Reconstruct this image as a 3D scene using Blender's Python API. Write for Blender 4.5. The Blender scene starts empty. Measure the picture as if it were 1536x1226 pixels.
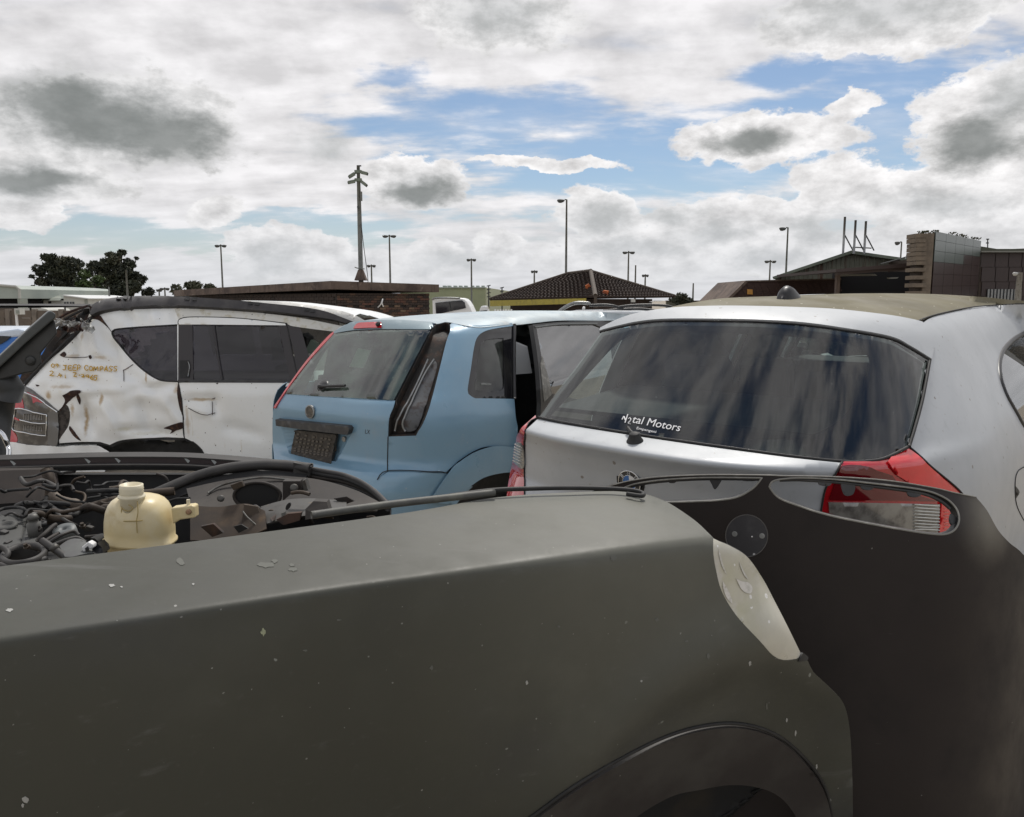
import bpy, bmesh, math, random
import numpy as np
from mathutils import Vector, Matrix
from mathutils.geometry import delaunay_2d_cdt
random.seed(7); RNG = np.random.default_rng(11)
SC = bpy.context.scene; COL = SC.collection
R = math.radians
DBG = False

# ------------------------------------------------------------------ camera
F = 1205.0; EYE = 1.35; PITCH = math.atan(163 / F)
cam = bpy.data.cameras.new('camera'); cam.sensor_width = 36; cam.lens = 36 * F / 1536
cam.clip_start = 0.02; cam.clip_end = 3000
co = bpy.data.objects.new('camera', cam); COL.objects.link(co)
co.location = (0, 0, EYE); co.rotation_euler = (math.pi / 2 - PITCH, 0, 0)
SC.camera = co
SC.view_settings.view_transform = 'Standard'; SC.view_settings.look = 'None'
SC.view_settings.gamma = 1; SC.view_settings.use_curve_mapping = False
SC.view_settings.exposure = 0.50

def rays(p):
    p = np.atleast_2d(np.asarray(p, float))
    a = (p[:, 0] - 768) / F; b = (613 - p[:, 1]) / F
    c, s = math.cos(PITCH), math.sin(PITCH)
    return np.stack([a, c + s * b, -s + c * b], 1)
def P(px, py, Y):
    """the point of the place that lies Y metres ahead in this direction"""
    d = rays((px, py))[0]; d = d / d[1] * Y
    return np.array([d[0], d[1], d[2] + EYE])
def azel(px, py):
    d = rays((px, py))[0]; d = d / np.linalg.norm(d)
    return math.atan2(d[0], d[1]), math.asin(d[2])

# ------------------------------------------------------------------ node helpers
class NT:
    def __init__(s, tree): s.t = tree; s.n = tree.nodes; s.l = tree.links
    def set(s, sock, v):
        if hasattr(v, 'is_linked') or hasattr(v, 'links'): s.l.new(v, sock)
        else:
            try: sock.default_value = v
            except Exception: sock.default_value = (v, v, v, 1)[:len(sock.default_value)]
    def node(s, typ, **kw):
        n = s.n.new(typ)
        for k, v in kw.items(): setattr(n, k, v)
        return n
    def m(s, op, a, b=0.0, c=0.0, clamp=False):
        n = s.n.new('ShaderNodeMath'); n.operation = op; n.use_clamp = clamp
        s.set(n.inputs[0], a); s.set(n.inputs[1], b); s.set(n.inputs[2], c); return n.outputs[0]
    def vm(s, op, a, b=(0, 0, 0), out=0):
        n = s.n.new('ShaderNodeVectorMath'); n.operation = op
        s.set(n.inputs[0], a)
        if op == 'SCALE': s.set(n.inputs['Scale'], b)
        else: s.set(n.inputs[1], b)
        return n.outputs['Value'] if op in ('LENGTH', 'DOT_PRODUCT') else n.outputs[0]
    def ss(s, x, lo, hi):
        n = s.n.new('ShaderNodeMapRange'); n.interpolation_type = 'SMOOTHSTEP'
        s.set(n.inputs[0], x); s.set(n.inputs[1], lo); s.set(n.inputs[2], hi); return n.outputs[0]
    def mr(s, x, a, b, c, d):
        n = s.n.new('ShaderNodeMapRange'); s.set(n.inputs[0], x)
        for i, v in enumerate((a, b, c, d)): s.set(n.inputs[i + 1], v)
        return n.outputs[0]
    def mix(s, f, a, b, mode='MIX'):
        n = s.n.new('ShaderNodeMix'); n.data_type = 'RGBA'; n.blend_type = mode
        s.set(n.inputs[0], f); s.set(n.inputs[6], c4(a)); s.set(n.inputs[7], c4(b)); return n.outputs[2]
    def noise(s, vec, scale, detail=4, rough=.5, out=0, dim='3D', dist=0):
        n = s.n.new('ShaderNodeTexNoise'); n.noise_dimensions = dim
        s.set(n.inputs['Vector'], vec); s.set(n.inputs['Scale'], scale); s.set(n.inputs['Detail'], detail)
        s.set(n.inputs['Roughness'], rough); s.set(n.inputs['Distortion'], dist); return n.outputs[out]
    def comb(s, x, y, z=0.0):
        n = s.n.new('ShaderNodeCombineXYZ')
        for i, v in enumerate((x, y, z)): s.set(n.inputs[i], v)
        return n.outputs[0]
    def sep(s, v):
        n = s.n.new('ShaderNodeSeparateXYZ'); s.set(n.inputs[0], v); return n.outputs
def c4(c):
    if isinstance(c, (tuple, list)) and len(c) == 3: return (*c, 1)
    return c

# ------------------------------------------------------------------ sky: daylight with broken cloud
SUN_EL, SUN_AZ = 58, 16          # azimuth measured to the right of straight ahead
w = bpy.data.worlds.new('World'); SC.world = w; w.use_nodes = True
T = NT(w.node_tree); T.n.clear()
sky = T.node('ShaderNodeTexSky', sky_type='NISHITA', sun_disc=False)
sky.sun_elevation = R(SUN_EL); sky.sun_rotation = R(SUN_AZ); sky.air_density = 1.0; sky.dust_density = .6; sky.ozone_density = 3.0
tc = T.node('ShaderNodeTexCoord').outputs['Generated']
D = T.vm('NORMALIZE', tc)
x, y, z = T.sep(D)
az = T.m('ARCTAN2', x, y); el = T.m('ARCSINE', z)
zc = T.m('ADD', T.m('MAXIMUM', z, 0.0), 0.17)
pl = T.comb(T.m('DIVIDE', x, zc), T.m('DIVIDE', y, zc), 0.0)
# cloud sheet, stretched along a slightly tilted direction
rot = T.node('ShaderNodeMapping'); T.set(rot.inputs[0], pl); rot.inputs['Rotation'].default_value = (0, 0, R(14)); rot.inputs['Scale'].default_value = (.55, 1.0, 1)
n1 = T.noise(rot.outputs[0], 1.15, 9, .60, dist=.25)
n2 = T.noise(rot.outputs[0], 5.2, 7, .54)
n3 = T.noise(pl, 5.0, 6, .55)
ae = T.comb(T.m('MULTIPLY', az, 1.0), T.m('MULTIPLY', el, 1.7), 0.0)
n4 = T.noise(ae, 13.0, 7, .55)
nw = T.noise(ae, 9.0, 7, .60, out=1)
nwv = T.vm('SUBTRACT', nw, (.5, .5, .5))
puff = T.noise(ae, 22.0, 8, .62)
aew = T.vm('ADD', T.comb(az, el, 0.0), T.vm('MULTIPLY', nwv, (.085, .055, 0)))
def field(items):
    acc = None
    for px, py, rx, ry in items:
        a, e = azel(px, py)
        v = T.vm('MULTIPLY', T.vm('SUBTRACT', aew, (a, e, 0)), (F / rx, F / ry, 0))
        d = T.vm('LENGTH', v)
        acc = d if acc is None else T.m('SMOOTH_MIN', acc, d, .25)
    return acc
BLUE = [(980, 245, 360, 74), (1320, 175, 230, 80), (1290, 240, 190, 66), (720, 180, 210, 46), (600, 110, 60, 20), (150, 347, 240, 26), (450, 350, 170, 20), (1090, 270, 120, 30), (1180, 110, 110, 20), (470, 330, 90, 14)]
CUM = [(175, 175, 160, 62), (40, 262, 110, 48), (620, 272, 78, 44), (1150, 208, 118, 42), (1480, 185, 96, 74), (1420, 290, 150, 46), (1265, 290, 75, 46), (895, 318, 70, 40), (402, 378, 64, 36), (492, 374, 44, 20), (655, 385, 44, 26), (750, 374, 46, 28), (1080, 340, 150, 46), (1290, 157, 38, 13), (330, 315, 40, 20), (20, 315, 70, 22), (950, 390, 150, 40), (1180, 375, 90, 36), (560, 400, 120, 26), (1330, 25, 160, 50), (745, 25, 120, 50), (820, 245, 120, 10), (1440, 370, 130, 40)]
DARK = [(105, 150, 74, 36), (165, 180, 80, 38), (235, 203, 88, 30), (1125, 216, 60, 17), (1462, 208, 62, 26), (45, 266, 60, 16), (628, 288, 46, 18)]
GREY = [(150, 175, 150, 64), (45, 266, 95, 34), (628, 284, 66, 34), (745, 22, 100, 46), (1330, 10, 150, 38), (895, 325, 58, 34), (400, 388, 54, 24), (1235, 345, 56, 24), (1070, 350, 66, 16), (1400, 305, 80, 22), (1000, 320, 74, 18), (490, 215, 50, 30), (950, 375, 76, 14), (1520, 150, 34, 40), (680, 395, 60, 12), (1150, 385, 60, 12)]
fb = field(BLUE); fc = field(CUM); fg = field(GREY); fd = field(DARK)
hb = T.ss(T.m('ADD', fb, T.m('MULTIPLY', T.m('SUBTRACT', n2, .5), 2.2)), 1.45, .35)                                         # 1 inside a gap in the sheet
cov = T.m('ADD', T.m('MULTIPLY', n1, 1.0), T.m('MULTIPLY', n2, .30))
cov = T.m('SUBTRACT', cov, T.m('ADD', T.m('ADD', T.m('MULTIPLY', T.ss(y, .2, -.4), .03), T.m('MULTIPLY', T.ss(T.m('SUBTRACT', x, T.m('MULTIPLY', y, .8)), .45, 1.0), .13)), T.m('MULTIPLY', T.ss(z, .62, .88), .25)))   # more broken overhead and behind, as the panes reflect it
cov = T.m('ADD', cov, T.m('MULTIPLY', T.ss(z, .60, .85), T.m('MULTIPLY', T.m('SUBTRACT', n3, .5), 1.9)))
cov = T.m('SUBTRACT', T.m('ADD', cov, .10), T.m('MULTIPLY', hb, .40))
sheet = T.ss(cov, .30, .72)
cden = T.ss(T.m('ADD', fc, T.m('MULTIPLY', T.m('SUBTRACT', puff, .5), 1.3)), 1.08, .88)
gden = T.ss(T.m('ADD', fg, T.m('MULTIPLY', T.m('SUBTRACT', puff, .5), 1.0)), 1.5, .15)
dden = T.ss(T.m('ADD', fd, T.m('MULTIPLY', T.m('SUBTRACT', puff, .5), .9)), 1.5, .45)
sheetv = T.m('ADD', T.mr(T.m('ADD', T.m('MULTIPLY', n2, .5), T.m('MULTIPLY', n4, .5)), .38, .60, .62, .93), T.mr(n1, .35, .65, -.06, .08))
sheetc = T.mix(1.0, T.comb(sheetv, sheetv, sheetv), (1.0, .985, 1.0), 'MULTIPLY')
cumv = T.m('SUBTRACT', T.mr(puff, .34, .60, .68, 1.02), T.m('MULTIPLY', T.ss(fc, .75, .25), .10))
cumc = T.mix(1.0, T.comb(cumv, cumv, cumv), (1.0, .985, .985), 'MULTIPLY')
col = T.mix(cden, sheetc, cumc)
gcol = T.mix(T.ss(puff, .3, .7), (.44, .455, .455), (.62, .63, .64))
ga = T.m('MULTIPLY', gden, .80)
col = T.mix(ga, col, gcol)
ga = T.m('MAXIMUM', ga, T.m('MULTIPLY', dden, .9))
col = T.mix(T.m('MULTIPLY', dden, .9), col, T.mix(T.ss(puff, .3, .7), (.205, .22, .215), (.26, .275, .27)))
alpha = T.m('MAXIMUM', T.m('MAXIMUM', sheet, cden), ga)
hz = T.ss(el, .15, .0)                                          # haze whitening the lowest sky
skyb = T.node('ShaderNodeBackground'); T.set(skyb.inputs[0], sky.outputs[0]); skyb.inputs[1].default_value = .064
clb = T.node('ShaderNodeBackground'); T.set(clb.inputs[0], col); clb.inputs[1].default_value = .71
hzb = T.node('ShaderNodeBackground'); hzb.inputs[0].default_value = (.63, .655, .69, 1); hzb.inputs[1].default_value = .71
mx = T.node('ShaderNodeMixShader'); T.set(mx.inputs[0], alpha); T.l.new(skyb.outputs[0], mx.inputs[1]); T.l.new(clb.outputs[0], mx.inputs[2])
mh = T.node('ShaderNodeMixShader'); T.set(mh.inputs[0], T.m('MULTIPLY', hz, .58)); T.l.new(mx.outputs[0], mh.inputs[1]); T.l.new(hzb.outputs[0], mh.inputs[2])
wo = T.node('ShaderNodeOutputWorld'); T.l.new(mh.outputs[0], wo.inputs[0])
w.cycles.sampling_method = 'MANUAL'; w.cycles.sample_map_resolution = 512

sl = bpy.data.lights.new('sun', 'SUN'); sl.energy = 2.1; sl.angle = R(10); sl.color = (1, .955, .89)
so = bpy.data.objects.new('sun', sl); COL.objects.link(so)
sd = Vector((math.sin(R(SUN_AZ)) * math.cos(R(SUN_EL)), math.cos(R(SUN_AZ)) * math.cos(R(SUN_EL)), math.sin(R(SUN_EL))))
so.rotation_euler = sd.to_track_quat('Z', 'Y').to_euler(); so.location = (0, 0, 40)

# ------------------------------------------------------------------ materials
def mat(name, col, rough=.5, metal=0.0, coat=0.0, spec=.5, var=None, var2=None, spots=None, bump=None, streak=None, coat_rough=.05, sss=0, emit=None, rvar=0, blob=None):
    m = bpy.data.materials.new(name); m.use_nodes = True
    t = NT(m.node_tree); bs = t.n['Principled BSDF']
    oc = t.node('ShaderNodeTexCoord').outputs['Object']
    c = c4(col)
    if var:                       # (scale, colour, lo, hi)
        for v in ([var] if not isinstance(var, list) else var):
            f = t.ss(t.noise(oc, v[0], 6, .6), v[2], v[3])
            c = t.mix(f, c, v[1])
    if streak:                    # (scale xyz, colour, lo, hi)
        mp = t.node('ShaderNodeMapping'); t.set(mp.inputs[0], oc); mp.inputs['Scale'].default_value = streak[0]
        c = t.mix(t.ss(t.noise(mp.outputs[0], 1.0, 6, .65), streak[2], streak[3]), c, streak[1])
    for s in (spots or []):       # (scale, radius, colour, share)
        vo = t.node('ShaderNodeTexVoronoi'); 
        wv = t.vm('ADD', oc, t.vm('MULTIPLY', t.noise(oc, s[0] * 2.3, 3, out=1), (.25 / s[0],) * 3))
        t.set(vo.inputs['Vector'], wv); vo.inputs['Scale'].default_value = s[0]
        rr = t.sep(vo.outputs['Color'])[0]
        rad = t.m('MULTIPLY', t.sep(vo.outputs['Color'])[1], s[1])
        f = t.m('MULTIPLY', t.m('LESS_THAN', vo.outputs['Distance'], rad), t.m('LESS_THAN', rr, s[3]))
        c = t.mix(f, c, s[2])
    for q in (blob or []):        # (centre, radius, colour, strength): a rust, dust or wear spot, or brightness painted in
        dv = t.vm('SUBTRACT', oc, q[0]); sc = q[4] if len(q) > 4 else None
        if sc: dv = t.vm('MULTIPLY', dv, sc)
        d = t.m('DIVIDE', t.vm('LENGTH', dv), q[1])
        f = t.m('MULTIPLY', t.ss(t.m('ADD', d, t.m('MULTIPLY', t.m('SUBTRACT', t.noise(oc, 22 if sc else 7, 6, .6), .5), 1.5 if sc else .6)), 1.0, .1 if sc else .0), q[3])
        c = t.mix(f, c, q[2])
    t.set(bs.inputs['Base Color'], c)
    if rvar: t.set(bs.inputs['Roughness'], t.mr(t.noise(oc, rvar, 5, .6), .3, .7, rough * .75, min(1, rough * 1.3)))
    else: bs.inputs['Roughness'].default_value = rough
    bs.inputs['Metallic'].default_value = metal
    bs.inputs['Coat Weight'].default_value = coat; bs.inputs['Coat Roughness'].default_value = coat_rough
    bs.inputs['Specular IOR Level'].default_value = spec
    if sss: bs.inputs['Subsurface Weight'].default_value = sss; bs.inputs['Subsurface Scale'].default_value = .02
    if bump:
        b = t.node('ShaderNodeBump'); b.inputs['Strength'].default_value = bump[1]; b.inputs['Distance'].default_value = bump[2] if len(bump) > 2 else .01
        t.set(b.inputs['Height'], t.noise(oc, bump[0], 5, .55)); t.l.new(b.outputs[0], bs.inputs['Normal'])
    return m
def glass(name, tint, rough=.0, ior=1.5, dust=.05, dcol=(.45, .45, .42), refl=1.0):
    m = bpy.data.materials.new(name); m.use_nodes = True
    t = NT(m.node_tree); t.n.clear()
    tr = t.node('ShaderNodeBsdfTransparent'); tr.inputs[0].default_value = c4(tint)
    gl = t.node('ShaderNodeBsdfGlossy'); gl.inputs['Roughness'].default_value = rough; gl.inputs['Color'].default_value = (refl, refl, refl, 1)
    fr = t.node('ShaderNodeFresnel'); fr.inputs[0].default_value = ior
    mx = t.node('ShaderNodeMixShader'); t.set(mx.inputs[0], fr.outputs[0]); t.l.new(tr.outputs[0], mx.inputs[1]); t.l.new(gl.outputs[0], mx.inputs[2])
    oc = t.node('ShaderNodeTexCoord').outputs['Object']
    df = t.node('ShaderNodeBsdfDiffuse'); df.inputs[0].default_value = c4(dcol)
    f = t.m('MULTIPLY', t.ss(t.noise(oc, 5, 4, .55), .35, .75), dust)
    vo = t.node('ShaderNodeTexVoronoi'); t.set(vo.inputs['Vector'], oc); vo.inputs['Scale'].default_value = 28
    sp = t.m('MULTIPLY', t.m('LESS_THAN', vo.outputs['Distance'], .07), t.m('LESS_THAN', t.sep(vo.outputs['Color'])[0], .12))
    f = t.m('MAXIMUM', f, t.m('MULTIPLY', sp, .35))
    m2 = t.node('ShaderNodeMixShader'); t.set(m2.inputs[0], f); t.l.new(mx.outputs[0], m2.inputs[1]); t.l.new(df.outputs[0], m2.inputs[2])
    o = t.node('ShaderNodeOutputMaterial'); t.l.new(m2.outputs[0], o.inputs[0])
    return m

# ------------------------------------------------------------------ object helpers
def tag(o, label=None, cat=None, group=None, kind=None):
    if label: o['label'] = label
    if cat: o['category'] = cat
    if group: o['group'] = group
    if kind: o['kind'] = kind
    return o
def thing(name, label, cat, loc, group=None):
    o = bpy.data.objects.new(name, None); COL.objects.link(o); o.location = Vector(loc); o.empty_display_size = .1
    return tag(o, label, cat, group)
def wloc(o):
    v = Vector((0, 0, 0))
    while o is not None: v = v + o.location; o = o.parent
    return v
def mesh(name, verts, faces, m, parent=None, smooth=True, thick=0, loc=None, uvless=True, sub=0):
    base = wloc(parent) if parent else Vector((0, 0, 0))
    me = bpy.data.meshes.new(name)
    V = np.asarray([tuple(v) for v in verts], float) - np.array(base if loc is None else loc)
    me.from_pydata(V.tolist(), [], [list(map(int, f)) for f in faces]); me.validate()
    me.polygons.foreach_set('use_smooth', [smooth] * len(me.polygons))
    if thick and smooth:                                        # a crisp rim: boundary edges are sharp
        from collections import Counter
        ct = Counter(k for p in me.polygons for k in p.edge_keys)
        sh = [ct[tuple(sorted(e.vertices))] == 1 for e in me.edges]
        me.attributes.new('sharp_edge', 'BOOLEAN', 'EDGE').data.foreach_set('value', sh)
    if m: me.materials.append(m)
    o = bpy.data.objects.new(name, me); COL.objects.link(o)
    if parent: o.parent = parent
    if loc is not None and not parent: o.location = Vector(loc)
    if thick:
        s = o.modifiers.new('thickness', 'SOLIDIFY'); s.thickness = thick; s.offset = -1
    return o
class MB:
    def __init__(s): s.v = []; s.f = []
    def add(s, v, f):
        k = len(s.v); s.v += [tuple(map(float, p)) for p in v]; s.f += [[i + k for i in q] for q in f]; return s
    def box(s, c, size, rz=0, rx=0, ry=0):
        M = Matrix.Translation(Vector(c)) @ Matrix.Rotation(rz, 4, 'Z') @ Matrix.Rotation(rx, 4, 'X') @ Matrix.Rotation(ry, 4, 'Y')
        a, b, h = [q / 2 for q in size]
        vs = [M @ Vector((i * a, j * b, k * h)) for i in (-1, 1) for j in (-1, 1) for k in (-1, 1)]
        return s.add(vs, [(0, 1, 3, 2), (4, 6, 7, 5), (0, 4, 5, 1), (2, 3, 7, 6), (0, 2, 6, 4), (1, 5, 7, 3)])
    def prism(s, poly, d):
        """polygon (3D points) pushed along d into a closed solid"""
        n = len(poly); d = np.asarray(d, float)
        a = [np.asarray(p, float) for p in poly]; b = [p + d for p in a]
        return s.add(a + b, [list(range(n))[::-1], list(range(n, 2 * n))] + [[i, (i + 1) % n, n + (i + 1) % n, n + i] for i in range(n)])
    def tube(s, path, r, n=8, cap=True, flat=1.0, up=(0, 0, 1)):
        path = [np.asarray(p, float) for p in path]; k = len(path)
        rr = r if hasattr(r, '__len__') else [r] * k
        vs = []; prevx = None
        for i, p in enumerate(path):
            t = path[min(i + 1, k - 1)] - path[max(i - 1, 0)]; t = t / (np.linalg.norm(t) + 1e-12)
            if prevx is None:
                u = np.asarray(up, float)
                if abs(t @ u) > .95: u = np.array([1., 0, 0])
                xx = np.cross(t, u)
            else: xx = prevx - t * (prevx @ t)
            xx = xx / (np.linalg.norm(xx) + 1e-12); yy = np.cross(t, xx); prevx = xx
            for j in range(n):
                a = 2 * math.pi * j / n
                vs.append(p + rr[i] * (xx * math.cos(a) + yy * math.sin(a) * flat))
        fs = [(i * n + j, i * n + (j + 1) % n, (i + 1) * n + (j + 1) % n, (i + 1) * n + j) for i in range(k - 1) for j in range(n)]
        if cap: fs += [list(range(n)), list(range((k - 1) * n, k * n))[::-1]]
        return s.add(vs, fs)
    def lathe(s, c, prof, n=24, axis=(0, 0, 1), sx=1, sy=1):
        q = Vector(axis).to_track_quat('Z', 'X'); vs = []
        for r, h in prof:
            for j in range(n):
                a = 2 * math.pi * j / n
                vs.append(Vector(c) + q @ Vector((r * sx * math.cos(a), r * sy * math.sin(a), h)))
        k = len(prof)
        fs = [(i * n + j, i * n + (j + 1) % n, (i + 1) * n + (j + 1) % n, (i + 1) * n + j) for i in range(k - 1) for j in range(n)]
        fs += [list(range(n))[::-1], list(range((k - 1) * n, k * n))]
        return s.add(vs, fs)
    def obj(s, name, m, parent=None, smooth=False, loc=None, thick=0): return mesh(name, s.v, s.f, m, parent, smooth, thick, loc)
def autosmooth(o, ang=35):
    bm = bmesh.new(); bm.from_mesh(o.data)
    for e in bm.edges:
        if len(e.link_faces) == 2 and e.calc_face_angle(0) > R(ang): e.smooth = False
    for f in bm.faces: f.smooth = True
    bmesh.ops.recalc_face_normals(bm, faces=bm.faces)
    bm.to_mesh(o.data); bm.free(); return o
def bevel(o, wd=.004, seg=2):
    b = o.modifiers.new('bevel', 'BEVEL'); b.width = wd; b.segments = seg; b.limit_method = 'ANGLE'; return o

def cr(pts, closed=False, step=None, n=6):
    """Catmull-Rom through the points"""
    p = np.asarray(pts, float); k = len(p); out = []
    for i in range(k if closed else k - 1):
        if closed: a, b, c, d = p[(i - 1) % k], p[i], p[(i + 1) % k], p[(i + 2) % k]
        else: a, b, c, d = p[max(i - 1, 0)], p[i], p[i + 1], p[min(i + 2, k - 1)]
        L = np.linalg.norm(c - b); m = max(1, int(math.ceil(L / step))) if step else n
        for j in range(m):
            t = j / m
            out.append(.5 * (2 * b + (c - a) * t + (2 * a - 5 * b + 4 * c - d) * t * t + (3 * b - a - 3 * c + d) * t ** 3))
    if not closed: out.append(p[-1])
    return np.array(out)
def lin(pts, closed=False, step=5):
    p = np.asarray(pts, float); k = len(p); out = []
    for i in range(k if closed else k - 1):
        b, c = p[i], p[(i + 1) % k]; m = max(1, int(math.ceil(np.linalg.norm(c - b) / step)))
        out += [b + (c - b) * j / m for j in range(m)]
    if not closed: out.append(p[-1])
    return np.array(out)
def ol(*segs, step=5):
    """closed outline: lists are smooth runs; neighbouring runs join with a corner"""
    out = []
    for s in segs:
        q = cr(s, False, step) if len(s) > 2 else (lin(s, False, step) if len(s) == 2 else np.array(s, float))
        out += list(q)
    out = lin(out, True, step)
    keep = [out[0]]
    for q in out[1:]:
        if np.linalg.norm(q - keep[-1]) > .25: keep.append(q)
    if np.linalg.norm(keep[0] - keep[-1]) < .25: keep.pop()
    return np.array(keep)
def grow(o, d):
    """an outline moved outward by d"""
    o = np.asarray(o); t = np.roll(o, -1, 0) - np.roll(o, 1, 0); n = np.stack([t[:, 1], -t[:, 0]], 1); n /= np.linalg.norm(n, axis=1, keepdims=True) + 1e-9
    ar = (o[:, 0] * np.roll(o[:, 1], -1) - np.roll(o[:, 0], -1) * o[:, 1]).sum()
    return o + n * (d if ar > 0 else -d)
def inside(poly, pts):
    x, y = pts[:, 0], pts[:, 1]; r = np.zeros(len(pts), bool); n = len(poly)
    for i in range(n):
        x1, y1 = poly[i]; x2, y2 = poly[(i + 1) % n]
        if y1 == y2: continue
        c = ((y1 > y) != (y2 > y)) & (x < (x2 - x1) * (y - y1) / (y2 - y1) + x1); r ^= c
    return r
def tri(outline, holes=(), step=6, lines=()):
    """triangles filling an outline with holes, with inner points every step"""
    loops = [np.asarray(outline)] + [np.asarray(h) for h in holes]
    lo = loops[0].min(0); hi = loops[0].max(0)
    gx, gy = np.meshgrid(np.arange(lo[0] + step * .5, hi[0], step), np.arange(lo[1] + step * .5, hi[1], step))
    gx[::2] += step * .5
    g = np.stack([gx.ravel(), gy.ravel()], 1)
    ok = inside(loops[0], g)
    for h in loops[1:]: ok &= ~inside(h, g)
    g = g[ok]
    B = np.concatenate(loops)
    if len(g):
        dmin = np.full(len(g), 1e9)
        for i in range(0, len(B), 200): dmin = np.minimum(dmin, np.sqrt(((g[:, None] - B[None, i:i + 200]) ** 2).sum(2)).min(1))
        g = g[dmin > step * .45]
    LP = [np.asarray(l, float) for l in lines]
    if LP:
        q = np.concatenate(LP); q_ok = []
        if len(g):
            dm = np.full(len(g), 1e9)
            for i in range(0, len(q), 200): dm = np.minimum(dm, np.sqrt(((g[:, None] - q[None, i:i + 200]) ** 2).sum(2)).min(1))
            g = g[dm > 2.2]
    V = np.concatenate([B, g] + LP); E = []; k = 0
    for l in loops:
        n = len(l); E += [(k + i, k + (i + 1) % n) for i in range(n)]; k += n
    k = len(B) + len(g)
    for l in LP: E += [(k + i, k + i + 1) for i in range(len(l) - 1)]; k += len(l)
    vs, es, fs, _, _, _ = delaunay_2d_cdt([Vector(v) for v in V.tolist()], E, [], 0, 1e-4)
    vs = np.array([tuple(v) for v in vs]); fs = np.array([list(f) for f in fs if len(f) == 3])
    c = vs[fs].mean(1); ok = inside(loops[0], c)
    for h in loops[1:]: ok &= ~inside(h, c)
    return vs, fs[ok]
def table(pts, sm=0.0, lo=-2., hi=8., n=4000):
    p = np.asarray(pts, float); xs = np.linspace(lo, hi, n); ys = np.interp(xs, p[:, 0], p[:, 1])
    if sm:
        k = int(sm / (hi - lo) * n); g = np.exp(-.5 * (np.arange(-3 * k, 3 * k + 1) / max(k, 1)) ** 2); g /= g.sum()
        ys = np.convolve(np.pad(ys, 3 * k, 'edge'), g, 'valid')
    return lambda x: np.interp(x, xs, ys)
def smax(a, b, k):
    h = np.clip(.5 + .5 * (a - b) / k, 0, 1); return b + (a - b) * h + k * h * (1 - h)

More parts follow.
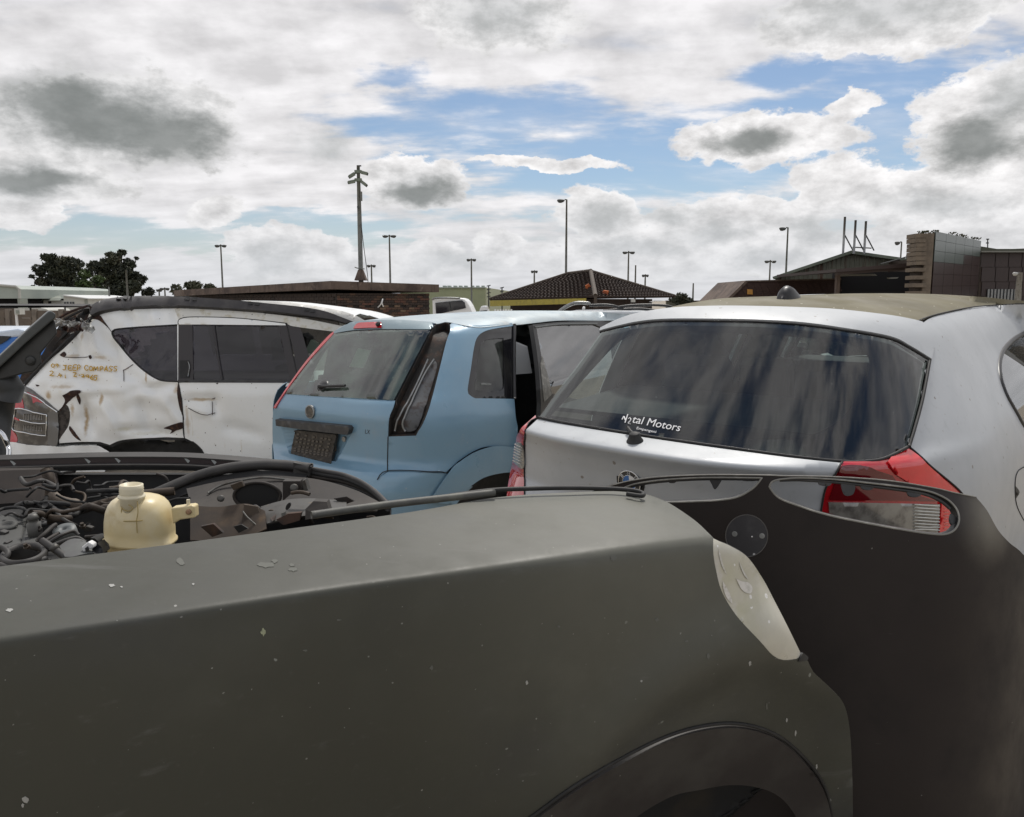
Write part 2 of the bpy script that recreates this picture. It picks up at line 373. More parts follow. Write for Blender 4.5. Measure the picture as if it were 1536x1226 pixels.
class Surf:
    """a body skin given as F(u,v,z)=0 in its own frame: u to its right, v forward from its tail, z up"""
    def __init__(s, o, yaw, Fn, Y0, Y1):
        s.o = np.array(o, float); s.f = np.array([math.sin(yaw), math.cos(yaw)]); s.r = np.array([math.cos(yaw), -math.sin(yaw)])
        s.F = Fn; s.Y0 = Y0; s.Y1 = Y1; s.nm = ''
    def loc(s, p):
        q = p[:, :2] - s.o; return q @ s.r, q @ s.f, p[:, 2]
    def W(s, u, v, z):
        u, v, z = np.broadcast_arrays(np.asarray(u, float), v, z); q = s.o + u[..., None] * s.r + v[..., None] * s.f
        return np.concatenate([q, z[..., None]], -1)
    def val(s, p): return s.F(*s.loc(p))
    def grad(s, p, h=2e-3):
        g = np.stack([s.val(p + np.eye(3)[i] * h) - s.val(p - np.eye(3)[i] * h) for i in range(3)], 1)
        return g / (np.linalg.norm(g, axis=1, keepdims=True) + 1e-9)
    def _t(s, px, N=140):
        d = rays(px); d = d / d[:, 1:2]; E = np.array([0, 0, EYE])
        ts = np.linspace(s.Y0, s.Y1, N)
        vals = np.stack([s.val(d * t + E) for t in ts], 1)
        hit = (vals[:, :-1] > 0) & (vals[:, 1:] <= 0)
        has = hit.any(1); i = np.where(has, hit.argmax(1), vals.argmin(1).clip(0, N - 2))
        lo = ts[i].copy(); hi = ts[i + 1].copy()
        for _ in range(26):
            m = (lo + hi) / 2; v = s.val(d * m[:, None] + E); ins = v <= 0
            hi = np.where(ins & has, m, hi); lo = np.where(~ins & has, m, lo)
        a = ts[(i - 1).clip(0)].copy(); b = ts[(i + 1).clip(0, N - 1)].copy(); g = .618034
        for _ in range(24):                                     # a ray that just misses: its closest approach
            m1 = b - g * (b - a); m2 = a + g * (b - a)
            lower = s.val(d * m1[:, None] + E) < s.val(d * m2[:, None] + E)
            b = np.where(lower, m2, b); a = np.where(lower, a, m1)
        return d, np.where(has, hi, (a + b) / 2), has
    def trace(s, px, off=0.0, edges=None):
        d, t, has = s._t(px); E = np.array([0, 0, EYE])
        if DBG and edges is not None and (~has).any(): print('MISS', s.nm, (~has).sum(), '/', len(has), np.round(px[~has].min(0)), np.round(px[~has].max(0)))
        if edges is not None and (~has).any() and has.any():    # carry the skin on smoothly past its own outline
            e = np.asarray(edges); deg = np.zeros(len(t)); np.add.at(deg, e[:, 0], 1); np.add.at(deg, e[:, 1], 1)
            for _ in range(150):
                q = np.zeros(len(t)); np.add.at(q, e[:, 0], t[e[:, 1]]); np.add.at(q, e[:, 1], t[e[:, 0]])
                t = np.where(has, t, q / np.maximum(deg, 1))
        p = d * t[:, None] + E
        if off: p = p + s.grad(p) * off
        return p
    def patch(s, name, outline, m, parent, holes=(), step=6, off=0.0, thick=.004, smooth=True, bend=None, lines=()):
        v2, f = tri(outline, holes, step, lines); s.nm = name; p = s.trace(v2, off, np.concatenate([f[:, [0, 1]], f[:, [1, 2]], f[:, [2, 0]]]))
        if bend is not None: p = bend(p, v2)
        a, b, c = v2[f[:, 0]], v2[f[:, 1]], v2[f[:, 2]]
        cr_ = (b[:, 0] - a[:, 0]) * (c[:, 1] - a[:, 1]) - (b[:, 1] - a[:, 1]) * (c[:, 0] - a[:, 0])
        f = np.where((cr_ > 0)[:, None], f[:, ::-1], f)
        return mesh(name, p, f, m, parent, smooth, thick)
    def contour(s, us, zf, v0, v1, dys=(0,)):
        """where the skin has height zf(u), as picture lines at small vertical offsets"""
        us = np.asarray(us, float); lo = np.full(len(us), v0); hi = np.full(len(us), v1); z = zf(us)
        for _ in range(30):
            m = (lo + hi) / 2; o = s.F(us, m, z) > 0; lo = np.where(o, m, lo); hi = np.where(o, hi, m)
        p = s.W(us, hi, z) - np.array([0, 0, EYE]); c, sn = math.cos(PITCH), math.sin(PITCH)
        dz = p[:, 1] * c - p[:, 2] * sn; up = p[:, 1] * sn + p[:, 2] * c
        q = np.stack([768 + F * p[:, 0] / dz, 613 - F * up / dz], 1); q = lin(q, False, 5)
        return [q + np.array([0, d]) for d in dys]
    def line(s, pts, off=.002, step=5, smooth=True):
        q = cr(pts, False, step) if smooth and len(pts) > 2 else lin(pts, False, step)
        return s.trace(q, off, [(i, i + 1) for i in range(len(q) - 1)])
    def hull(s, parent, vs, zc, cls, mats, names, nth=96, inset=.02, rmax=1.3, lsq=1.0, cap=True):
        """closed body from cross-sections; cls(u,v,z) sorts every face (-1 leaves it out)"""
        th = np.linspace(0, 2 * math.pi, nth, endpoint=False); V = []
        rs = np.linspace(0.02, rmax, 90)
        for v in vs:
            c, sn = np.cos(th), np.sin(th)
            val = np.stack([s.F(r * c, np.full(nth, v), zc(v) + r * sn) for r in rs], 1)
            out = val > 0; i = np.where(out.any(1), out.argmax(1), len(rs) - 1).clip(1)
            lo = rs[i - 1].copy(); hi = rs[i].copy()
            for _ in range(18):
                m = (lo + hi) / 2; o = s.F(m * c, np.full(nth, v), zc(v) + m * sn) > 0
                hi = np.where(o, m, hi); lo = np.where(o, lo, m)
            r = np.maximum(lo - inset, .004); V.append(np.stack([np.where(c < 0, r * c * lsq, r * c), np.full(nth, v), zc(v) + r * sn], 1))
        V = np.array(V); k = len(vs); faces = {}
        for i in range(k - 1):
            for j in range(nth):
                q = [(i, j), (i, (j + 1) % nth), (i + 1, (j + 1) % nth), (i + 1, j)]
                c = np.mean([V[a] for a in q], 0); g = cls(*c)
                if g >= 0: faces.setdefault(g, []).append([a * nth + b for a, b in q])
        if cap: faces.setdefault(0, []).append([j for j in range(nth)])
        if names[0] == 'body_shell': faces.setdefault(0, []).append([(k - 1) * nth + j for j in range(nth)][::-1])
        flat = V.reshape(-1, 3); Wd = s.W(flat[:, 0], flat[:, 1], flat[:, 2]); objs = {}
        for g, fs in faces.items():
            used = sorted({i for f in fs for i in f}); mp = {a: b for b, a in enumerate(used)}
            objs[g] = mesh(names[g], Wd[used], [[mp[i] for i in f] for f in fs], mats[g], parent, True, .004)
        return objs

def body(o, yaw, W, prof, zr, p, vc, vend, crown, k=.05, wsm=.03, psm=.02, zsm=.06, floor=0.0, dent=None, Y0=1.5, Y1=9, roll=0.0, left=1.0, scale=1.0):
    w_ = table(W, wsm); pr = table(prof, psm); zt = table(zr, zsm)
    def Fn(u, v, z):
        z0 = z; z = z + roll * u; u = np.where(u < 0, u * left, u)
        ww = w_(z); q = pr(z); b = np.clip((vc - v) / (vc - q), 0, 4); a = np.abs(u) / ww
        b2 = np.clip((v - (vend - 1.0)) / 1.0, 0, 4)
        F1 = ((a ** p + b ** p + b2 ** 3.0) ** (1 / p) - 1) * ww
        F2 = (z - zt(v) + crown * (np.abs(u) / .6) ** 2.3) * .95
        r = np.maximum(smax(F1, F2, k), floor - z0)
        if dent is not None: r = r + dent(u, v, z)
        return r
    if scale != 1.0:
        Gn = Fn; Fn = lambda u, v, z: Gn(u / scale, v / scale, EYE + (z - EYE) / scale) * scale
    return Surf(np.array(o, float) * scale, yaw, Fn, Y0 * scale, Y1 * scale)
# ------------------------------------------------------------------ shared car materials
RUB = mat('black_rubber', (.012, .012, .012), .65, var=(20, (.03, .029, .027), .4, .8))
BLK = mat('black_plastic', (.02, .02, .021), .42, var=(9, (.045, .043, .04), .45, .8), bump=(180, .15, .002))
BLKGLOSS = mat('ceramic_border', (.012, .012, .014), .04, spec=.6, var=(5, (.03, .03, .028), .5, .8))
DARKIN = mat('cabin_fabric', (.010, .0105, .012), .9, var=(12, (.018, .018, .019), .4, .7))
RUSTB = mat('rusty_cavity', (.018, .015, .013), .75, var=[(14, (.06, .03, .018), .5, .7), (40, (.075, .06, .05), .58, .75)])
CHROME = mat('chrome', (.7, .71, .72), .13, 1.0, var=(30, (.4, .4, .4), .5, .8))
GREYMET = mat('dull_metal', (.28, .285, .28), .38, .7, var=(25, (.12, .11, .10), .45, .75))
WHITEP = mat('white_plastic', (.75, .75, .74), .4)
LETTER = mat('white_vinyl', (.82, .82, .82), .5)
REDL = mat('red_lens', (.42, .006, .012), .08, coat=1.0, spec=.6, var=(6, (.55, .012, .02), .4, .7), rvar=12)
REDB = mat('bright_red_lens', (.75, .012, .018), .10, coat=1.0, var=(8, (.60, .01, .015), .4, .7))
REDD = mat('dark_red_lens', (.13, .004, .008), .08, coat=1.0)
CLEARL = mat('clear_ribbed_lens', (.30, .29, .26), .16, .2, coat=.8, var=(18, (.12, .11, .10), .4, .7))

def seam(S, parent, pts, r=.0022, off=.0015, m=None, name='shut_line', smooth=True, step=6):
    return MB().tube(S.line(pts, off, step, smooth), r, 6).obj(name, m or RUB, parent, True)
def ringtube(S, px, r, m, parent, name, off=.0, n=8):
    q = S.trace(np.asarray(px), off); q = np.vstack([q, q[:2]])
    return MB().tube(q, r, n, cap=False).obj(name, m, parent, True)
def loft(name, A, B, m, parent, closed=True, smooth=False):
    n = len(A); V = list(A) + list(B)
    Fc = [(i, (i + 1) % n, n + (i + 1) % n, n + i) for i in range(n if closed else n - 1)]
    return mesh(name, V, Fc, m, parent, smooth, .002)
def ell(cx, cy, rx, ry, n=36, rot=0):
    a = np.linspace(0, 2 * math.pi, n, endpoint=False); x = rx * np.cos(a); y = ry * np.sin(a)
    return np.stack([cx + x * math.cos(rot) - y * math.sin(rot), cy + x * math.sin(rot) + y * math.cos(rot)], 1)
def disc_on(S, parent, name, px, prof, m, off=0.0, n=28, smooth=False):
    """turned piece standing on the skin: prof is (radius, height) from the skin outward"""
    p = S.trace(np.array([px]))[0]; g = S.grad(p[None])[0]
    o = MB().lathe(p + g * off, prof, n, g).obj(name, m, parent, True); autosmooth(o, 30); return o
def letters(S, text, x0, y0, x1, y1, h, m, parent, name, shear=.2, off=.002, only=None):
    c = bpy.data.curves.new(name, 'FONT'); c.body = text; c.shear = shear; c.resolution_u = 3
    t = bpy.data.objects.new(name, c); COL.objects.link(t)
    me = bpy.data.meshes.new_from_object(t.evaluated_get(bpy.context.evaluated_depsgraph_get()))
    V = np.array([tuple(v.co) for v in me.vertices]); Fc = [list(p.vertices) for p in me.polygons]
    bpy.data.objects.remove(t); bpy.data.curves.remove(c)
    w_ = V[:, 0].max(); d = np.array([x1 - x0, y1 - y0]) / w_; n = np.array([-(y1 - y0), x1 - x0]); n = n / np.linalg.norm(n)
    px = np.array([x0, y0]) + V[:, :1] * d - V[:, 1:2] * n * (h / .70)
    return mesh(name, S.trace(px, off), Fc, m, parent, False, .0008)
def seat(S, parent, u, v, z, m, wd=.46, rear=False, name='front_seat'):
    """bench or bucket with head restraint, set in the cabin"""
    b = MB()
    def slab(pts, hw):
        n = len(pts); vs = []
        for s in (-1, -.8, .8, 1):
            for (dv, dz) in pts:
                k = .9 if abs(s) == 1 else 1.0
                vs.append(S.W(u + s * hw, v + dv * k, z + dz * k))
        fs = [(i * n + j, i * n + (j + 1) % n, (i + 1) * n + (j + 1) % n, (i + 1) * n + j) for i in range(3) for j in range(n)]
        fs += [list(range(n)), list(range(3 * n, 4 * n))[::-1]]; b.add(vs, fs)
    slab([(-.05, .0), (-.16, .55), (-.08, .58), (.04, .12), (.42, .16), (.46, .06), (.42, -.02)], wd / 2)
    for q in ((-.28, .28) if rear else (0,)):
        uu = u + q
        vs = [S.W(uu + a, v - .15 + d, z + .60 + h) for a in (-.13, .13) for d, h in ((-.05, 0), (-.06, .15), (.0, .19), (.05, .15), (.04, 0))]
        b.add(vs, [(0, 1, 2, 3, 4), (9, 8, 7, 6, 5)] + [(i, (i + 1) % 5, 5 + (i + 1) % 5, 5 + i) for i in range(5)])
    return autosmooth(b.obj(name, m, parent), 50)

# ================================================================== silver-white hatchback (right)
SILVER = mat('silver_white_paint', (.45, .47, .485), .46, .04, coat=.22, coat_rough=.16, var=[(2.2, (.385, .405, .42), .35, .75), (30, (.38, .40, .41), .55, .8)], spots=[(34, .22, (.22, .20, .18), .10), (90, .25, (.3, .28, .25), .06)], rvar=4)
DUSTROOF = mat('dusty_roof_paint', (.185, .167, .108), .75, .0, coat=.0, spec=.2, var=[(3, (.185, .17, .125), .35, .7), (1.2, (.13, .118, .083), .45, .7)], spots=[(60, .3, (.6, .58, .5), .05)], rvar=5)
BG = glass('tinted_rear_glass', (.66, .79, .74), .0, 1.72, .02, (.34, .36, .34))
BS = body((.37, 2.44), R(39.5),
          [(0, .80), (.45, .84), (.72, .85), (.8, .84), (.92, .80), (1.0, .765), (1.16, .69), (1.27, .63), (1.36, .56)],
          [(0, -.02), (.3, -.08), (.55, -.10), (.62, -.05), (.70, .02), (.80, .0), (.86, -.028), (.894, -.064), (.902, -.056), (.930, .055), (1.27, .41), (1.31, .46), (1.4, .6)],
          [(-1, 1.25), (.3, 1.268), (.45, 1.30), (.7, 1.335), (1.25, 1.376), (1.9, 1.402), (2.6, 1.405), (3.0, 1.30), (3.35, .95), (4.1, .80), (4.3, .6)],
          2.8, 1.3, 4.25, .065, k=.05, wsm=.03, psm=.004, zsm=.08, Y0=1.7, Y1=6, roll=.025, left=.93)
BW = body((.37, 2.44), R(39.5), [(0, .80), (.45, .84), (.72, .85), (.8, .84), (.92, .80), (1.0, .765), (1.16, .69), (1.27, .63), (1.36, .56)],
          [(.6, -.30), (.93, .045), (1.27, .40), (1.6, .75)], [(-1, 2.0), (4, 2.0)], 3.0, 1.3, 4.25, .0, k=.01, wsm=.03, psm=.02, zsm=.08, Y0=1.7, Y1=6, roll=.025, left=.90)
car = thing('hatchback_car', 'silver white hatchback with dusty gold roof, tinted rear window and red lamps', 'car', BS.W(0, 2.0, 0))
def bcls(u, v, z):
    if v < .80 and z > .80 and abs(u) < .70: return -1
    if abs(u) > .45 and .90 < z < 1.26 and (1.35 < v < 2.1 or 2.2 < v < 2.9): return -1 if u > 0 and v < 2.1 else 1
    if 3.02 < v < 3.36 and abs(u) < .6 and z > .98: return 1
    return 0
BS.hull(car, np.concatenate([np.linspace(.08, 1.2, 28), np.linspace(1.25, 4.2, 60)]), lambda v: .65, bcls, [SILVER, glass('clear_car_glass', (.95, .97, .96), 0, 1.45, .03)], ['body_shell', 'side_glass'], 110, .03, lsq=.80, cap=False)
BS.hull(car, np.concatenate([np.linspace(.9, 1.2, 8), np.linspace(1.25, 3.6, 36)]), lambda v: .65, lambda u, v, z: -1 if bcls(u, v, z) != 0 or z < .12 else 0, [DARKIN], ['cabin_lining'], 90, .055, lsq=.80, cap=False)
glass_b = [(808, 627), (835, 633), (860, 637.5), (917, 647), (1000, 660), (1100, 674), (1185, 685.5), (1262, 693.3), (1299, 693), (1327, 688), (1361, 671)]
glass_t = [(1392, 541), (1362, 523), (1332, 509.5), (1262, 497), (1200, 489), (1135, 485), (1057, 483.4), (998, 483.4), (959, 486.8), (925, 493.5), (902, 499)]
BW.patch('rear_window', ol(glass_b, [(1369, 645), (1381, 600)], glass_t, [(865, 550), (835, 588)], step=6), BG, car, step=9, off=.0, thick=0)
bord = ol(glass_b, [(1369, 645), (1381, 600)], glass_t, [(865, 550), (835, 588)], step=6)
hole = ol([(824, 621), (870, 627), (925, 633), (1020, 647), (1120, 656), (1200, 654), (1255, 632), (1290, 590), (1306, 550), (1300, 527), (1262, 510), (1200, 503), (1135, 499), (1057, 496.5), (998, 496), (965, 497), (930, 508), (890, 548), (850, 593), (824, 621)], step=6)
BW.patch('window_border', grow(bord, 1.5), BLKGLOSS, car, holes=[hole], step=9, off=-.009, thick=.001)
BS.patch('tailgate', ol([(790, 646), (806, 631)], [(q[0], q[1] + 3) for q in glass_b[:8]], [(1248, 714), (1236, 734), (1229, 775), (1222, 900)], [(787, 900), (789, 727)], step=6), SILVER, car, step=7, off=.004, lines=BS.contour(np.linspace(-.54, .50, 60), lambda u: .8955 - .025 * u, -.4, 1.2, (-3.2, -1, 1.2, 3.4)))
BS.patch('spoiler', ol([(1393, 541), (1397, 519), (1393, 501), (1381, 487.5)], [(1381, 487), (1367, 483.5), (1332, 477.5), (1262, 469.5), (1200, 466), (1115, 463.7), (1057, 464), (1005, 466.5), (959, 473.5), (929, 482.5), (903, 495)], [(902, 499), (925, 493), (959, 486), (998, 482.6), (1057, 482.6), (1135, 484.2), (1200, 488), (1262, 496), (1332, 508), (1362, 522), (1393, 541)], step=5), SILVER, car, step=7, off=.012)
seam(BS, car, [(902, 500), (925, 494), (959, 487.4), (998, 484), (1057, 484), (1135, 485.6), (1200, 489.6), (1262, 497.6), (1332, 509.6), (1362, 523.6), (1391, 541)], .005, .006, name='glass_seal')
seam(BW, car, [(1392, 541), (1381, 600), (1369, 645), (1361, 671)], .005, .007, name='glass_seal')
seam(BW, car, glass_b, .005, .004, name='glass_seal')
BS.patch('roof', ol([(1367, 483.5), (1332, 477.5), (1262, 469.5), (1200, 466), (1115, 463.7), (1057, 464), (1000, 467)], [(1010, 463), (1037, 457.5), (1076, 451.5), (1115, 449), (1163, 447.5), (1200, 445.8), (1288, 443.2), (1376, 443.4), (1442, 446), (1536, 453), (1640, 458)], [(1640, 460), (1536, 457), (1490, 459.5), (1450, 464), (1400, 475.5), (1381, 483)], step=5), DUSTROOF, car, step=8, off=.008)
seam(BS, car, [(1371, 486), (1400, 475.5), (1450, 464), (1490, 459.5), (1536, 457), (1640, 458)], .0025, .008, name='roof_channel')
qwin = ol([(1600, 480), (1560, 490), (1536, 500.4), (1519, 510), (1504, 525.7), (1497.5, 545.5), (1499.4, 569.7), (1508, 594), (1521.5, 618), (1536, 642), (1562, 668), (1600, 676)], step=6)
BS.patch('quarter_panel', ol([(1381, 488), (1400, 476.5), (1450, 465), (1490, 460), (1536, 457.5), (1610, 456)], [(1610, 1000), (1470, 1000), (1458, 830), (1456, 775), (1440, 740), (1362, 672)], [(1369, 645), (1381, 600), (1393, 545), (1398, 519), (1394, 501), (1385, 490)], step=7), SILVER, car, holes=[qwin], step=9, off=.004)
ringtube(BS, qwin, .011, BLK, car, 'window_rubber', .002)
BS.patch('quarter_window', qwin, glass('quarter_glass', (.62, .74, .78), 0, 2.0, .04), car, step=12, off=-.004)
fl = [(1536, 700), (1526, 705.4), (1520.6, 719.6), (1521.5, 751), (1528.6, 770.7), (1540, 787), (1560, 796), (1580, 760), (1578, 715), (1560, 702), (1536, 700)]
seam(BS, car, fl, .002, .005, name='fuel_flap_line')
BS.patch('flap_grip', ol([(1521, 729), (1527, 738), (1521.5, 748)], step=4), RUB, car, step=4, off=.0055)
# right tail lamp
lamp = BS.patch('tail_lamp', ol([(1263, 694), (1299, 693.5), (1327, 688.5), (1361, 672)], [(1439, 739), (1456, 775), (1452, 812)], [(1440, 818), (1290, 802), (1229, 778), (1231, 766), (1236, 734), (1248, 714)], step=5), REDL, car, step=6, off=.004, thick=.003)
BS.patch('upper_lens', ol([(1329, 695), (1360, 677), (1431, 738)], [(1436, 745), (1380, 735), (1342, 712)], step=5), REDB, lamp, step=5, off=.010)
BS.patch('inner_lens', ol([(1252, 718), (1262, 702), (1300, 702), (1335, 712)], [(1350, 735), (1404, 752)], [(1330, 750), (1242, 748)], step=5), REDD, lamp, step=5, off=.009)
BS.patch('clear_lens', ol([(1241, 752), (1405, 756)], [(1402, 802), (1330, 797), (1242, 768)], step=5), CLEARL, lamp, step=5, off=.010)
BS.patch('corner_lens', ol([(1408, 748), (1440, 752), (1446, 775), (1440, 800), (1404, 802)], step=5), REDB, lamp, step=5, off=.011)
for k in range(9):
    yy = 758 + k * 4.6
    MB().tube(BS.line([(1366, yy - 2), (1403, yy + .5)], .0125, 8), .0022, 6).obj('lens_rib', mat('rib_glass', (.6, .6, .56), .15, coat=.6) if k == 0 else bpy.data.materials['rib_glass'], lamp, True)
for k in range(10):
    yy = 752 + k * 5
    MB().tube(BS.line([(1410, yy), (1441, yy + 1)], .0125, 8), .0014, 6).obj('lens_rib', REDB, lamp, True)
seam(BS, car, [(1263, 695), (1248, 714), (1236, 734), (1229, 775)], .003, .007)
seam(BS, car, [(1362, 672), (1400, 705), (1440, 740), (1457, 775)], .003, .006)
# left tail lamp sliver
lamp = BS.patch('tail_lamp', ol([(804, 626), (793, 636), (779, 649)], [(772, 690), (764, 735), (758, 800)], [(786, 800), (789, 727), (789, 648), (805, 630)], step=4), REDL, car, step=5, off=.008, thick=.003)
BS.patch('clear_lens', ol([(779, 662), (788, 668), (789, 702), (774, 692)], step=4), CLEARL, lamp, step=4, off=.012)
for k in range(7):
    MB().tube(BS.line([(777 - k * .5, 665 + k * 4.2), (788, 670 + k * 4.4)], .0135, 4), .0013, 6).obj('lens_rib', bpy.data.materials['rib_glass'], lamp, True)
seam(BS, car, [(805, 630), (790, 647), (789, 727), (787, 800)], .0025, .007)
# washer nozzle, badge, lettering, aerial
wj = disc_on(BS, car, 'wiper_spindle', (952.5, 664), [(.026, 0), (.026, .006), (.02, .016), (.015, .03), (.008, .034)], RUB)
MB().tube(BS.line([(950, 660), (946, 656), (942.5, 650.5)], .022, 2), .0055, 8).obj("nozzle", RUB, wj, True)
disc_on(BS, car, 'badge_recess', (947, 722), [(.050, .004), (.050, .0055), (.046, .0055)], RUB)
bd = disc_on(BS, car, 'round_badge', (947, 722), [(.040, .004), (.040, .010), (.038, .011)], mat('badge_black', (.015, .015, .017), .2, coat=.5))
pc = BS.trace(np.array([[947., 722.]]))[0]; gn = BS.grad(pc[None])[0]
ux = np.cross((0, 0, 1), gn); ux /= np.linalg.norm(ux); uy = np.cross(gn, ux)
def onb(x, y, h=.0125): return pc + ux * x + uy * y + gn * h
def ring(r, th, m, name, h=.0115):
    a = np.linspace(0, 2 * math.pi, 49); return MB().tube([onb(r * math.cos(t), r * math.sin(t), h) for t in a], th, 6, False).obj(name, m, bd, True)
ring(.0385, .0022, CHROME, 'outer_ring'); ring(.024, .0012, CHROME, 'inner_ring')
for k in range(4):
    a = np.linspace(k * math.pi / 2, (k + 1) * math.pi / 2, 9)
    MB().prism([onb(0, 0, .011)] + [onb(.0235 * math.cos(t), .0235 * math.sin(t), .011) for t in a], gn * .001).obj('quadrant', mat('badge_blue', (.05, .16, .42), .25) if k == 1 else (WHITEP if k in (0, 2) else bpy.data.materials['badge_blue']), bd)
def badge_letter(ch, ang):
    st = {'B': [[(-.4, -.5), (-.4, .5), (.2, .5), (.35, .3), (.2, .03), (-.4, .03)], [(.2, .03), (.42, -.2), (.25, -.5), (-.4, -.5)]], 'M': [[(-.5, -.5), (-.42, .5), (0, -.2), (.42, .5), (.5, -.5)]], 'W': [[(-.55, .5), (-.28, -.5), (0, .3), (.28, -.5), (.55, .5)]]}[ch]
    b = MB(); c, s = math.cos(ang), math.sin(ang)
    for q in st:
        b.tube([onb(.0312 * s + (x * c + y * s) * .0088, .0312 * c + (-x * s + y * c) * .0088, .0118) for x, y in q], .0011, 5)
    b.obj('badge_letter', WHITEP, bd)
badge_letter('B', -R(52)); badge_letter('M', 0); badge_letter('W', R(52))
letters(BW, 'tal Motors', 947.5, 634.6, 1020.5, 648.2, 11.5, LETTER, car, 'window_lettering', .22, .003)
sc = [[(933.6, 630.3), (936.0, 625.6)], [(936.4, 625.4), (938.6, 631.2)], [(942.2, 622.6), (938.0, 635.2)], [(942.6, 629.2), (945.2, 627.6), (946.8, 629.2), (945.8, 632.4), (942.6, 636.0), (946.4, 637.2)]]
b = MB()
for q in sc: b.tube(BW.line(q, .003, 3), .0021, 5, flat=.5)
b.obj('peeling_letter', LETTER, car)
letters(BW, 'Empangeni', 954.5, 644.6, 984.5, 650.6, 3.8, LETTER, car, 'window_lettering', .1, .003)
p = BS.trace(np.array([[1184., 450.]]))[0]
fw = np.append(BS.f, 0); rt = np.append(BS.r, 0); n = 14; vs = []
prof_f = [(-.085, .002, .004), (-.075, .030, .022), (-.055, .052, .030), (-.03, .060, .034), (.0, .054, .035), (.04, .036, .032), (.075, .016, .024), (.095, .003, .010)]
for (s, h, wd) in prof_f:
    for k in range(n):
        a = math.pi * k / (n - 1); vs.append(p - np.array([0, 0, .006]) + fw * -s * -1 * .95 + rt * wd * math.cos(a) + np.array([0, 0, 1]) * h * math.sin(a) ** .8)
fs = [(i * n + j, i * n + j + 1, (i + 1) * n + j + 1, (i + 1) * n + j) for i in range(len(prof_f) - 1) for j in range(n - 1)]
o = mesh('roof_aerial', vs, fs + [list(range(n)), list(range(len(vs) - n, len(vs)))], mat('aerial_black', (.012, .012, .013), .42, coat=.05), car); 
for k, uu in enumerate((-.36, .36)): seat(BS, car, uu, 2.1, .26, DARKIN, .46)
seat(BS, car, 0, 1.15, .33, DARKIN, 1.15, True, 'rear_seat')
o = MB(); o.prism([BS.W(a, .33 + c, d) for a, c, d in ((-.55, 0, .93), (.55, 0, .93), (.55, .55, .97), (-.55, .55, .97))], (0, 0, .015)); o.obj('parcel_shelf', DARKIN, car)
o = MB(); o.prism([BS.W(-.65, a, d) for a, d in ((2.75, .8), (2.75, .98), (3.1, 1.0), (3.3, .9), (3.3, .8))], np.append(BS.r, 0) * 1.3); o.obj('dashboard', DARKIN, car)

# ================================================================== pale blue hatchback (middle)
BLUEP = mat('pale_blue_paint', (.19, .325, .435), .34, .06, coat=.5, coat_rough=.10, var=[(1.8, (.165, .29, .395), .35, .7), (25, (.21, .325, .42), .55, .8), (4, (.23, .325, .40), .55, .8)], spots=[(40, .2, (.30, .36, .42), .06)], rvar=4)
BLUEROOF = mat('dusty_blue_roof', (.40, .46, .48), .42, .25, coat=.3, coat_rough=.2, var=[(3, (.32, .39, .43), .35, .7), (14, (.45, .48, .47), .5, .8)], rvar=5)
FG = glass('green_rear_glass', (.55, .71, .60), .0, 1.95, .17, (.40, .52, .43))
FS = body((-1.18, 4.72), R(36),
          [(0, .80), (.35, .83), (.5, .835), (.635, .842), (.66, .838), (.78, .80), (1.0, .72), (1.18, .64), (1.3, .56)],
          [(0, -.02), (.15, -.12), (.30, -.14), (.395, -.10), (.425, -.01), (.45, .01), (.56, .0), (.70, -.015), (.78, .03), (.81, .075), (1.19, .44), (1.22, .48), (1.35, .7)],
          [(-1, 1.2), (.45, 1.215), (.8, 1.25), (1.5, 1.286), (2.4, 1.295), (2.9, 1.25), (3.1, 1.15), (3.4, .95), (3.9, .85), (4.05, .5)],
          5.0, 1.0, 4.0, .05, k=.035, wsm=.02, psm=.008, zsm=.08, Y0=3, Y1=9, left=1.2)
FW = body((-1.18, 4.72), R(36), [(0, .80), (.35, .83), (.5, .835), (.635, .842), (.66, .838), (.78, .80), (1.0, .72), (1.18, .64), (1.3, .56)],
          [(.5, -.25), (.81, .06), (1.19, .43), (1.4, .63)], [(-1, 2.0), (4, 2.0)], 5.0, 1.0, 4.0, .0, k=.01, wsm=.02, psm=.02, zsm=.08, Y0=3, Y1=9, left=1.0)
car = thing('hatchback_car', 'pale blue hatchback with an empty tail lamp recess and its rear door ajar', 'car', FS.W(0, 2.0, 0))
def fcls(u, v, z):
    if v < .62 and z > .80 and abs(u) < .6: return -1
    if u > .3 and v < .93 and z > .5: return -1
    if u > .3 and v < 1.4 and z < .55: return -1
    if u > .3 and .93 < v < 1.95 and .2 < z < 1.19: return -1
    if u > .3 and .35 < v < .93 and .72 < z < 1.17: return -1
    if abs(u) > .4 and .80 < z < 1.15 and (.5 < v < .88 or .98 < v < 1.8 or 1.95 < v < 2.7): return 1
    if 2.72 < v < 3.3 and abs(u) < .6 and z > .98: return 1
    return 0
FS.hull(car, np.concatenate([np.linspace(.16, 1.0, 20), np.linspace(1.05, 3.95, 50)]), lambda v: .60, fcls, [BLUEP, bpy.data.materials['clear_car_glass']], ['body_shell', 'side_glass'], 100, .05, cap=False)
FS.hull(car, np.concatenate([np.linspace(.5, 1.0, 12), np.linspace(1.05, 3.5, 36)]), lambda v: .60, lambda u, v, z: -1 if fcls(u, v, z) != 0 or z < .12 else 0, [DARKIN], ['cabin_lining'], 90, .085, cap=False)
z2 = lambda L: [(380 + a / 2.844, 420 + b / 2.844) for a, b in L]
z5 = lambda L: [(400 + a / 6.383, 560 + b / 6.383) for a, b in L]
z6 = lambda L: [(560 + a / 6.383, 460 + b / 6.383) for a, b in L]
z7 = lambda L: [(720 + a / 6.383, 440 + b / 6.383) for a, b in L]
z8 = lambda L: [(560 + a / 5.12, 600 + b / 5.12) for a, b in L]
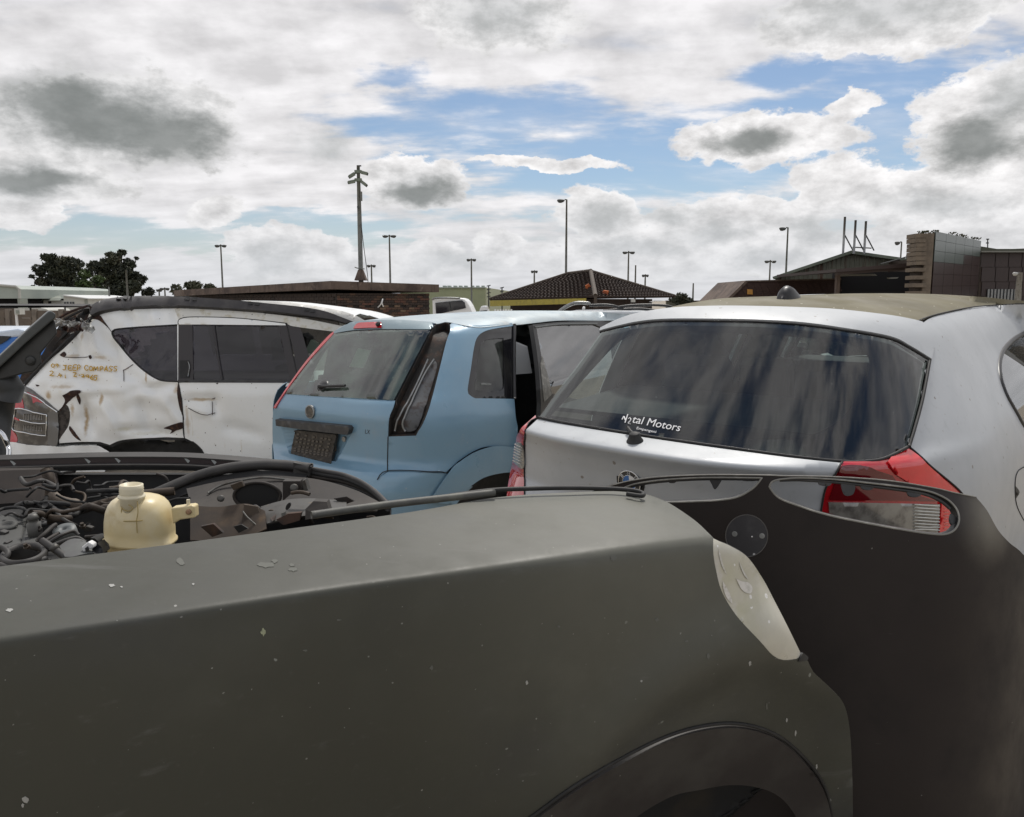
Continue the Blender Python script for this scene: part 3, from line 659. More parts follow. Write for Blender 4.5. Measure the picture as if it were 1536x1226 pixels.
FS.patch('roof', ol([(500, 500), (510, 492), (522, 487), (545, 482), (600, 476), (660, 471.5), (720, 468.3), (780, 467), (850, 467.3), (905, 469), (960, 474)], [(960, 480), (905, 481.5), (840, 481.5), (798, 485.5), (769, 488.8)], [(768, 487), (720, 492), (690, 488), (677, 485)], [(668, 484), (655, 487), (648, 485), (591, 481.6), (535, 484.5), (520, 489), (505, 497)], step=5), BLUEROOF, car, step=7, off=.004)
top = FS.patch('tailgate_top', ol(z2([(345, 226), (400, 196), (440, 183), (600, 176), (760, 186)]), z2([(768, 205), (755, 216)]), z2([(560, 214), (430, 219), (345, 233)]), step=4), mat('tailgate_grey_blue', (.20, .27, .30), .4, .2, coat=.3), car, step=5, off=.010)
bl = FS.patch('brake_light', ol(z2([(432, 214), (450, 193), (500, 189), (549, 188)]), z2([(553, 211), (500, 211)]), step=3), REDL, car, step=5, off=.016)
disc_on(FS, bl, 'bulb_socket', (570, 490.5), [(.016, .018), (.016, .03), (.009, .034)], RUB)
go = ol(z2([(345, 232), (290, 292), (230, 362), (135, 488)]), z2([(300, 500), (600, 515)]), z2([(680, 360), (755, 217)]), z2([(560, 215), (430, 220)]), step=5)
gi = ol(z2([(372, 238), (520, 224), (638, 226), (660, 248), (655, 300), (622, 388), (578, 448), (520, 476), (400, 484), (228, 480), (222, 462), (265, 370), (312, 292), (372, 238)]), step=5)
FW.patch('rear_window', go, FG, car, step=7, off=.004, thick=0)
FW.patch('window_border', grow(go, 1.2), mat('border_grey', (.03, .03, .032), .12, spec=.6), car, holes=[gi], step=7, off=-.006, thick=.001)
rec = lin([(422, 637.5), (528, 650), (505, 694), (434, 682)], True, 6); fl_ = lin([(444, 641), (513, 650), (497, 692), (439, 681)], True, 6)
hatch = FS.patch('tailgate', ol(z5([(165, 201), (85, 310), (62, 450), (65, 740)]), [(412, 692), (420, 770)], [(556, 770), (566, 720)], z5([(1062, 1020), (1158, 940)]), z5([(1158, 940), (1165, 600), (1175, 432), (1215, 330), (1230, 268)]), z5([(800, 238), (400, 215)]), step=5), BLUEP, car, holes=[rec], step=5, off=.004)
A = FS.trace(rec, .004); n = len(rec)
tt = np.linspace(0, 1, n, endpoint=False)
B2 = np.array([fl_[int(i * len(fl_) / n)] for i in range(n)])
loft('plate_recess', A, FS.trace(B2, -.03), BLUEP, hatch)
FS.patch('recess_floor', np.array(lin([(444, 641), (513, 650), (497, 692), (439, 681)], True, 6)), BLUEP, hatch, step=7, off=-.028)
GRIP = mat('weathered_plastic', (.045, .045, .047), .6, var=(20, (.09, .088, .08), .45, .75))
o = FS.patch('handle_strip', ol(z5([(135, 430), (820, 495)]), z5([(838, 520), (820, 575)]), z5([(480, 538), (140, 490)]), step=4), GRIP, car, step=5, off=.040, thick=.04)
ph = FS.patch('plate_holder', ol([(445, 645), (505, 651.5)], [(506, 655), (497, 697)], [(468, 690), (437, 682)], step=4), mat('plate_holder_brown', (.04, .034, .028), .7, var=(40, (.10, .085, .065), .45, .75)), car, step=5, off=.010, thick=.02)
b = MB(); MS = mat('plate_grid', (.11, .095, .075), .75)
for i in range(9):
    for j in range(6):
        if random.random() < .12: continue
        x = 448.5 + i * 5.9 - j * 1.15; y = 649.6 + i * .95 + j * 5.6 + random.uniform(-.6, .6)
        q = FS.trace(np.array([[x, y], [x + 3.6, y + .5], [x + 2.9, y + 3.0], [x - .5, y + 2.6]]), .0105); b.prism(q, FS.grad(q[:1])[0] * .005)
tag(b.obj('moulded_grid', MS, ph), kind='stuff')
disc_on(FS, car, 'tailgate_badge', (466.6, 617.6), [(.040, .004), (.040, .012), (.033, .014), (.03, .010)], GREYMET, n=30)
disc_on(FS, car, 'badge_face', (466.6, 617.6), [(.031, .010), (.030, .0125)], mat('faded_badge', (.055, .05, .04), .5, var=(60, (.14, .12, .09), .4, .7)))
disc_on(FS, car, 'lock_barrel', (516, 659), [(.015, -.01), (.015, .004), (.011, .005)], GREYMET)
letters(FS, 'LX', 547.8, 650, 555.2, 651, 6.2, mat('badge_dark', (.05, .055, .06), .3, .5), car, 'trim_letters', 0, .005)
wp = FS.line([(483, 585), (505, 584), (522, 583.5)], .03, 3)
MB().tube(wp, [.014] * 2 + [.009] * (len(wp) - 2), 8).obj('rear_wiper', BLK, car, True)
disc_on(FS, car, 'wiper_motor_cap', (486, 581), [(.045, -.01), (.045, .008), (.035, .02), (.012, .026)], BLK)
FS.patch('glass_label', ol(z2([(445, 290), (500, 300)]), z2([(470, 375), (408, 370)]), step=4), mat('pale_label', (.40, .46, .40), .6), car, step=6, off=-.003, thick=.001)
# recess of the missing lamp
rr = z6([(560, 215), (600, 175), (690, 155), (735, 180), (735, 240), (700, 330), (620, 650), (540, 950), (480, 1110), (430, 1195)])
lo = ol(rr, z5([(1430, 596), (1170, 605)]), z5([(1175, 432), (1240, 296)]), z6([(215, 905), (560, 230)]), step=5)
A = FS.trace(lo, .002); B = FS.trace(lo, -.05)
rcs = loft('lamp_recess', A, B, RUSTB, car)
FS.patch('recess_back', lo, RUSTB, rcs, step=8, off=-.05)
FS.patch('recess_pan', ol(z6([(585, 480), (622, 520), (600, 640), (520, 900), (440, 1150), (380, 1205), (300, 1205), (270, 1130), (330, 960), (480, 640)]), step=5), mat('pan_grey', (.10, .105, .11), .45, var=(18, (.05, .035, .03), .45, .7)), rcs, step=7, off=-.035)
for L in ([(520, 480), (390, 760), (235, 1050), (190, 1200)], [(585, 480), (480, 640), (330, 960), (270, 1130), (300, 1205)]):
    MB().tube(FS.line(z6(L), -.025, 5), .006, 6).obj('recess_rib', GREYMET, rcs, True)
# body side
qo = ol(z6([(735, 180), (735, 240), (700, 330), (620, 650), (540, 950), (480, 1110), (430, 1195)]), z5([(1430, 598), (1168, 606)]), [(581.6, 708)], [(640, 708.4), (668, 709)], [(687, 692), (708, 678), (732, 670), (775, 673)], [(776, 640), (773, 625), (771, 600)], [(770.7, 598.6), (769.5, 489)], [(768, 485), (720, 489), (690, 486.5), (677, 486)], step=5)
qw = ol(z6([(1338, 187), (1150, 215), (1050, 245), (990, 300), (960, 400), (930, 600), (900, 800), (920, 850), (970, 880)]), z6([(1338, 885)]), step=5)
FS.patch('quarter_panel', qo, BLUEP, car, holes=[qw], step=7, off=.003)
qi = ol(z6([(1245, 302), (1130, 312), (1045, 342), (1010, 450), (972, 750), (987, 803), (1180, 813), (1225, 797), (1248, 780)]), step=5)
FS.patch('quarter_window', grow(qw, 1.0), glass('quarter_green_glass', (.76, .86, .82), 0, 1.6, .08), car, step=6, off=-.004)
FS.patch('window_border', grow(qw, 1.2), BLKGLOSS, car, holes=[qi], step=6, off=.0005, thick=.001)
letters(FS, 'XP0Z5H', 721, 577.5, 736, 578, 2.8, mat('etched_glass', (.34, .36, .34), .6), car, 'glass_etching', 0, .003)
MB().tube(FS.line(z6([(1345, 180), (1340, 500), (1345, 885)]), .006, 6), .012, 6).obj('door_post_trim', BLK, car, True)
FS.patch('arch_flare', ol([(640, 752), (669, 710), (687, 692), (708, 678), (732, 670), (749, 668.6), (775, 672)], [(775, 709), (755, 708), (726, 714), (706.5, 725), (690, 740), (680, 756)], step=5), BLUEP, car, step=5, off=.022)
FS.patch('rear_bumper', ol([(540, 780), (556, 733), (567, 720), (581.5, 709.5)], [(640, 709.4), (668, 710)], [(708, 730), (690, 748), (660, 790)], step=5), BLUEP, car, step=6, off=.006)
seam(FS, car, [(567, 720), (581.5, 709), (640, 708.8), (668, 709.4), (708, 729)], .003, .012)
seam(FS, car, z5([(1158, 945), (1165, 605)]), .003, .004)
FS.patch('arch_liner', ol([(680, 770), (690, 738), (726, 710), (755, 704), (800, 704), (800, 770)], step=6), RUB, car, step=8, off=-.12)
# left lamp edge
FS.patch('tail_lamp', ol(z2([(347, 226), (320, 248), (240, 338), (170, 432), (120, 505), (92, 545)]), z2([(100, 548), (138, 488), (235, 358), (345, 236)]), step=4), REDL, car, step=5, off=.012, thick=.02)
# rear door, ajar
h0 = FS.W(.80, 2.0, .5); h1 = FS.W(.955, .96, .5); dd = (h1 - h0); dd /= np.linalg.norm(dd); dn = np.array([dd[1], -dd[0], 0.0])
if dn @ np.append(FS.r, 0) < 0: dn = -dn
def dF(u, v, z):
    p = FS.W(u, v, z); return (p - h0) @ (dn) + np.maximum(z - .8, 0) * .30
DS = Surf(FS.o, R(36), dF, 3, 8)
door = DS.patch('rear_door', ol(z7([(505, 300), (560, 690), (585, 1060)]), [(806, 720)], [(960, 720), (960, 478)], z7([(1140, 266), (760, 274)]), step=6), BLK, car, holes=[ol(z7([(540, 334), (740, 308), (1100, 302)]), [(925, 500), (925, 612)], z7([(690, 962), (590, 610)]), step=6)], step=9, off=0, thick=.03)
DS.patch('door_glass', ol(z7([(536, 330), (740, 304), (1100, 298)]), [(930, 500), (930, 615)], z7([(686, 966), (586, 610)]), step=6), glass('door_glass_dark', (.30, .36, .40), 0, 2.6, .03), door, step=10, off=-.01)
DS.patch('door_edge', ol(z7([(592, 600), (690, 962)]), z7([(610, 1040), (575, 700)]), step=5), mat('door_edge_grey', (.16, .155, .14), .6, var=(30, (.3, .29, .26), .45, .7)), door, step=6, off=.004)
DS.patch('frame_top', ol(z7([(512, 318), (760, 290), (1120, 284)]), z7([(1118, 298), (760, 303), (530, 332)]), step=5), mat('frame_grey', (.10, .11, .105), .4), door, step=6, off=.006)
# cabin
for uu in (-.36, .36): seat(FS, car, uu, 1.75, .30, DARKIN, .5)
seat(FS, car, 0, .85, .30, DARKIN, 1.1, True, 'rear_seat')
sw = FS.W(.36, 2.45, .82); a = np.linspace(0, 2 * math.pi, 33); fx = np.append(FS.f, 0); rx = np.append(FS.r, 0)
MB().tube([sw + rx * .185 * math.cos(t) + (fx * .35 + np.array([0, 0, .94])) * .185 * math.sin(t) for t in a], .017, 8, False).obj('steering_wheel', BLK, car, True)
MB().tube([sw - rx * .17, sw, sw + rx * .17], [.02, .06, .02], 8).obj('steering_wheel_hub', BLK, car, True)
o = MB(); o.prism([FS.W(-.68, a_, d) for a_, d in ((2.6, .5), (2.6, .84), (2.95, .88), (3.3, .8), (3.3, .5))], rx * 1.36); o.obj('dashboard', DARKIN, car)
o = MB(); o.prism([FS.W(.60, 1.08, .86), FS.W(.66, 1.30, .86), FS.W(.62, 1.30, 1.04), FS.W(.58, 1.16, 1.09), FS.W(.57, 1.05, 1.0)], fx * .03); o.obj('hanging_liner', WHITEP, car)
for q in ([(.60, 1.75, 1.12), (.58, 2.35, .84)], [(.60, 1.85, 1.14), (.58, 2.5, .86)]):
    MB().tube([FS.W(*c) for c in q], .012, 8).obj('belt_rail', WHITEP, car, True)

# ================================================================== dented white SUV (left)
def jb(x, y, rx, ry, s=.8, c=(.40, .25, .085)):
    return (((x - 768) / F * 6.23 + 1.91, -1.01, EYE - (y - 450) / F * 6.23), 1.0, c, s, (1 / (rx * .0052), .6, 1 / (ry * .0052)))
RUSTY = [jb(67, 592, 6, 11), jb(103, 614, 4, 12, .7), jb(119, 632, 3.5, 30, .9), jb(147, 597, 4, 15, .8), jb(214, 566, 3, 13, .8), jb(262, 583, 6, 10, .6), jb(178, 645, 16, 5, .5, (.50, .46, .28)), jb(298, 600, 26, 3.5, .7), jb(110, 505, 4, 9, .5), jb(98, 535, 12, 5, .5), jb(140, 537, 16, 4, .45), jb(276, 630, 4, 30, .5), jb(215, 652, 40, 4, .4, (.55, .52, .38)), jb(90, 580, 30, 4, .5)]
JW = mat('stained_white_paint', (.87, .88, .862), .34, coat=.35, coat_rough=.15, var=[(2.6, (.76, .75, .66), .50, .85), (9, (.74, .68, .52), .62, .85)], streak=((16, 16, 1.4), (.52, .42, .22), .66, .80), spots=[(26, .16, (.10, .07, .05), .12), (60, .2, (.25, .16, .09), .08)], bump=(5, .25, .02), rvar=4, blob=RUSTY)
TORN = mat('torn_rust', (.030, .013, .010), .8, var=(30, (.12, .055, .025), .50, .75))
STAIN = mat('yellow_rust_stain', (.46, .36, .17), .6, var=(20, (.62, .58, .45), .40, .62))
YEL = mat('yellow_paint_pen', (.60, .36, .03), .55, var=(50, (.72, .50, .12), .5, .8))
JG = glass('privacy_glass', (.22, .21, .26), .0, 1.55, .04, (.25, .24, .24))
rngd = [(rng_[0], rng_[1], rng_[2], rng_[3]) for rng_ in [(.60, .72, .10, .022), (.95, .60, .14, .020), (.75, .50, .12, -.018), (.50, .55, .07, .03), (1.0, .44, .10, .022), (.85, .86, .08, .014), (1.35, .62, .10, .016), (1.30, .70, .05, -.010), (.68, 1.02, .09, .02), (1.05, .70, .06, -.012), (.8, .62, .05, .012), (1.5, .50, .14, .012), (.9, 1.28, .09, .012), (1.1, 1.27, .08, -.010)]]
JSC = 1.15
FOLDS = [(95, 498, 112, 548, .020, .05), (124, 488, 142, 536, -.016, .05), (158, 515, 176, 562, .018, .045), (90, 588, 190, 583, -.014, .035), (190, 586, 266, 576, .014, .04), (121, 600, 127, 656, .022, .05), (150, 600, 172, 652, -.018, .05), (204, 598, 216, 650, .020, .06), (240, 598, 270, 640, -.016, .05),
         (168, 642, 252, 653, .016, .04), (128, 535, 168, 549, .016, .035), (275, 599, 326, 600, .022, .035), (318, 600, 318, 626, .015, .03), (284, 612, 322, 624, -.014, .035), (175, 468, 186, 486, .016, .04), (214, 466, 223, 487, -.014, .04), (246, 465, 252, 485, .014, .035), (180, 560, 236, 590, .014, .05), (330, 640, 390, 655, .012, .06), (100, 560, 150, 575, .012, .05)]
def jdent(u, v, z):
    d = 0 * u
    for a, b, r, h in rngd: d = d + h * np.exp(-(((v - a) / r) ** 2 + ((z - b) / (r * .7)) ** 2))
    d = d + .006 * np.sin(v * 23 + 3 * np.sin(z * 11)) * np.sin(z * 17 + 2 * np.sin(v * 9)) * np.clip((1.25 - v) * 3, 0, 1)
    d = d + .006 * np.clip(np.sin(v * 31 + z * 19), -.6, .6) * np.clip((1.15 - v) * 3, 0, 1) * (z < .78)
    for (x0, y0, x1, y1, h, w) in FOLDS:
        a = np.array([(x0 - 768) / F * 5.42 + 3.4, EYE - (y0 - 450) / F * 5.42]); b = np.array([(x1 - 768) / F * 5.42 + 3.4, EYE - (y1 - 450) / F * 5.42]); e = b - a
        t = np.clip(((v - a[0]) * e[0] + (z - a[1]) * e[1]) / (e @ e), 0, 1)
        dd = np.hypot(v - a[0] - t * e[0], z - a[1] - t * e[1]); q = np.clip(1 - dd / w, 0, 1); d = d + 2.5 * h * (q - .15 * np.sqrt(q)) * (1 - (2 * t - 1) ** 4 * .7)
    return np.where(u > .3, d, 0)
JS = body((-3.4, 6.3), R(90),
          [(0, .84), (.3, .87), (.55, .885), (.735, .893), (.745, .883), (.80, .88), (.83, .86), (1.0, .80), (1.24, .71), (1.34, .64)],
          [(0, -.30), (.34, -.30), (.38, -.18), (.5, -.17), (.6, -.13), (.8, -.02), (1.0, .15), (1.25, .36), (1.4, .48)],
          [(-1, 1.30), (.5, 1.345), (.8, 1.37), (1.3, 1.386), (1.7, 1.376), (2.3, 1.30), (2.75, 1.12), (3.2, .9), (4.2, .78), (4.4, .5)],
          7.0, .9, 4.3, .03, k=.03, wsm=.012, psm=.03, zsm=.08, dent=jdent, Y0=4.5, Y1=9, scale=JSC, floor=-.2)
car = thing('suv_car', 'dented white SUV with rust streaks and yellow handwriting on its crumpled rear side', 'car', JS.W(0, 2.0, 0))
def jcls(u, v, z):
    if u > .3 and .85 < z < 1.24 and .62 < v < 3.0: return -1
    if u > .3 and v < 1.5 and z < .5 and .55 < v: return -1
    if v < .55 and z > .75 and abs(u) < .7: return -1
    if abs(u) > .4 and .86 < z < 1.2 and (.75 < v < 1.15 or 1.2 < v < 1.9 or 2.0 < v < 2.7): return 1
    if 2.62 < v < 3.1 and abs(u) < .65 and z > .93: return 1
    return 0
JS.hull(car, np.concatenate([np.linspace(-.1, 1.0, 18), np.linspace(1.06, 2.88, 30)]), lambda v: .6, lambda u, v, z: jcls(u / JSC, v / JSC, EYE + (z - EYE) / JSC), [JW, bpy.data.materials['clear_car_glass']], ['body_shell', 'side_glass'], 90, .05, rmax=1.5, cap=False)
wq = ol([(168, 497.5), (172, 494.5), (200, 491.5), (266, 487.5)], [(266.5, 572), (246, 571.5), (232, 567), (212, 553), (195, 536.5), (180, 518.5), (170, 506)], step=4)
JS.patch('quarter_panel', ol([(143, 479), (148, 473), (170, 467.5), (200, 464.5), (262, 463)], [(268, 479), (267.3, 572), (270, 590), (273, 612), (276, 657)], [(250, 656), (205, 658), (180, 661), (165, 667.5)], [(150, 663), (120, 663), (89, 665)], [(88.5, 617), (66, 598), (45, 583)], [(36, 578), (60, 552), (95, 524), (122, 497)], step=5), JW, car, holes=[wq], step=5, off=.002)
JS.patch('quarter_window', grow(wq, 1.5), JG, car, step=8, off=-.004)
seam(JS, car, [(266, 487.5), (200, 491.5), (172, 494.5), (168, 497.5), (170, 506), (180, 518.5), (195, 536.5), (212, 553), (232, 567), (246, 571.5), (267, 572.5)], .006, .0, name='window_rubber')
door = JS.patch('rear_door', ol([(268.5, 573), (271, 590), (274, 612), (277.5, 657)], [(290, 663), (302, 674), (309, 690), (312, 730)], [(480, 730), (480, 573)], step=6), JW, car, step=7, off=.003)
JS.patch('door_frame', ol([(268.5, 486.5), (269, 481), (276, 477.5), (300, 476.5), (360, 478.5), (428, 486)], [(429, 488.5), (268.5, 487)], step=4), JW, door, step=5, off=.006)
wd = ol([(289, 488), (418, 489.5)], [(426, 525), (436, 570)], [(290, 570)], step=6)
JS.patch('window_frame', ol([(268, 487.5), (430, 489)], [(438, 530), (447, 571), (268, 571)], step=6), mat('pillar_satin', (.030, .026, .027), .45), door, holes=[wd], step=8, off=.004)
JS.patch('door_glass', grow(wd, 1.5), JG, door, step=7, off=-.004)
MB().tube(JS.line([(321, 488), (327, 530), (334, 571)], .006, 6), .009, 6, flat=.6).obj('glass_divider', bpy.data.materials['pillar_satin'], door, True)
JS.patch('waist_strip', ol([(267.5, 570.5), (460, 570.5)], [(460, 574.5), (267.5, 574)], step=6), BLK, door, step=6, off=.008, thick=.012)
JS.patch('grip_cup', ol([(270, 541), (284, 541)], [(285.5, 545), (285, 568)], [(270, 568)], step=4), RUB, door, step=5, off=.006)
MB().tube(JS.line([(283, 543), (285.3, 551), (283, 566)], .014, 4), .0045, 6).obj('door_handle', GREYMET, door, True)
JS.patch('front_pillar', ol([(431, 487), (449, 491), (459, 520), (470, 556), (470, 572)], [(449, 572), (441, 530)], step=5), bpy.data.materials['pillar_satin'], car, step=6, off=.003)
JS.patch('front_door', ol([(470, 573), (560, 573), (560, 730), (482, 730), (482, 573)], step=8), JW, car, step=10, off=.002)
for L in ([(268, 573), (271, 590), (274, 612), (277, 657), (290, 663), (303, 675), (310, 690)], [(268, 487), (268.5, 481), (276, 477), (300, 476), (360, 478), (430, 485.5)], [(430, 486), (439, 530), (448, 572)]): seam(JS, car, L, .0045, .004)
JS.patch('roof_side', ol([(262, 463), (300, 463.5), (350, 467), (400, 471), (460, 479), (520, 491)], [(520, 500), (470, 494), (436, 489), (431, 485)], [(428, 484.5), (360, 477.5), (300, 475.5), (276, 476.5), (269, 480)], step=4), mat('peeling_white_paint', (.66, .65, .60), .5, var=[(14, (.50, .46, .34), .48, .7), (35, (.10, .07, .06), .66, .74)], bump=(20, .4, .01)), car, step=5, off=.004)
JS.patch('arch_liner', ol([(100, 664), (150, 660), (180, 655), (230, 650), (290, 655), (315, 720), (100, 720)], step=8), RUB, car, step=10, off=-.16)
JS.patch('arch_lip', ol([(88, 664), (120, 661), (150, 661.5), (166, 667)], [(180, 660), (205, 657.5), (250, 655), (277, 657)], [(276, 661), (230, 660), (190, 663), (167, 671)], [(150, 667), (120, 667), (88, 668)], step=4), RUB, car, step=5, off=-.008)
JS.patch('rear_bumper', ol([(-30, 668), (15, 664), (60, 668), (100, 669), (142, 667), (158, 674), (166.5, 678)], [(160, 684), (140, 720), (-30, 720)], step=6), JW, car, step=8, off=.02)
# roof rails and roof
roof = JS.patch('roof_skin', ol([(300, 452), (340, 452.5), (400, 453), (440, 455.5), (500, 465), (530, 473), (548, 482)], [(540, 487), (500, 478), (430, 468), (340, 458), (300, 457)], step=4), mat('crumpled_white', (.60, .59, .55), .45, var=[(10, (.40, .33, .2), .55, .72), (30, (.12, .08, .07), .62, .7)], bump=(9, .5, .02)), car, step=5, off=.006)
RAILM = mat('roof_rail_plastic', (.028, .025, .025), .48, var=(10, (.05, .045, .042), .4, .7))
JS.patch('roof_rail', ol([(138, 469), (143, 463.5), (152, 458.5), (170, 454), (200, 451.8), (250, 451.3), (300, 452), (350, 455), (400, 459.3), (460, 466), (500, 474), (531, 485)], [(520, 487), (490, 480), (430, 473), (350, 467), (260, 462.8), (200, 464.5), (160, 469.5), (140, 477)], step=4), RAILM, car, step=5, off=.04, thick=.045)
for cx, cy in ((283, 453.5), (294, 454), (378, 459.5), (388, 460.5), (462, 469), (471, 471), (180, 454), (190, 453.5)):
    q = JS.trace(np.array([[cx - 3.5, cy - 2], [cx + 3.5, cy - 1.7], [cx + 3.5, cy + 2.2], [cx - 3.5, cy + 2]]), .0405); b = MB(); b.prism(q, JS.grad(q[:1])[0] * .004); b.obj('rail_slot', RUB, car)
# torn folds and stains
for L in ([(94, 593), (108, 587), (121, 587), (112, 595), (102, 604), (90, 617), (98, 602)], [(116, 588), (121, 598), (119.5, 607), (115, 595)], [(105, 639), (114, 650), (122, 661), (113, 656), (104, 644)], [(246, 642), (262, 636), (274, 634), (275, 642), (264, 646), (256, 651), (258, 645)], [(90, 533), (97, 528), (100, 533), (95, 536)], [(133, 534), (137, 533), (137, 539), (134, 538)], [(54, 577), (60, 578), (56, 580)], [(268, 575), (272, 600), (276, 630), (270, 612), (266, 590)], [(128, 480), (147, 472), (158, 484), (168, 499), (160, 490), (146, 480)]):
    JS.patch('torn_fold', ol(L + [L[0]], step=3), TORN, car, step=3, off=.0065, thick=.004)
for L in ([(277, 599), (300, 599), (317, 598), (323, 596)], [(318, 599), (318, 622)], [(283, 612), (300, 620), (312, 622), (322, 620)], [(186, 555), (186, 572)], [(186, 556), (200, 547)], [(96, 536), (115, 537), (132, 536)]): seam(JS, car, L, .0026, .006, TORN, 'fold_crack')
# handwriting
ST = {'0': [[(.5, 1), (.15, .8), (.1, .3), (.45, 0), (.85, .25), (.85, .75), (.5, 1)]], '9': [[(.85, .75), (.5, 1), (.15, .75), (.4, .5), (.85, .7), (.8, .3), (.6, 0)]],
      'J': [[(.2, 1), (.95, 1)], [(.6, 1), (.6, .2), (.35, 0), (.1, .2)]], 'E': [[(.85, 1), (.2, 1), (.2, 0), (.85, 0)], [(.2, .5), (.75, .5)]], 'P': [[(.2, 0), (.2, 1), (.75, .95), (.85, .7), (.65, .48), (.2, .45)]],
      'C': [[(.85, .85), (.5, 1), (.15, .6), (.25, .15), (.6, 0), (.9, .2)]], 'O': [[(.5, .9), (.15, .6), (.3, .05), (.75, .1), (.88, .6), (.5, .9)]], 'M': [[(.05, 0), (.15, .95), (.5, .35), (.85, .95), (.95, 0)]], 'A': [[(.1, 0), (.5, 1), (.9, 0)], [(.25, .38), (.75, .38)]],
      'S': [[(.85, .9), (.45, 1), (.2, .75), (.5, .52), (.85, .3), (.55, 0), (.15, .1)]], '2': [[(.15, .8), (.5, 1), (.8, .75), (.55, .35), (.1, .02), (.95, .02)]], '.': [[(.4, 0), (.55, .06)]], '4': [[(.45, 1), (.15, .4), (.85, .4)], [(.65, .8), (.6, 0)]],
      'i': [[(.5, .6), (.5, 0)], [(.5, .85), (.54, .9)]], 'Z': [[(.1, 1), (.9, 1), (.15, 0), (.9, 0)]], '-': [[(.2, .4), (.5, .4)]], '3': [[(.15, .95), (.6, 1), (.8, .75), (.45, .55), (.85, .3), (.5, 0), (.1, .1)]], '6': [[(.7, 1), (.25, .6), (.2, .15), (.55, 0), (.8, .25), (.55, .5), (.22, .3)]], '5': [[(.85, 1), (.3, 1), (.25, .55), (.65, .6), (.85, .3), (.55, 0), (.15, .08)]]}
def write(text, xs, y0, slope, wch, h, name):
    b = MB()
    for ch, x in zip(text, xs):
        for s in ST[ch]:
            pts = [(x + a * wch + random.uniform(-.2, .2), y0 + (x - xs[0]) * slope - c * h + random.uniform(-.25, .25)) for a, c in s]
            b.tube(JS.line(pts, .015, 2.5, len(pts) > 3), .0037, 6)
    return b.obj(name, YEL, car, True)
write('09', (78.5, 84.5), 552.5, .0, 6, 5.5, 'handwriting')
write('JEEP', (95, 103, 110, 116.5), 556, .01, 7, 7, 'handwriting')
write('COMPASS', (127.5, 134.5, 141.5, 150, 157, 163.5, 169.5), 556, .06, 6.8, 6.8, 'handwriting')
write('2.4i', (75.5, 84, 88, 95.5), 564.5, .22, 7.5, 6.8, 'handwriting')
write('Z-3965', (110, 117.5, 122.5, 129.5, 136.5, 141.5), 566.5, .12, 6.6, 7.2, 'handwriting')
# tail lamp
zl = lambda L: [(a / 7.66, 580 + b / 7.66) for a, b in L]
tl = JS.patch('tail_lamp', ol(zl([(255, 30), (340, 15), (660, 270), (672, 310)]), zl([(665, 672), (500, 680), (230, 650), (130, 630)]), zl([(160, 480), (170, 300), (215, 110)]), step=4), mat('smoked_lens', (.085, .08, .075), .12, .2, coat=.8, var=(14, (.22, .21, .19), .45, .75)), car, step=5, off=.012, thick=.03)
for L in ([(215, 70), (262, 75), (280, 150), (285, 265), (190, 245), (200, 130)], [(165, 345), (250, 380), (250, 395), (165, 370)], [(140, 490), (200, 540), (222, 620), (190, 645), (130, 630)], [(320, 60), (420, 110), (500, 190), (430, 175), (395, 190), (380, 120)]):
    JS.patch('red_lens', ol(zl(L + [L[0]]), step=3), REDL, tl, step=4, off=.016)
for L in ([(262, 55), (400, 110), (560, 215), (670, 290)], [(200, 255), (290, 265), (420, 295), (550, 320), (545, 560), (400, 550), (180, 500), (165, 470), (200, 255)], [(250, 380), (400, 415), (540, 425)]):
    MB().tube(JS.line(zl(L), .017, 4, len(L) < 6), .006, 6).obj('lamp_trim', CHROME, tl, True)
JS.patch('side_reflector', ol(zl([(560, 300), (672, 300), (668, 665), (560, 660)]), step=4), mat('lamp_side', (.17, .17, .17), .2, .3, coat=.6), tl, step=5, off=.015)
RG = mat('rib_grey', (.30, .28, .25), .3, coat=.5)
for k in range(12):
    for yy in (345, 470):
        x = 290 + k * 18; MB().tube(JS.line(zl([(x, yy - 30), (x + 4, yy + 38)]), .015, 4), .0035, 5).obj('lens_rib', RG, tl, True)
for L in ([(140, 478), (110, 505), (80, 535), (62, 553), (40, 577)], [(130, 479), (104, 500), (72, 533), (52, 556)]): MB().tube(JS.line(L, .015, 6), .012, 6).obj('pillar_seal', RUB, car, True)
JS.patch('lamp_cavity', ol([(88, 616), (99, 607), (105, 618), (103, 638), (92, 655), (88, 662)], step=4), mat('cavity_grey', (.07, .06, .052), .8, var=(30, (.02, .016, .014), .42, .62)), car, step=5, off=.0035)
JS.patch('tailgate_edge', ol([(26, 600), (35, 582), (60, 556), (40, 576), (30, 620), (18, 665), (4, 668), (10, 620)], step=5), mat('dark_plum_trim', (.035, .02, .022), .5), car, step=6, off=.01, thick=.02)
JS.patch('tailgate_frame', ol([(84, 484), (128, 478), (122, 495), (95, 522), (62, 552), (40, 577), (28, 604), (26, 560), (58, 528)], step=5), RUSTB, car, step=8, off=-.03)
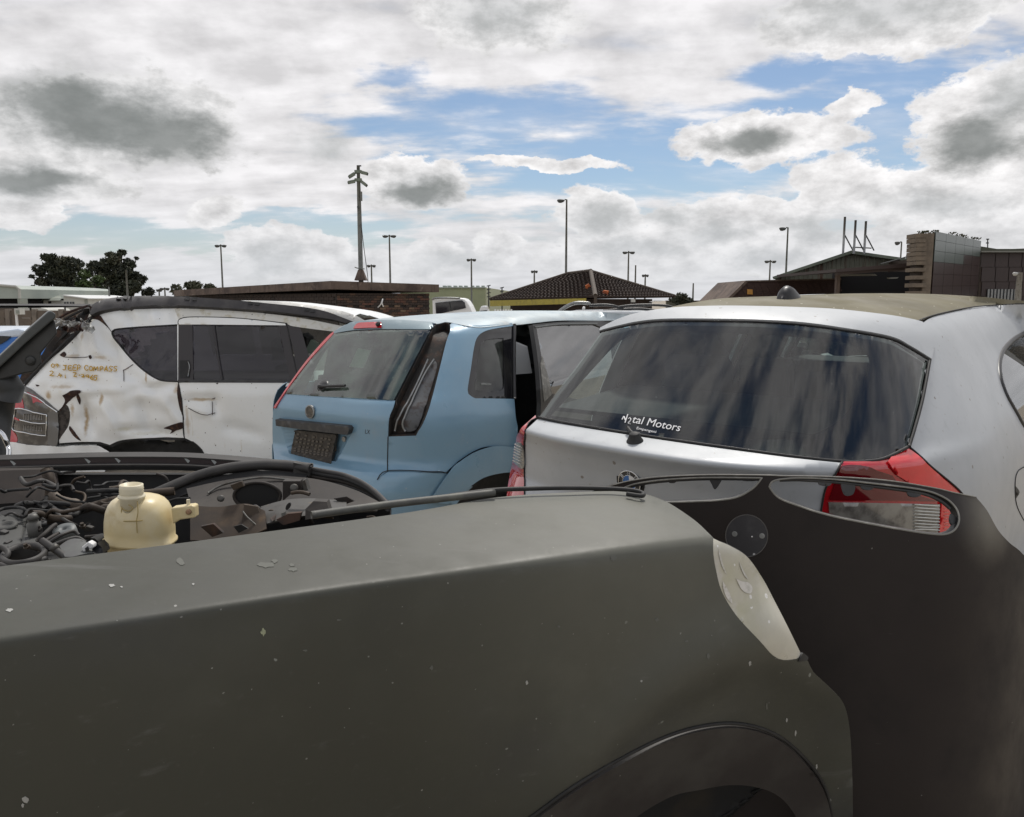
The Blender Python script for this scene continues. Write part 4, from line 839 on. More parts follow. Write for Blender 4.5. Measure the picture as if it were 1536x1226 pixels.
# wreckage behind the quarter: crushed roof edge and tailgate frame
WK = mat('crushed_sheet', (.42, .42, .40), .5, .2, var=[(12, (.20, .19, .18), .42, .68), (22, (.10, .05, .04), .58, .70)], bump=(15, .5, .02))
rw = random.Random(5)
for k in range(13):
    c = P(86 + rw.uniform(0, 46), 480 + rw.uniform(-9, 13), 6.05 + rw.uniform(-.1, .25)); vs = []; L = rw.uniform(.06, .16); wd_ = rw.uniform(.02, .05)
    ang = rw.uniform(-.2, .9)
    for i in range(7):
        s = (i / 6 - .5) * L
        for j in range(3):
            t = (j / 2 - .5) * wd_
            vs.append(c + np.array([s * math.cos(ang) - t * math.sin(ang), rw.uniform(-.03, .03), s * math.sin(ang) + t * math.cos(ang) + rw.uniform(-.015, .015)]))
    mesh('crushed_panel', vs, [(i * 3 + j, i * 3 + j + 1, i * 3 + j + 4, i * 3 + j + 3) for i in range(6) for j in range(2)], (WK, WK, TORN, RUB)[k % 4], car, False, .004)
for L in ([(92, 487), (108, 478), (118, 480), (121, 488)], [(88, 494), (100, 490), (110, 496), (104, 502)], [(97, 479), (118, 468), (130, 463), (135, 458)], [(84, 480), (105, 468), (132, 459)], [(128, 480), (132, 470), (136, 460)], [(113, 492), (116, 483), (112, 474)]):
    MB().tube(cr([P(a, b_, 6.3) for a, b_ in L]), .010, 6).obj('bent_frame', (RUB, TORN)[len(L) % 2], car, True)
# what shows in the open front window
o = MB(); o.prism([P(458, 527, 6.7), P(466, 510, 6.7), P(481, 521, 6.7), P(470, 533, 6.7)], (0, .1, 0)); o.obj('head_restraint', mat('grey_green_vinyl', (.22, .27, .22), .6), car)
for uu in (-.38, .38): seat(JS, car, uu, 2.1, .25, DARKIN, .5)
o = MB(); o.prism([P(461, 532, 7.3), P(500, 505, 7.3), P(500, 560, 7.3), P(466, 560, 7.3)], (0, .1, 0)); o.obj('far_door', JW, car)
# ================================================================== primer-grey car front in the foreground
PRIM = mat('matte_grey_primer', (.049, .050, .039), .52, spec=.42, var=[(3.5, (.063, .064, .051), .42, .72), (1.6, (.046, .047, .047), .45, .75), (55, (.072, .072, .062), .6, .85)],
           spots=[(17, .07, (.20, .21, .19), .5), (34, .06, (.26, .26, .24), .7), (50, .07, (.19, .19, .175), .8), (8, .035, (.42, .42, .34), .3)], streak=((1.5, 22, 30), (.10, .10, .092), .62, .8), bump=(120, .05, .002), rvar=6, blob=[((.44, -.10, .98), .55, (.135, .135, .112), .85), ])  # blob: dust, and the brighter front top of the wing put into the colour
FLAREM = mat('flare_plastic', (.025, .021, .020), .52, var=(6, (.045, .042, .038), .4, .7), spots=[(60, .12, (.28, .27, .25), .06)], bump=(250, .1, .001))
zc_ = table([(-2, 1.02), (0, 1.004), (.33, .998), (.93, .977), (1.05, .955), (1.3, .88), (1.6, .75)], .05)
vn_ = table([(0, 1.46), (.375, 1.46), (.58, 1.42), (.68, 1.28), (.71, 1.235), (.745, 1.19), (.88, 1.10), (.97, 1.07), (1.1, 1.06)], .02, -1, 2)
def nF(u, v, z):
    dz = zc_(v) - z
    side = u - (.010 * np.sin(np.clip(dz, 0, .5) * 6.28) - .34 * np.clip(dz - .04, 0, 1) ** 1.5)
    arch = np.sqrt((v - 1.01) ** 2 + ((z - .42) * 1.0) ** 2); side = side - .030 * np.exp(-((arch - .36) / .07) ** 2)
    topf = (z - (zc_(v) + .19 * (-u) - .35 * u * u))
    F1 = smax(side, topf, .008 + .035 * np.clip(v - .45, 0, 1))
    nose = (v - vn_(z) - .10 * np.clip(-u, -.3, 1)) * .75
    return smax(F1, nose, .10)
NS = Surf((-.51, .795), R(62), nF, .35, 2.6)
car = thing('car_front', 'matt grey car front with its bonnet off and one clouded headlamp, filling the foreground', 'car', NS.W(-.5, .5, 0))
lens_l = [(1070, 807), (1070, 830), (1074, 855), (1083, 888), (1105, 924), (1140, 962), (1160, 984), (1176, 991), (1195, 989)]
flare_o = [(1254, 1420), (1251, 1260), (1247, 1226), (1238, 1183), (1212, 1143), (1167, 1104), (1114, 1086), (1056, 1088), (989, 1108), (900, 1154), (820, 1208), (740, 1280), (690, 1420)]
flare_i = [(905, 1420), (925, 1260), (947, 1226), (1002, 1192), (1047, 1181), (1091, 1174), (1131, 1177), (1167, 1192), (1194, 1226), (1210, 1280), (1215, 1420)]
fo = ol([(-760, 957), (-340, 897), (0, 850), (300, 811), (600, 770.5), (740, 747), (850, 739), (930, 737), (966, 741), (1000, 753), (1040, 779), (1062, 799), (1069, 806)], lens_l, [(1203, 984), (1212, 992), (1220, 1008), (1245, 1032), (1265, 1055), (1274, 1090), (1278, 1150), (1279.5, 1226), (1281, 1420)], flare_o, [(-760, 1420)], step=9)
crl = cr([(-740, 1078), (-330, 1012), (0, 960), (250, 921), (500, 883), (780, 845), (1000, 817), (1060, 810)], False, 6)
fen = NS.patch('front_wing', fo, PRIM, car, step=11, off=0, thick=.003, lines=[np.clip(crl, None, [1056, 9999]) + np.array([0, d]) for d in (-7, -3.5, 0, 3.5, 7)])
CHIPW = mat('chip_white', (.34, .34, .32), .7); CHIPG = mat('dropping_pale_green', (.34, .36, .24), .8, var=(90, (.22, .24, .16), .4, .6)); CHIPD = mat('dust_mark', (.115, .117, .102), .8)
rc_ = random.Random(9)
for cx, cy, rx, ry, m in ((395, 948, 4, 6, CHIPG), (38, 1200, 5, 5, CHIPW), (34, 1208, 2.5, 3, CHIPW), (14, 916, 5, 3, CHIPW), (458, 976, 4, 1.6, CHIPD), (647, 1002, 3, 3, CHIPD), (398, 848, 12, 4.5, CHIPD), (412, 842, 5, 3, CHIPD), (440, 855, 7, 3, CHIPD), (438, 848, 4, 2.5, CHIPD), (270, 843, 7, 5, CHIPD), (168, 879, 5, 2.2, CHIPW), (182, 881, 2, 1.2, CHIPW), (290, 877, 2, 1.4, CHIPW), (790, 1024, 2, 3, CHIPW), (838, 940, 2.2, 1.8, CHIPD), (508, 930, 4, 1.4, CHIPD), (920, 838, 5, 4, CHIPD), (953, 1195, 2, 4, CHIPW), (1118, 1095, 1.6, 3.4, CHIPW), (1193, 1100, 1.5, 4, CHIPW), (1243, 1200, 3, 3, CHIPW), (1180, 1080, 1.4, 3.5, CHIPW), (1150, 1060, 1.2, 5, CHIPD), (1225, 1150, 1.4, 4, CHIPW), (1062, 985, 3, 4, CHIPD), (985, 930, 3, 3, CHIPD), (1125, 995, 2, 4, CHIPW), (1030, 962, 3, 1.6, CHIPD), (962, 1022, 1.8, 1.4, CHIPW)):
    q = ell(cx, cy, rx, ry, 12); q = cx + 0 * q + (q - np.array([cx, cy])) * np.array([[rc_.uniform(.65, 1.25)] for _ in q]) + np.array([0, cy - cx])
    NS.patch('paint_chip', q, m, car, step=3, off=.0006, thick=.0004)
NS.patch('arch_flare', ol([(q[0] - (2 if q[0] > 1200 else 0), q[1] + 4) for q in flare_o], flare_i, step=8), FLAREM, car, step=9, off=.006, thick=.012)
seam(NS, car, [q for q in flare_o], .0035, .001, step=8)
LENS = mat('clouded_lens', (.56, .54, .45), .34, coat=.6, coat_rough=.2, var=[(6, (.46, .45, .30), .46, .72), (10, (.62, .60, .57), .50, .66)], spots=[(60, .3, (.8, .79, .76), .10)], rvar=14)
lensR = [(1204, 985), (1196, 968), (1180, 935), (1162, 900), (1145, 868), (1122, 836), (1098, 820), (1080, 812)]
def hazy(m):
    t = NT(m.node_tree); bs = t.n['Principled BSDF']; out = [n for n in t.n if n.type == 'OUTPUT_MATERIAL'][0]
    tr = t.node('ShaderNodeBsdfTransparent'); tr.inputs[0].default_value = (.9, .9, .84, 1); oc = t.node('ShaderNodeTexCoord').outputs['Object']
    mx = t.node('ShaderNodeMixShader'); t.set(mx.inputs[0], t.mr(t.noise(oc, 11, 6, .6), .35, .65, .84, .98)); t.l.new(tr.outputs[0], mx.inputs[1]); t.l.new(bs.outputs[0], mx.inputs[2]); t.l.new(mx.outputs[0], out.inputs[0])
    return m
hl = NS.patch('headlamp', ol(lens_l, lensR, step=4), hazy(LENS), car, step=6, off=-.001, thick=0)
NS.patch('reflector', ol(lens_l, lensR, step=4), mat('lamp_reflector', (.55, .54, .50), .35, .6, var=(14, (.22, .21, .18), .45, .65)), hl, step=6, off=-.055, thick=.003)
loft('lamp_wall', NS.trace(ol(lens_l, lensR, step=4), -.002), NS.trace(ol(lens_l, lensR, step=4), -.055), mat('lamp_wall_grey', (.10, .10, .092), .5), hl)
for x, y, rr in ((1108, 868, .020), (1150, 940, .015)): disc_on(NS, hl, 'bulb_bowl', (x, y), [(rr, -.050), (rr * .9, -.044), (rr * .4, -.046), (rr * .35, -.020), (rr * .2, -.014)], BAYS if False else GREYMET)
NS.patch('lens_edge', ol([(1203, 979), (1211, 986), (1208, 991), (1196, 992)], step=3), RUB, hl, step=4, off=.002)
PEEL = mat('peeling_lacquer', (.64, .62, .58), .4, var=(60, (.50, .49, .44), .45, .6))
for L in ([(1104, 868), (1112, 872), (1122, 874), (1128, 881), (1126, 890), (1118, 889), (1112, 884), (1108, 877)], [(1078, 822), (1082, 838), (1086, 852), (1090, 862), (1084, 852), (1079, 836)], [(1084, 872), (1094, 890), (1098, 905), (1090, 897), (1085, 884)], [(1109, 842), (1114, 854), (1122, 868), (1118, 866), (1111, 852)]):
    NS.patch('peeled_patch', ol(L + [L[0]], step=2.5), PEEL, hl, step=3, off=.0006, thick=.0004)
NS.patch('arch_liner', ol(flare_i, step=10), mat('liner_black', (.012, .012, .012), .85, var=(5, (.03, .024, .016), .5, .8)), car, step=14, off=-.14)
MB().tube(NS.line([(1000, 1196), (1050, 1205), (1090, 1212), (1130, 1235)], -.10, 8), .012, 8, flat=.5).obj('liner_strut', mat('muddy_strut', (.10, .075, .045), .8), car, True)
# seal along the wing edge
sp = [P(a, b, Y) for a, b, Y in ((467, 773, 1.20), (530, 764, 1.235), (600, 755, 1.275), (680, 746, 1.315), (742, 739, 1.345))]
MB().tube(cr(sp), .0062, 10).obj('wing_seal', mat('grey_rubber', (.075, .075, .068), .6, var=(30, (.12, .12, .10), .4, .7)), car, True)
sp2 = [P(a, b, Y) for a, b, Y in ((650, 748, 1.305), (735, 736, 1.35), (800, 733, 1.38), (860, 732, 1.40), (920, 733.5, 1.42), (950, 736, 1.42), (964, 740, 1.41), (962, 744, 1.39), (940, 741, 1.40))]
MB().tube(cr(sp2), .0042, 8).obj('bonnet_cable', RUB, car, True)
we = cr([(-760, 957), (-340, 897), (0, 850), (300, 811), (600, 770.5), (740, 747), (850, 739), (930, 737), (966, 741)], False, 12)
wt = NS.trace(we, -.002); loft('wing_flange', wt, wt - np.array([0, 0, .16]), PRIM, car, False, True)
# ---- engine bay
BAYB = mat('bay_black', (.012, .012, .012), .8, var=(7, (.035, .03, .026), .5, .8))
BAYG = mat('bay_dusty_metal', (.024, .020, .017), .7, .0, var=[(9, (.046, .039, .032), .45, .72), (5, (.04, .022, .013), .55, .72), (25, (.03, .024, .02), .5, .7)], bump=(30, .2, .004))
BAYBR = mat('bay_brown_metal', (.055, .038, .024), .65, .2, var=[(7, (.03, .023, .018), .42, .65), (20, (.10, .065, .036), .55, .75)], bump=(25, .2, .004))
TOWER = mat('dusty_tower', (.055, .056, .052), .7, .1, var=[(12, (.07, .07, .068), .42, .68), (6, (.16, .12, .065), .55, .72)], bump=(60, .3, .003))
DUSTR = mat('dusty_rubber', (.032, .030, .028), .62, var=(16, (.055, .051, .047), .45, .75))
BAYS = mat('bay_dull_steel', (.11, .108, .10), .55, .4, var=(30, (.05, .04, .03), .45, .7))
def ribbon(name, A, B, m, parent=car, th=.003):
    a = cr([P(*q) for q in A]); b = cr([P(*q) for q in B]); k = min(len(a), len(b))
    return mesh(name, list(a[:k]) + list(b[:k]), [(i, i + 1, k + i + 1, k + i) for i in range(k - 1)], m, parent, True, th)
def hose(name, L, r, m, parent=car, flat=1.0): return MB().tube(cr([P(*q) for q in L]), r, 10, flat=flat).obj(name, m, parent, True)
def plate(name, L, m, th=.012, parent=car, flat=True):
    b = MB(); b.prism([P(*q) for q in L], (0, th, 0)); return b.obj(name, m, parent)
Yf = lambda x: 1.78 - .00012 * x
xs = (-120, 0, 150, 300, 400, 470)
top = [(-500, 693), (-120, 686), (0, 684.5), (150, 680.5), (260, 680.5), (330, 684), (400, 690), (470, 697)]
scut = ribbon('scuttle_top', [(a, b, Yf(a)) for a, b in top], [(a, b + 7, Yf(a) - .035) for a, b in top], DUSTR)
ribbon('scuttle_channel', [(a, b + 6.6, Yf(a) - .030) for a, b in top], [(a, b + 17, Yf(a) - .030) for a, b in top], mat('channel_plum', (.034, .024, .024), .4), scut)
ribbon('channel_lip', [(a, b + 16, Yf(a) - .030) for a, b in top], [(a, b + 19, Yf(a) - .05) for a, b in top], DUSTR, scut)
ribbon('scuttle_face', [(a, b + 19, Yf(a) - .048) for a, b in top], [(a, b + 24, Yf(a) - .045) for a, b in top], RUB, scut)
for x, y in ((18, 695), (130, 692), (175, 691), (279, 691), (319, 693)):
    o = MB(); o.prism([P(x - 3.5, y - 4, Yf(x) - .034), P(x + 0, y - 3.5, Yf(x) - .034), P(x + 6, y + .5, Yf(x) - .034), P(x + 3, y + 4, Yf(x) - .034)], (0, .003, 0)); o.obj('chafe_mark', mat('worn_edge', (.34, .36, .35), .4) if x == 18 else bpy.data.materials['worn_edge'], scut)
plate('clip_rail', [(40, 704, 1.72), (85, 702, 1.72), (88, 709, 1.72), (108, 707, 1.72), (110, 702, 1.72), (190, 700, 1.72), (190, 702.5, 1.72), (113, 705, 1.72), (110, 710.5, 1.72), (86, 712, 1.72), (83, 705, 1.72), (40, 707, 1.72)], BAYG, .008)
# dark well of the bay
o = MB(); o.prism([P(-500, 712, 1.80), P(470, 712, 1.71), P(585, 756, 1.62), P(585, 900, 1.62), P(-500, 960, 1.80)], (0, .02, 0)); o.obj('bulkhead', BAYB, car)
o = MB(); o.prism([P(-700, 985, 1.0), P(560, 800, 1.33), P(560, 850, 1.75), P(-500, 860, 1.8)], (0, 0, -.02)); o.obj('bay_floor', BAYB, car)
plate('bulkhead_panel', [(-60, 708, 1.70), (72, 704, 1.70), (78, 740, 1.66), (60, 752, 1.64), (-60, 760, 1.64)], mat('bulkhead_dusty', (.030, .024, .020), .8, var=(8, (.06, .045, .036), .45, .75)), .03)
ribbon('bulkhead_ledge', [(-60, 766, 1.62), (30, 766, 1.62), (60, 765, 1.62)], [(-60, 780, 1.5), (30, 782, 1.5), (64, 778, 1.5)], BAYB)
hose('pipe', [(68, 705, 1.64), (74, 722, 1.63), (75, 742, 1.63), (72, 760, 1.62)], .010, BAYBR)
hose('hose', [(78, 742, 1.60), (88, 750, 1.59), (104, 755, 1.58), (115, 757, 1.58), (113, 768, 1.58)], .0105, mat('brown_hose', (.105, .082, .062), .7, var=(20, (.16, .13, .10), .45, .7)))
hose('thin_pipe', [(127, 715, 1.64), (112, 720, 1.64), (107, 730, 1.64), (112, 737, 1.64), (126, 741, 1.64), (127, 750, 1.62), (120, 757, 1.6)], .0028, BAYBR)
hose('thin_pipe', [(235, 711, 1.66), (248, 716, 1.66), (254, 728, 1.66)], .0026, BAYG)
hose('thin_pipe', [(70, 745, 1.58), (66, 765, 1.55), (70, 782, 1.5)], .004, BAYB)
hose('brace_bar', [(64, 783, 1.48), (110, 769, 1.50), (160, 754, 1.53), (210, 742, 1.56), (262, 737, 1.58)], .0085, BAYBR)
hose('bay_seal', [(232, 741, 1.60), (262, 728, 1.62), (300, 713, 1.64), (345, 702, 1.65), (390, 697.5, 1.66), (430, 698, 1.66), (466, 703, 1.65)], .0125, DUSTR, flat=.85)
plate('seal_end', [(440, 694, 1.645), (467, 700, 1.645), (464, 715, 1.645), (440, 712, 1.645)], DUSTR, .02)
for k, (dy, r, m) in enumerate(((0, .0055, DUSTR), (5, .0065, RUB), (10, .0055, BAYG), (17, .006, RUB))):
    hose('wing_rim', [(462, 703 + dy, 1.66), (490, 708 + dy, 1.65), (515, 713 + dy * .9, 1.63), (538, 722 + dy * .8, 1.60), (556, 733 + dy * .6, 1.57), (570, 745 + dy * .5, 1.53), (582, 758 + dy * .3, 1.49)], r, m)
ribbon('inner_wing', [(280, 735, 1.60), (340, 722, 1.62), (400, 716, 1.63), (470, 720, 1.62), (530, 736, 1.57), (570, 756, 1.5)], [(290, 772, 1.50), (340, 776, 1.50), (400, 778, 1.49), (470, 772, 1.48), (530, 770, 1.46), (566, 768, 1.44)], BAYG)
iw = ribbon('wing_upper', [(255, 740, 1.61), (300, 725, 1.63), (345, 713, 1.645), (400, 708, 1.65), (460, 713, 1.645)], [(262, 750, 1.60), (300, 735, 1.615), (345, 722, 1.63), (400, 716, 1.635), (460, 721, 1.63)], BAYB)
hose('wing_edge', [(312, 740, 1.57), (330, 729, 1.59), (360, 721, 1.60), (394, 716.5, 1.61), (425, 719, 1.61), (455, 722, 1.60)], .0022, BAYS)
hv = MB(); hv.prism([P(a, b, 1.505 + .0 * a) for a, b in ell(386, 744, 34, 19, 30)], (0, .004, 0)); hv.obj('lamp_cavity', BAYB, car)
hose('cavity_rim', [(a, b, 1.503) for a, b in ell(386, 744, 35, 20, 24)] + [(421, 744, 1.503)], .003, BAYG)
plate('bracket', [(424, 722, 1.50), (450, 722, 1.50), (453, 738, 1.50), (437, 741, 1.50), (424, 752, 1.50)], BAYG, .02)
for x, y, rr in ((442, 732, .0075), (332, 748, .0065)): MB().lathe(P(x, y, 1.495), [(rr, 0), (rr, .006), (rr * .5, .007)], 12, (0, -1, .3)).obj('bolt', BAYS, car, True)
plate('tower_web', [(453, 722, 1.50), (457, 720, 1.50), (462, 736, 1.50), (456, 737, 1.50)], BAYS, .02)
ribbon('chassis_leg', [(286, 760, 1.42), (330, 762, 1.42), (372, 757, 1.42), (398, 768, 1.40)], [(286, 812, 1.36), (330, 812, 1.36), (372, 806, 1.36), (401, 795, 1.35)], BAYBR)
plate('flange', [(366, 757, 1.40), (386, 760, 1.40), (397, 790, 1.38), (376, 797, 1.38), (362, 790, 1.38)], BAYBR, .004)
hose('wire', [(364, 767, 1.39), (372, 777, 1.38), (388, 791, 1.37)], .0014, BAYS)
for a in (((350, 790), (362, 787), (372, 793), (358, 800)), ): plate('opening', [(x, y, 1.352) for x, y in a], RUB, .003)
ribbon('cross_panel', [(392, 762, 1.44), (430, 752, 1.45), (470, 750, 1.45), (520, 754, 1.44)], [(400, 788, 1.37), (432, 780, 1.37), (470, 774, 1.37), (520, 764, 1.37)], mat('grey_panel', (.075, .073, .068), .6, .1, var=[(14, (.04, .035, .03), .45, .7), (30, (.13, .105, .07), .6, .75)]))
hv = MB(); hv.prism([P(a, b, 1.395) for a, b in ell(433, 759, 3, 6, 14, .5)], (0, -.004, 0)); hv.obj('panel_hole', RUB, car)
plate('radiator_mount', [(458, 764, 1.36), (470, 752, 1.37), (490, 753, 1.37), (494, 766, 1.36), (480, 776, 1.35), (458, 780, 1.35)], BAYG, .02)
plate('rusty_cradle', [(414, 780, 1.352), (432, 771, 1.355), (452, 769, 1.355), (449, 781, 1.352), (425, 788, 1.35)], RUSTB, .01)
plate('tower_bracket', [(422, 770, 1.358), (428, 768, 1.358), (428, 776, 1.356), (422, 777, 1.356)], BAYS, .004)
# suspension tower and intake clutter
ribbon('tower_top', [(-300, 770, 1.42), (0, 774, 1.40), (40, 780, 1.40), (62, 790, 1.39)], [(-300, 850, 1.10), (0, 824, 1.20), (30, 822, 1.21), (64, 812, 1.24)], TOWER)
for x, y, rx in ((10, 791, .017),):
    MB().lathe(P(x, y, 1.31), [(rx, 0), (rx, .004), (rx * .6, .006), (rx * .5, .002)], 18, (0, -.25, 1)).obj('top_mount', TOWER, car, True)
sp_ = MB().lathe(P(52, 796, 1.27), [(.010, -.02), (.011, .012), (.008, .014), (.007, .02), (.009, .021), (.006, .028)], 14, (0, -.1, 1)).obj('bleed_screw', BAYS, car, True)
hose('spout', [(52, 781, 1.28), (52, 774, 1.28), (52, 769, 1.28)], .0042, BAYS)
MB().lathe(P(62, 789, 1.28), [(.0085, 0), (.0085, .006), (.0045, .0065), (.004, .001)], 12, (0, -.1, 1)).obj('nut', RUB, car, True)
MB().lathe(P(100, 806, 1.26), [(.0185, -.02), (.0175, .012), (.0168, .0165), (.004, .0166), (.0035, .014)], 24, (0, -.35, 1)).obj('engine_mount', mat('mount_grey', (.10, .11, .11), .55, var=(30, (.25, .26, .25), .5, .75)), car, True)
rg = MB(); rg.tube([P(36 + 31 * math.cos(t) + 5 * math.sin(t), 833 - 13.5 * math.sin(t) - 3 * math.cos(t), 1.14 + .05 * math.sin(t)) for t in np.linspace(0, 2 * math.pi, 41)], .0045, 8, False, flat=1.5); rg.obj('intake_ring', DUSTR, car, True)
hv = MB(); hv.prism([P(36 + 28 * math.cos(t), 835 - 11 * math.sin(t), 1.145) for t in np.linspace(0, 2 * math.pi, 24, endpoint=False)], (0, .002, -.01)); hv.obj('intake_bore', RUB, car)
plate('bore_floor', [(20, 842, 1.15), (60, 832, 1.15), (66, 840, 1.13), (30, 848, 1.13)], TOWER, .003)
for L, r, m in (([(55, 812, 1.22), (66, 802, 1.23), (78, 791, 1.25), (84, 787, 1.26)], .0035, BAYG), ([(60, 818, 1.2), (74, 808, 1.22), (88, 800, 1.24)], .003, BAYG), ([(74, 814, 1.2), (92, 803, 1.21), (110, 797, 1.23), (118, 803, 1.23)], .0028, DUSTR), ([(80, 818, 1.18), (100, 810, 1.19), (116, 807, 1.2), (128, 814, 1.2)], .003, DUSTR),
                ([(63, 811, 1.16), (76, 820, 1.15), (90, 830, 1.14), (103, 840, 1.13)], .0052, DUSTR), ([(50, 843, 1.12), (62, 839, 1.125), (75, 842, 1.12)], .003, DUSTR), ([(-10, 820, 1.14), (4, 822, 1.14), (12, 830, 1.13), (4, 842, 1.12), (-10, 848, 1.12)], .004, DUSTR), ([(0, 848, 1.10), (20, 852, 1.09), (45, 846, 1.10), (70, 838, 1.12)], .0045, DUSTR)):
    hose('bay_arm', L, r, m)
MB().lathe(P(80, 821, 1.145), [(.0062, -.002), (.0066, .002), (.0062, .006)], 12, (.6, 0, -.5)).obj('collar', BAYS, car, True)
ribbon('splash_panel', [(90, 822, 1.17), (105, 812, 1.19), (122, 812, 1.19), (138, 824, 1.18)], [(98, 838, 1.12), (110, 838, 1.12), (126, 834, 1.13), (140, 832, 1.14)], mat('bay_pale_dust', (.10, .105, .10), .7, var=(16, (.08, .08, .08), .42, .65)))
cl = plate('clip', [(122, 821, 1.14), (132, 813, 1.14), (139, 817, 1.14), (140, 822, 1.14), (130, 826, 1.14), (125, 830, 1.14)], WHITEP, .012); bevel(cl, .0015)
plate('connector', [(138, 824, 1.15), (146, 815, 1.15), (153, 822, 1.15), (155, 830, 1.14), (148, 834, 1.14), (140, 830, 1.14)], BLK, .02)
plate('clip_slot', [(127, 823, 1.138), (131, 820, 1.138), (133, 825, 1.138), (129, 828, 1.138)], RUB, .002)
hose('bay_hose', [(140, 818, 1.2), (156, 812, 1.22), (164, 830, 1.2)], .012, BAYB)
hose('bay_rail', [(128, 806, 1.25), (140, 805, 1.25), (150, 804, 1.25)], .003, BAYG)
# more of the clutter
rb = random.Random(21)
for k in range(26):
    x = rb.uniform(-20, 250); y = rb.uniform(712, 775); Y = 1.60 - (y - 712) * .004; L = []
    a = rb.uniform(-.5, .8)
    for j in range(5): L.append((x + j * rb.uniform(9, 17) * math.cos(a), y + j * rb.uniform(5, 11) * math.sin(a) + rb.uniform(-6, 6), Y + rb.uniform(-.03, .03)))
    hose('loom', L, rb.choice((.0022, .003, .0045, .0065)), rb.choice((BAYB, BAYB, DUSTR, BAYBR, RUB)))
for k in range(8):
    x = rb.uniform(0, 150); y = rb.uniform(776, 838); Y = 1.36 - (y - 776) * .0036; s = rb.uniform(3, 8)
    o = plate('bracket', [(x - s, y, Y), (x - s * .3, y - s * .7, Y), (x + s, y - s * .3, Y), (x + s * .8, y + s * .5, Y), (x - s * .4, y + s * .7, Y)], rb.choice((BAYG, BAYBR, DUSTR, TOWER)), rb.uniform(.006, .02)); bevel(o, .0012)
for k in range(5):
    x = rb.uniform(20, 150); y = rb.uniform(782, 836); Y = 1.34 - (y - 776) * .0036
    MB().lathe(P(x, y, Y), [(.0052, 0), (.0052, .004), (.0032, .0045), (.0032, .009)], 6, (rb.uniform(-.3, .3), -.4, 1)).obj('bolt', rb.choice((BAYS, BAYG, BAYBR)), car)
for k in range(10):
    x = rb.uniform(295, 560); y = rb.uniform(738, 778); Y = 1.42
    L = [(x + j * 9, y + j * rb.uniform(-3, 4) + rb.uniform(-3, 3), Y - j * .004) for j in range(4)]
    hose('loom', L, rb.choice((.0018, .0025, .0035)), rb.choice((BAYB, DUSTR, BAYBR)))
for L in ([(300, 790), (320, 786), (335, 800), (318, 806)], [(402, 772), (416, 765), (420, 775), (408, 783)], [(500, 748), (520, 745), (532, 752), (515, 758)], [(345, 728), (362, 722), (366, 730), (350, 736)]):
    o = plate('bracket', [(x, y, 1.345 if y > 780 else 1.43) for x, y in L], rb.choice((BAYBR, RUSTB)), .008); bevel(o, .001)
# coolant bottle
BOT = mat('yellowed_plastic', (.62, .51, .28), .38, spec=.4, var=[(9, (.66, .59, .42), .42, .68), (14, (.42, .31, .13), .52, .74)], bump=(40, .08, .004))
BOTL = mat('pale_neck_plastic', (.66, .60, .44), .38)
Yb = 1.22; k = Yb / F; cb = P(211.5, 812, Yb); vs = []; nn = 40
pf = [(-38, 44), (-5, 46), (0, 48), (1.5, 51), (4.5, 51), (6, 48.2), (20, 48.5), (36, 47.5), (50, 45), (59, 41.5), (66, 36), (70, 30), (73, 22), (74.5, 10)]
for h, r in pf:
    for j in range(nn):
        a = 2 * math.pi * j / nn; ca, sa = math.cos(a), math.sin(a); q = 2 / 2.7
        tilt = -.10 * r * ca if h < 30 else -.04 * r * ca
        vs.append(cb + np.array([r * k * math.copysign(abs(ca) ** q, ca), r * .88 * k * math.copysign(abs(sa) ** q, sa), (h - tilt * -1 * .9) * k]))
bt = mesh('coolant_bottle', vs, [(i * nn + j, i * nn + (j + 1) % nn, (i + 1) * nn + (j + 1) % nn, (i + 1) * nn + j) for i in range(len(pf) - 1) for j in range(nn)] + [list(range((len(pf) - 1) * nn, len(pf) * nn))], BOT, car, True)
bt['label'] = 'yellowed plastic coolant bottle without a cap'
nk = P(197.5, 744, Yb - .022)
MB().lathe(nk, [(.0165, -.03), (.0170, -.004), (.0196, -.002), (.0196, .001), (.0168, .0015), (.0168, .004), (.0176, .005), (.0168, .0065), (.0176, .0085), (.0168, .010), (.0176, .012), (.0168, .0135), (.0170, .0175), (.0145, .0185), (.0140, -.0)], 28, (.03, 0, 1)).obj('bottle_neck', BOTL, bt, True)
b = MB(); b.prism([P(a, c, Yb - .01) for a, c in ((256, 762.5), (287, 758.5), (291.5, 760), (292.5, 777), (270, 780), (259, 787))], (0, .018, 0)); bevel(b.obj('bottle_bracket', BOT, bt), .002)
hose('breather', [(282.5, 760, Yb - .002), (282.5, 754, Yb - .002), (282.3, 749.5, Yb - .002)], .0027, BOTL, bt)
MB().lathe(P(283, 768, Yb - .0105), [(.0045, 0), (.0042, .002), (.002, .0025)], 12, (0, -1, 0)).obj('rivet', mat('rust_rivet', (.30, .18, .10), .6), bt, True)
SEAMB = mat('bottle_grime', (.36, .27, .10), .6)
def onbot(L):
    out = []
    for a, c in L:
        h = 812 - c; r = np.interp(h, [q[0] for q in pf], [q[1] for q in pf]); xx = (a - 211.5) / r; xx = max(-.98, min(.98, xx))
        yy = (1 - abs(xx) ** 2.7) ** (1 / 2.7) * r * .88
        out.append(P(a, c, Yb - yy * k - .0012))
    return out
for L in ([(184, 744), (183, 756), (182, 772), (181, 790), (179, 806)], [(206, 752), (207, 768), (205, 782), (206, 800)], [(174, 783), (186, 782), (200, 782), (214, 781)], [(183, 764), (191, 757), (199, 763), (192, 767), (184, 764)]): MB().tube(cr(onbot(L)), .0008, 5).obj('moulding_line', SEAMB, bt, True)

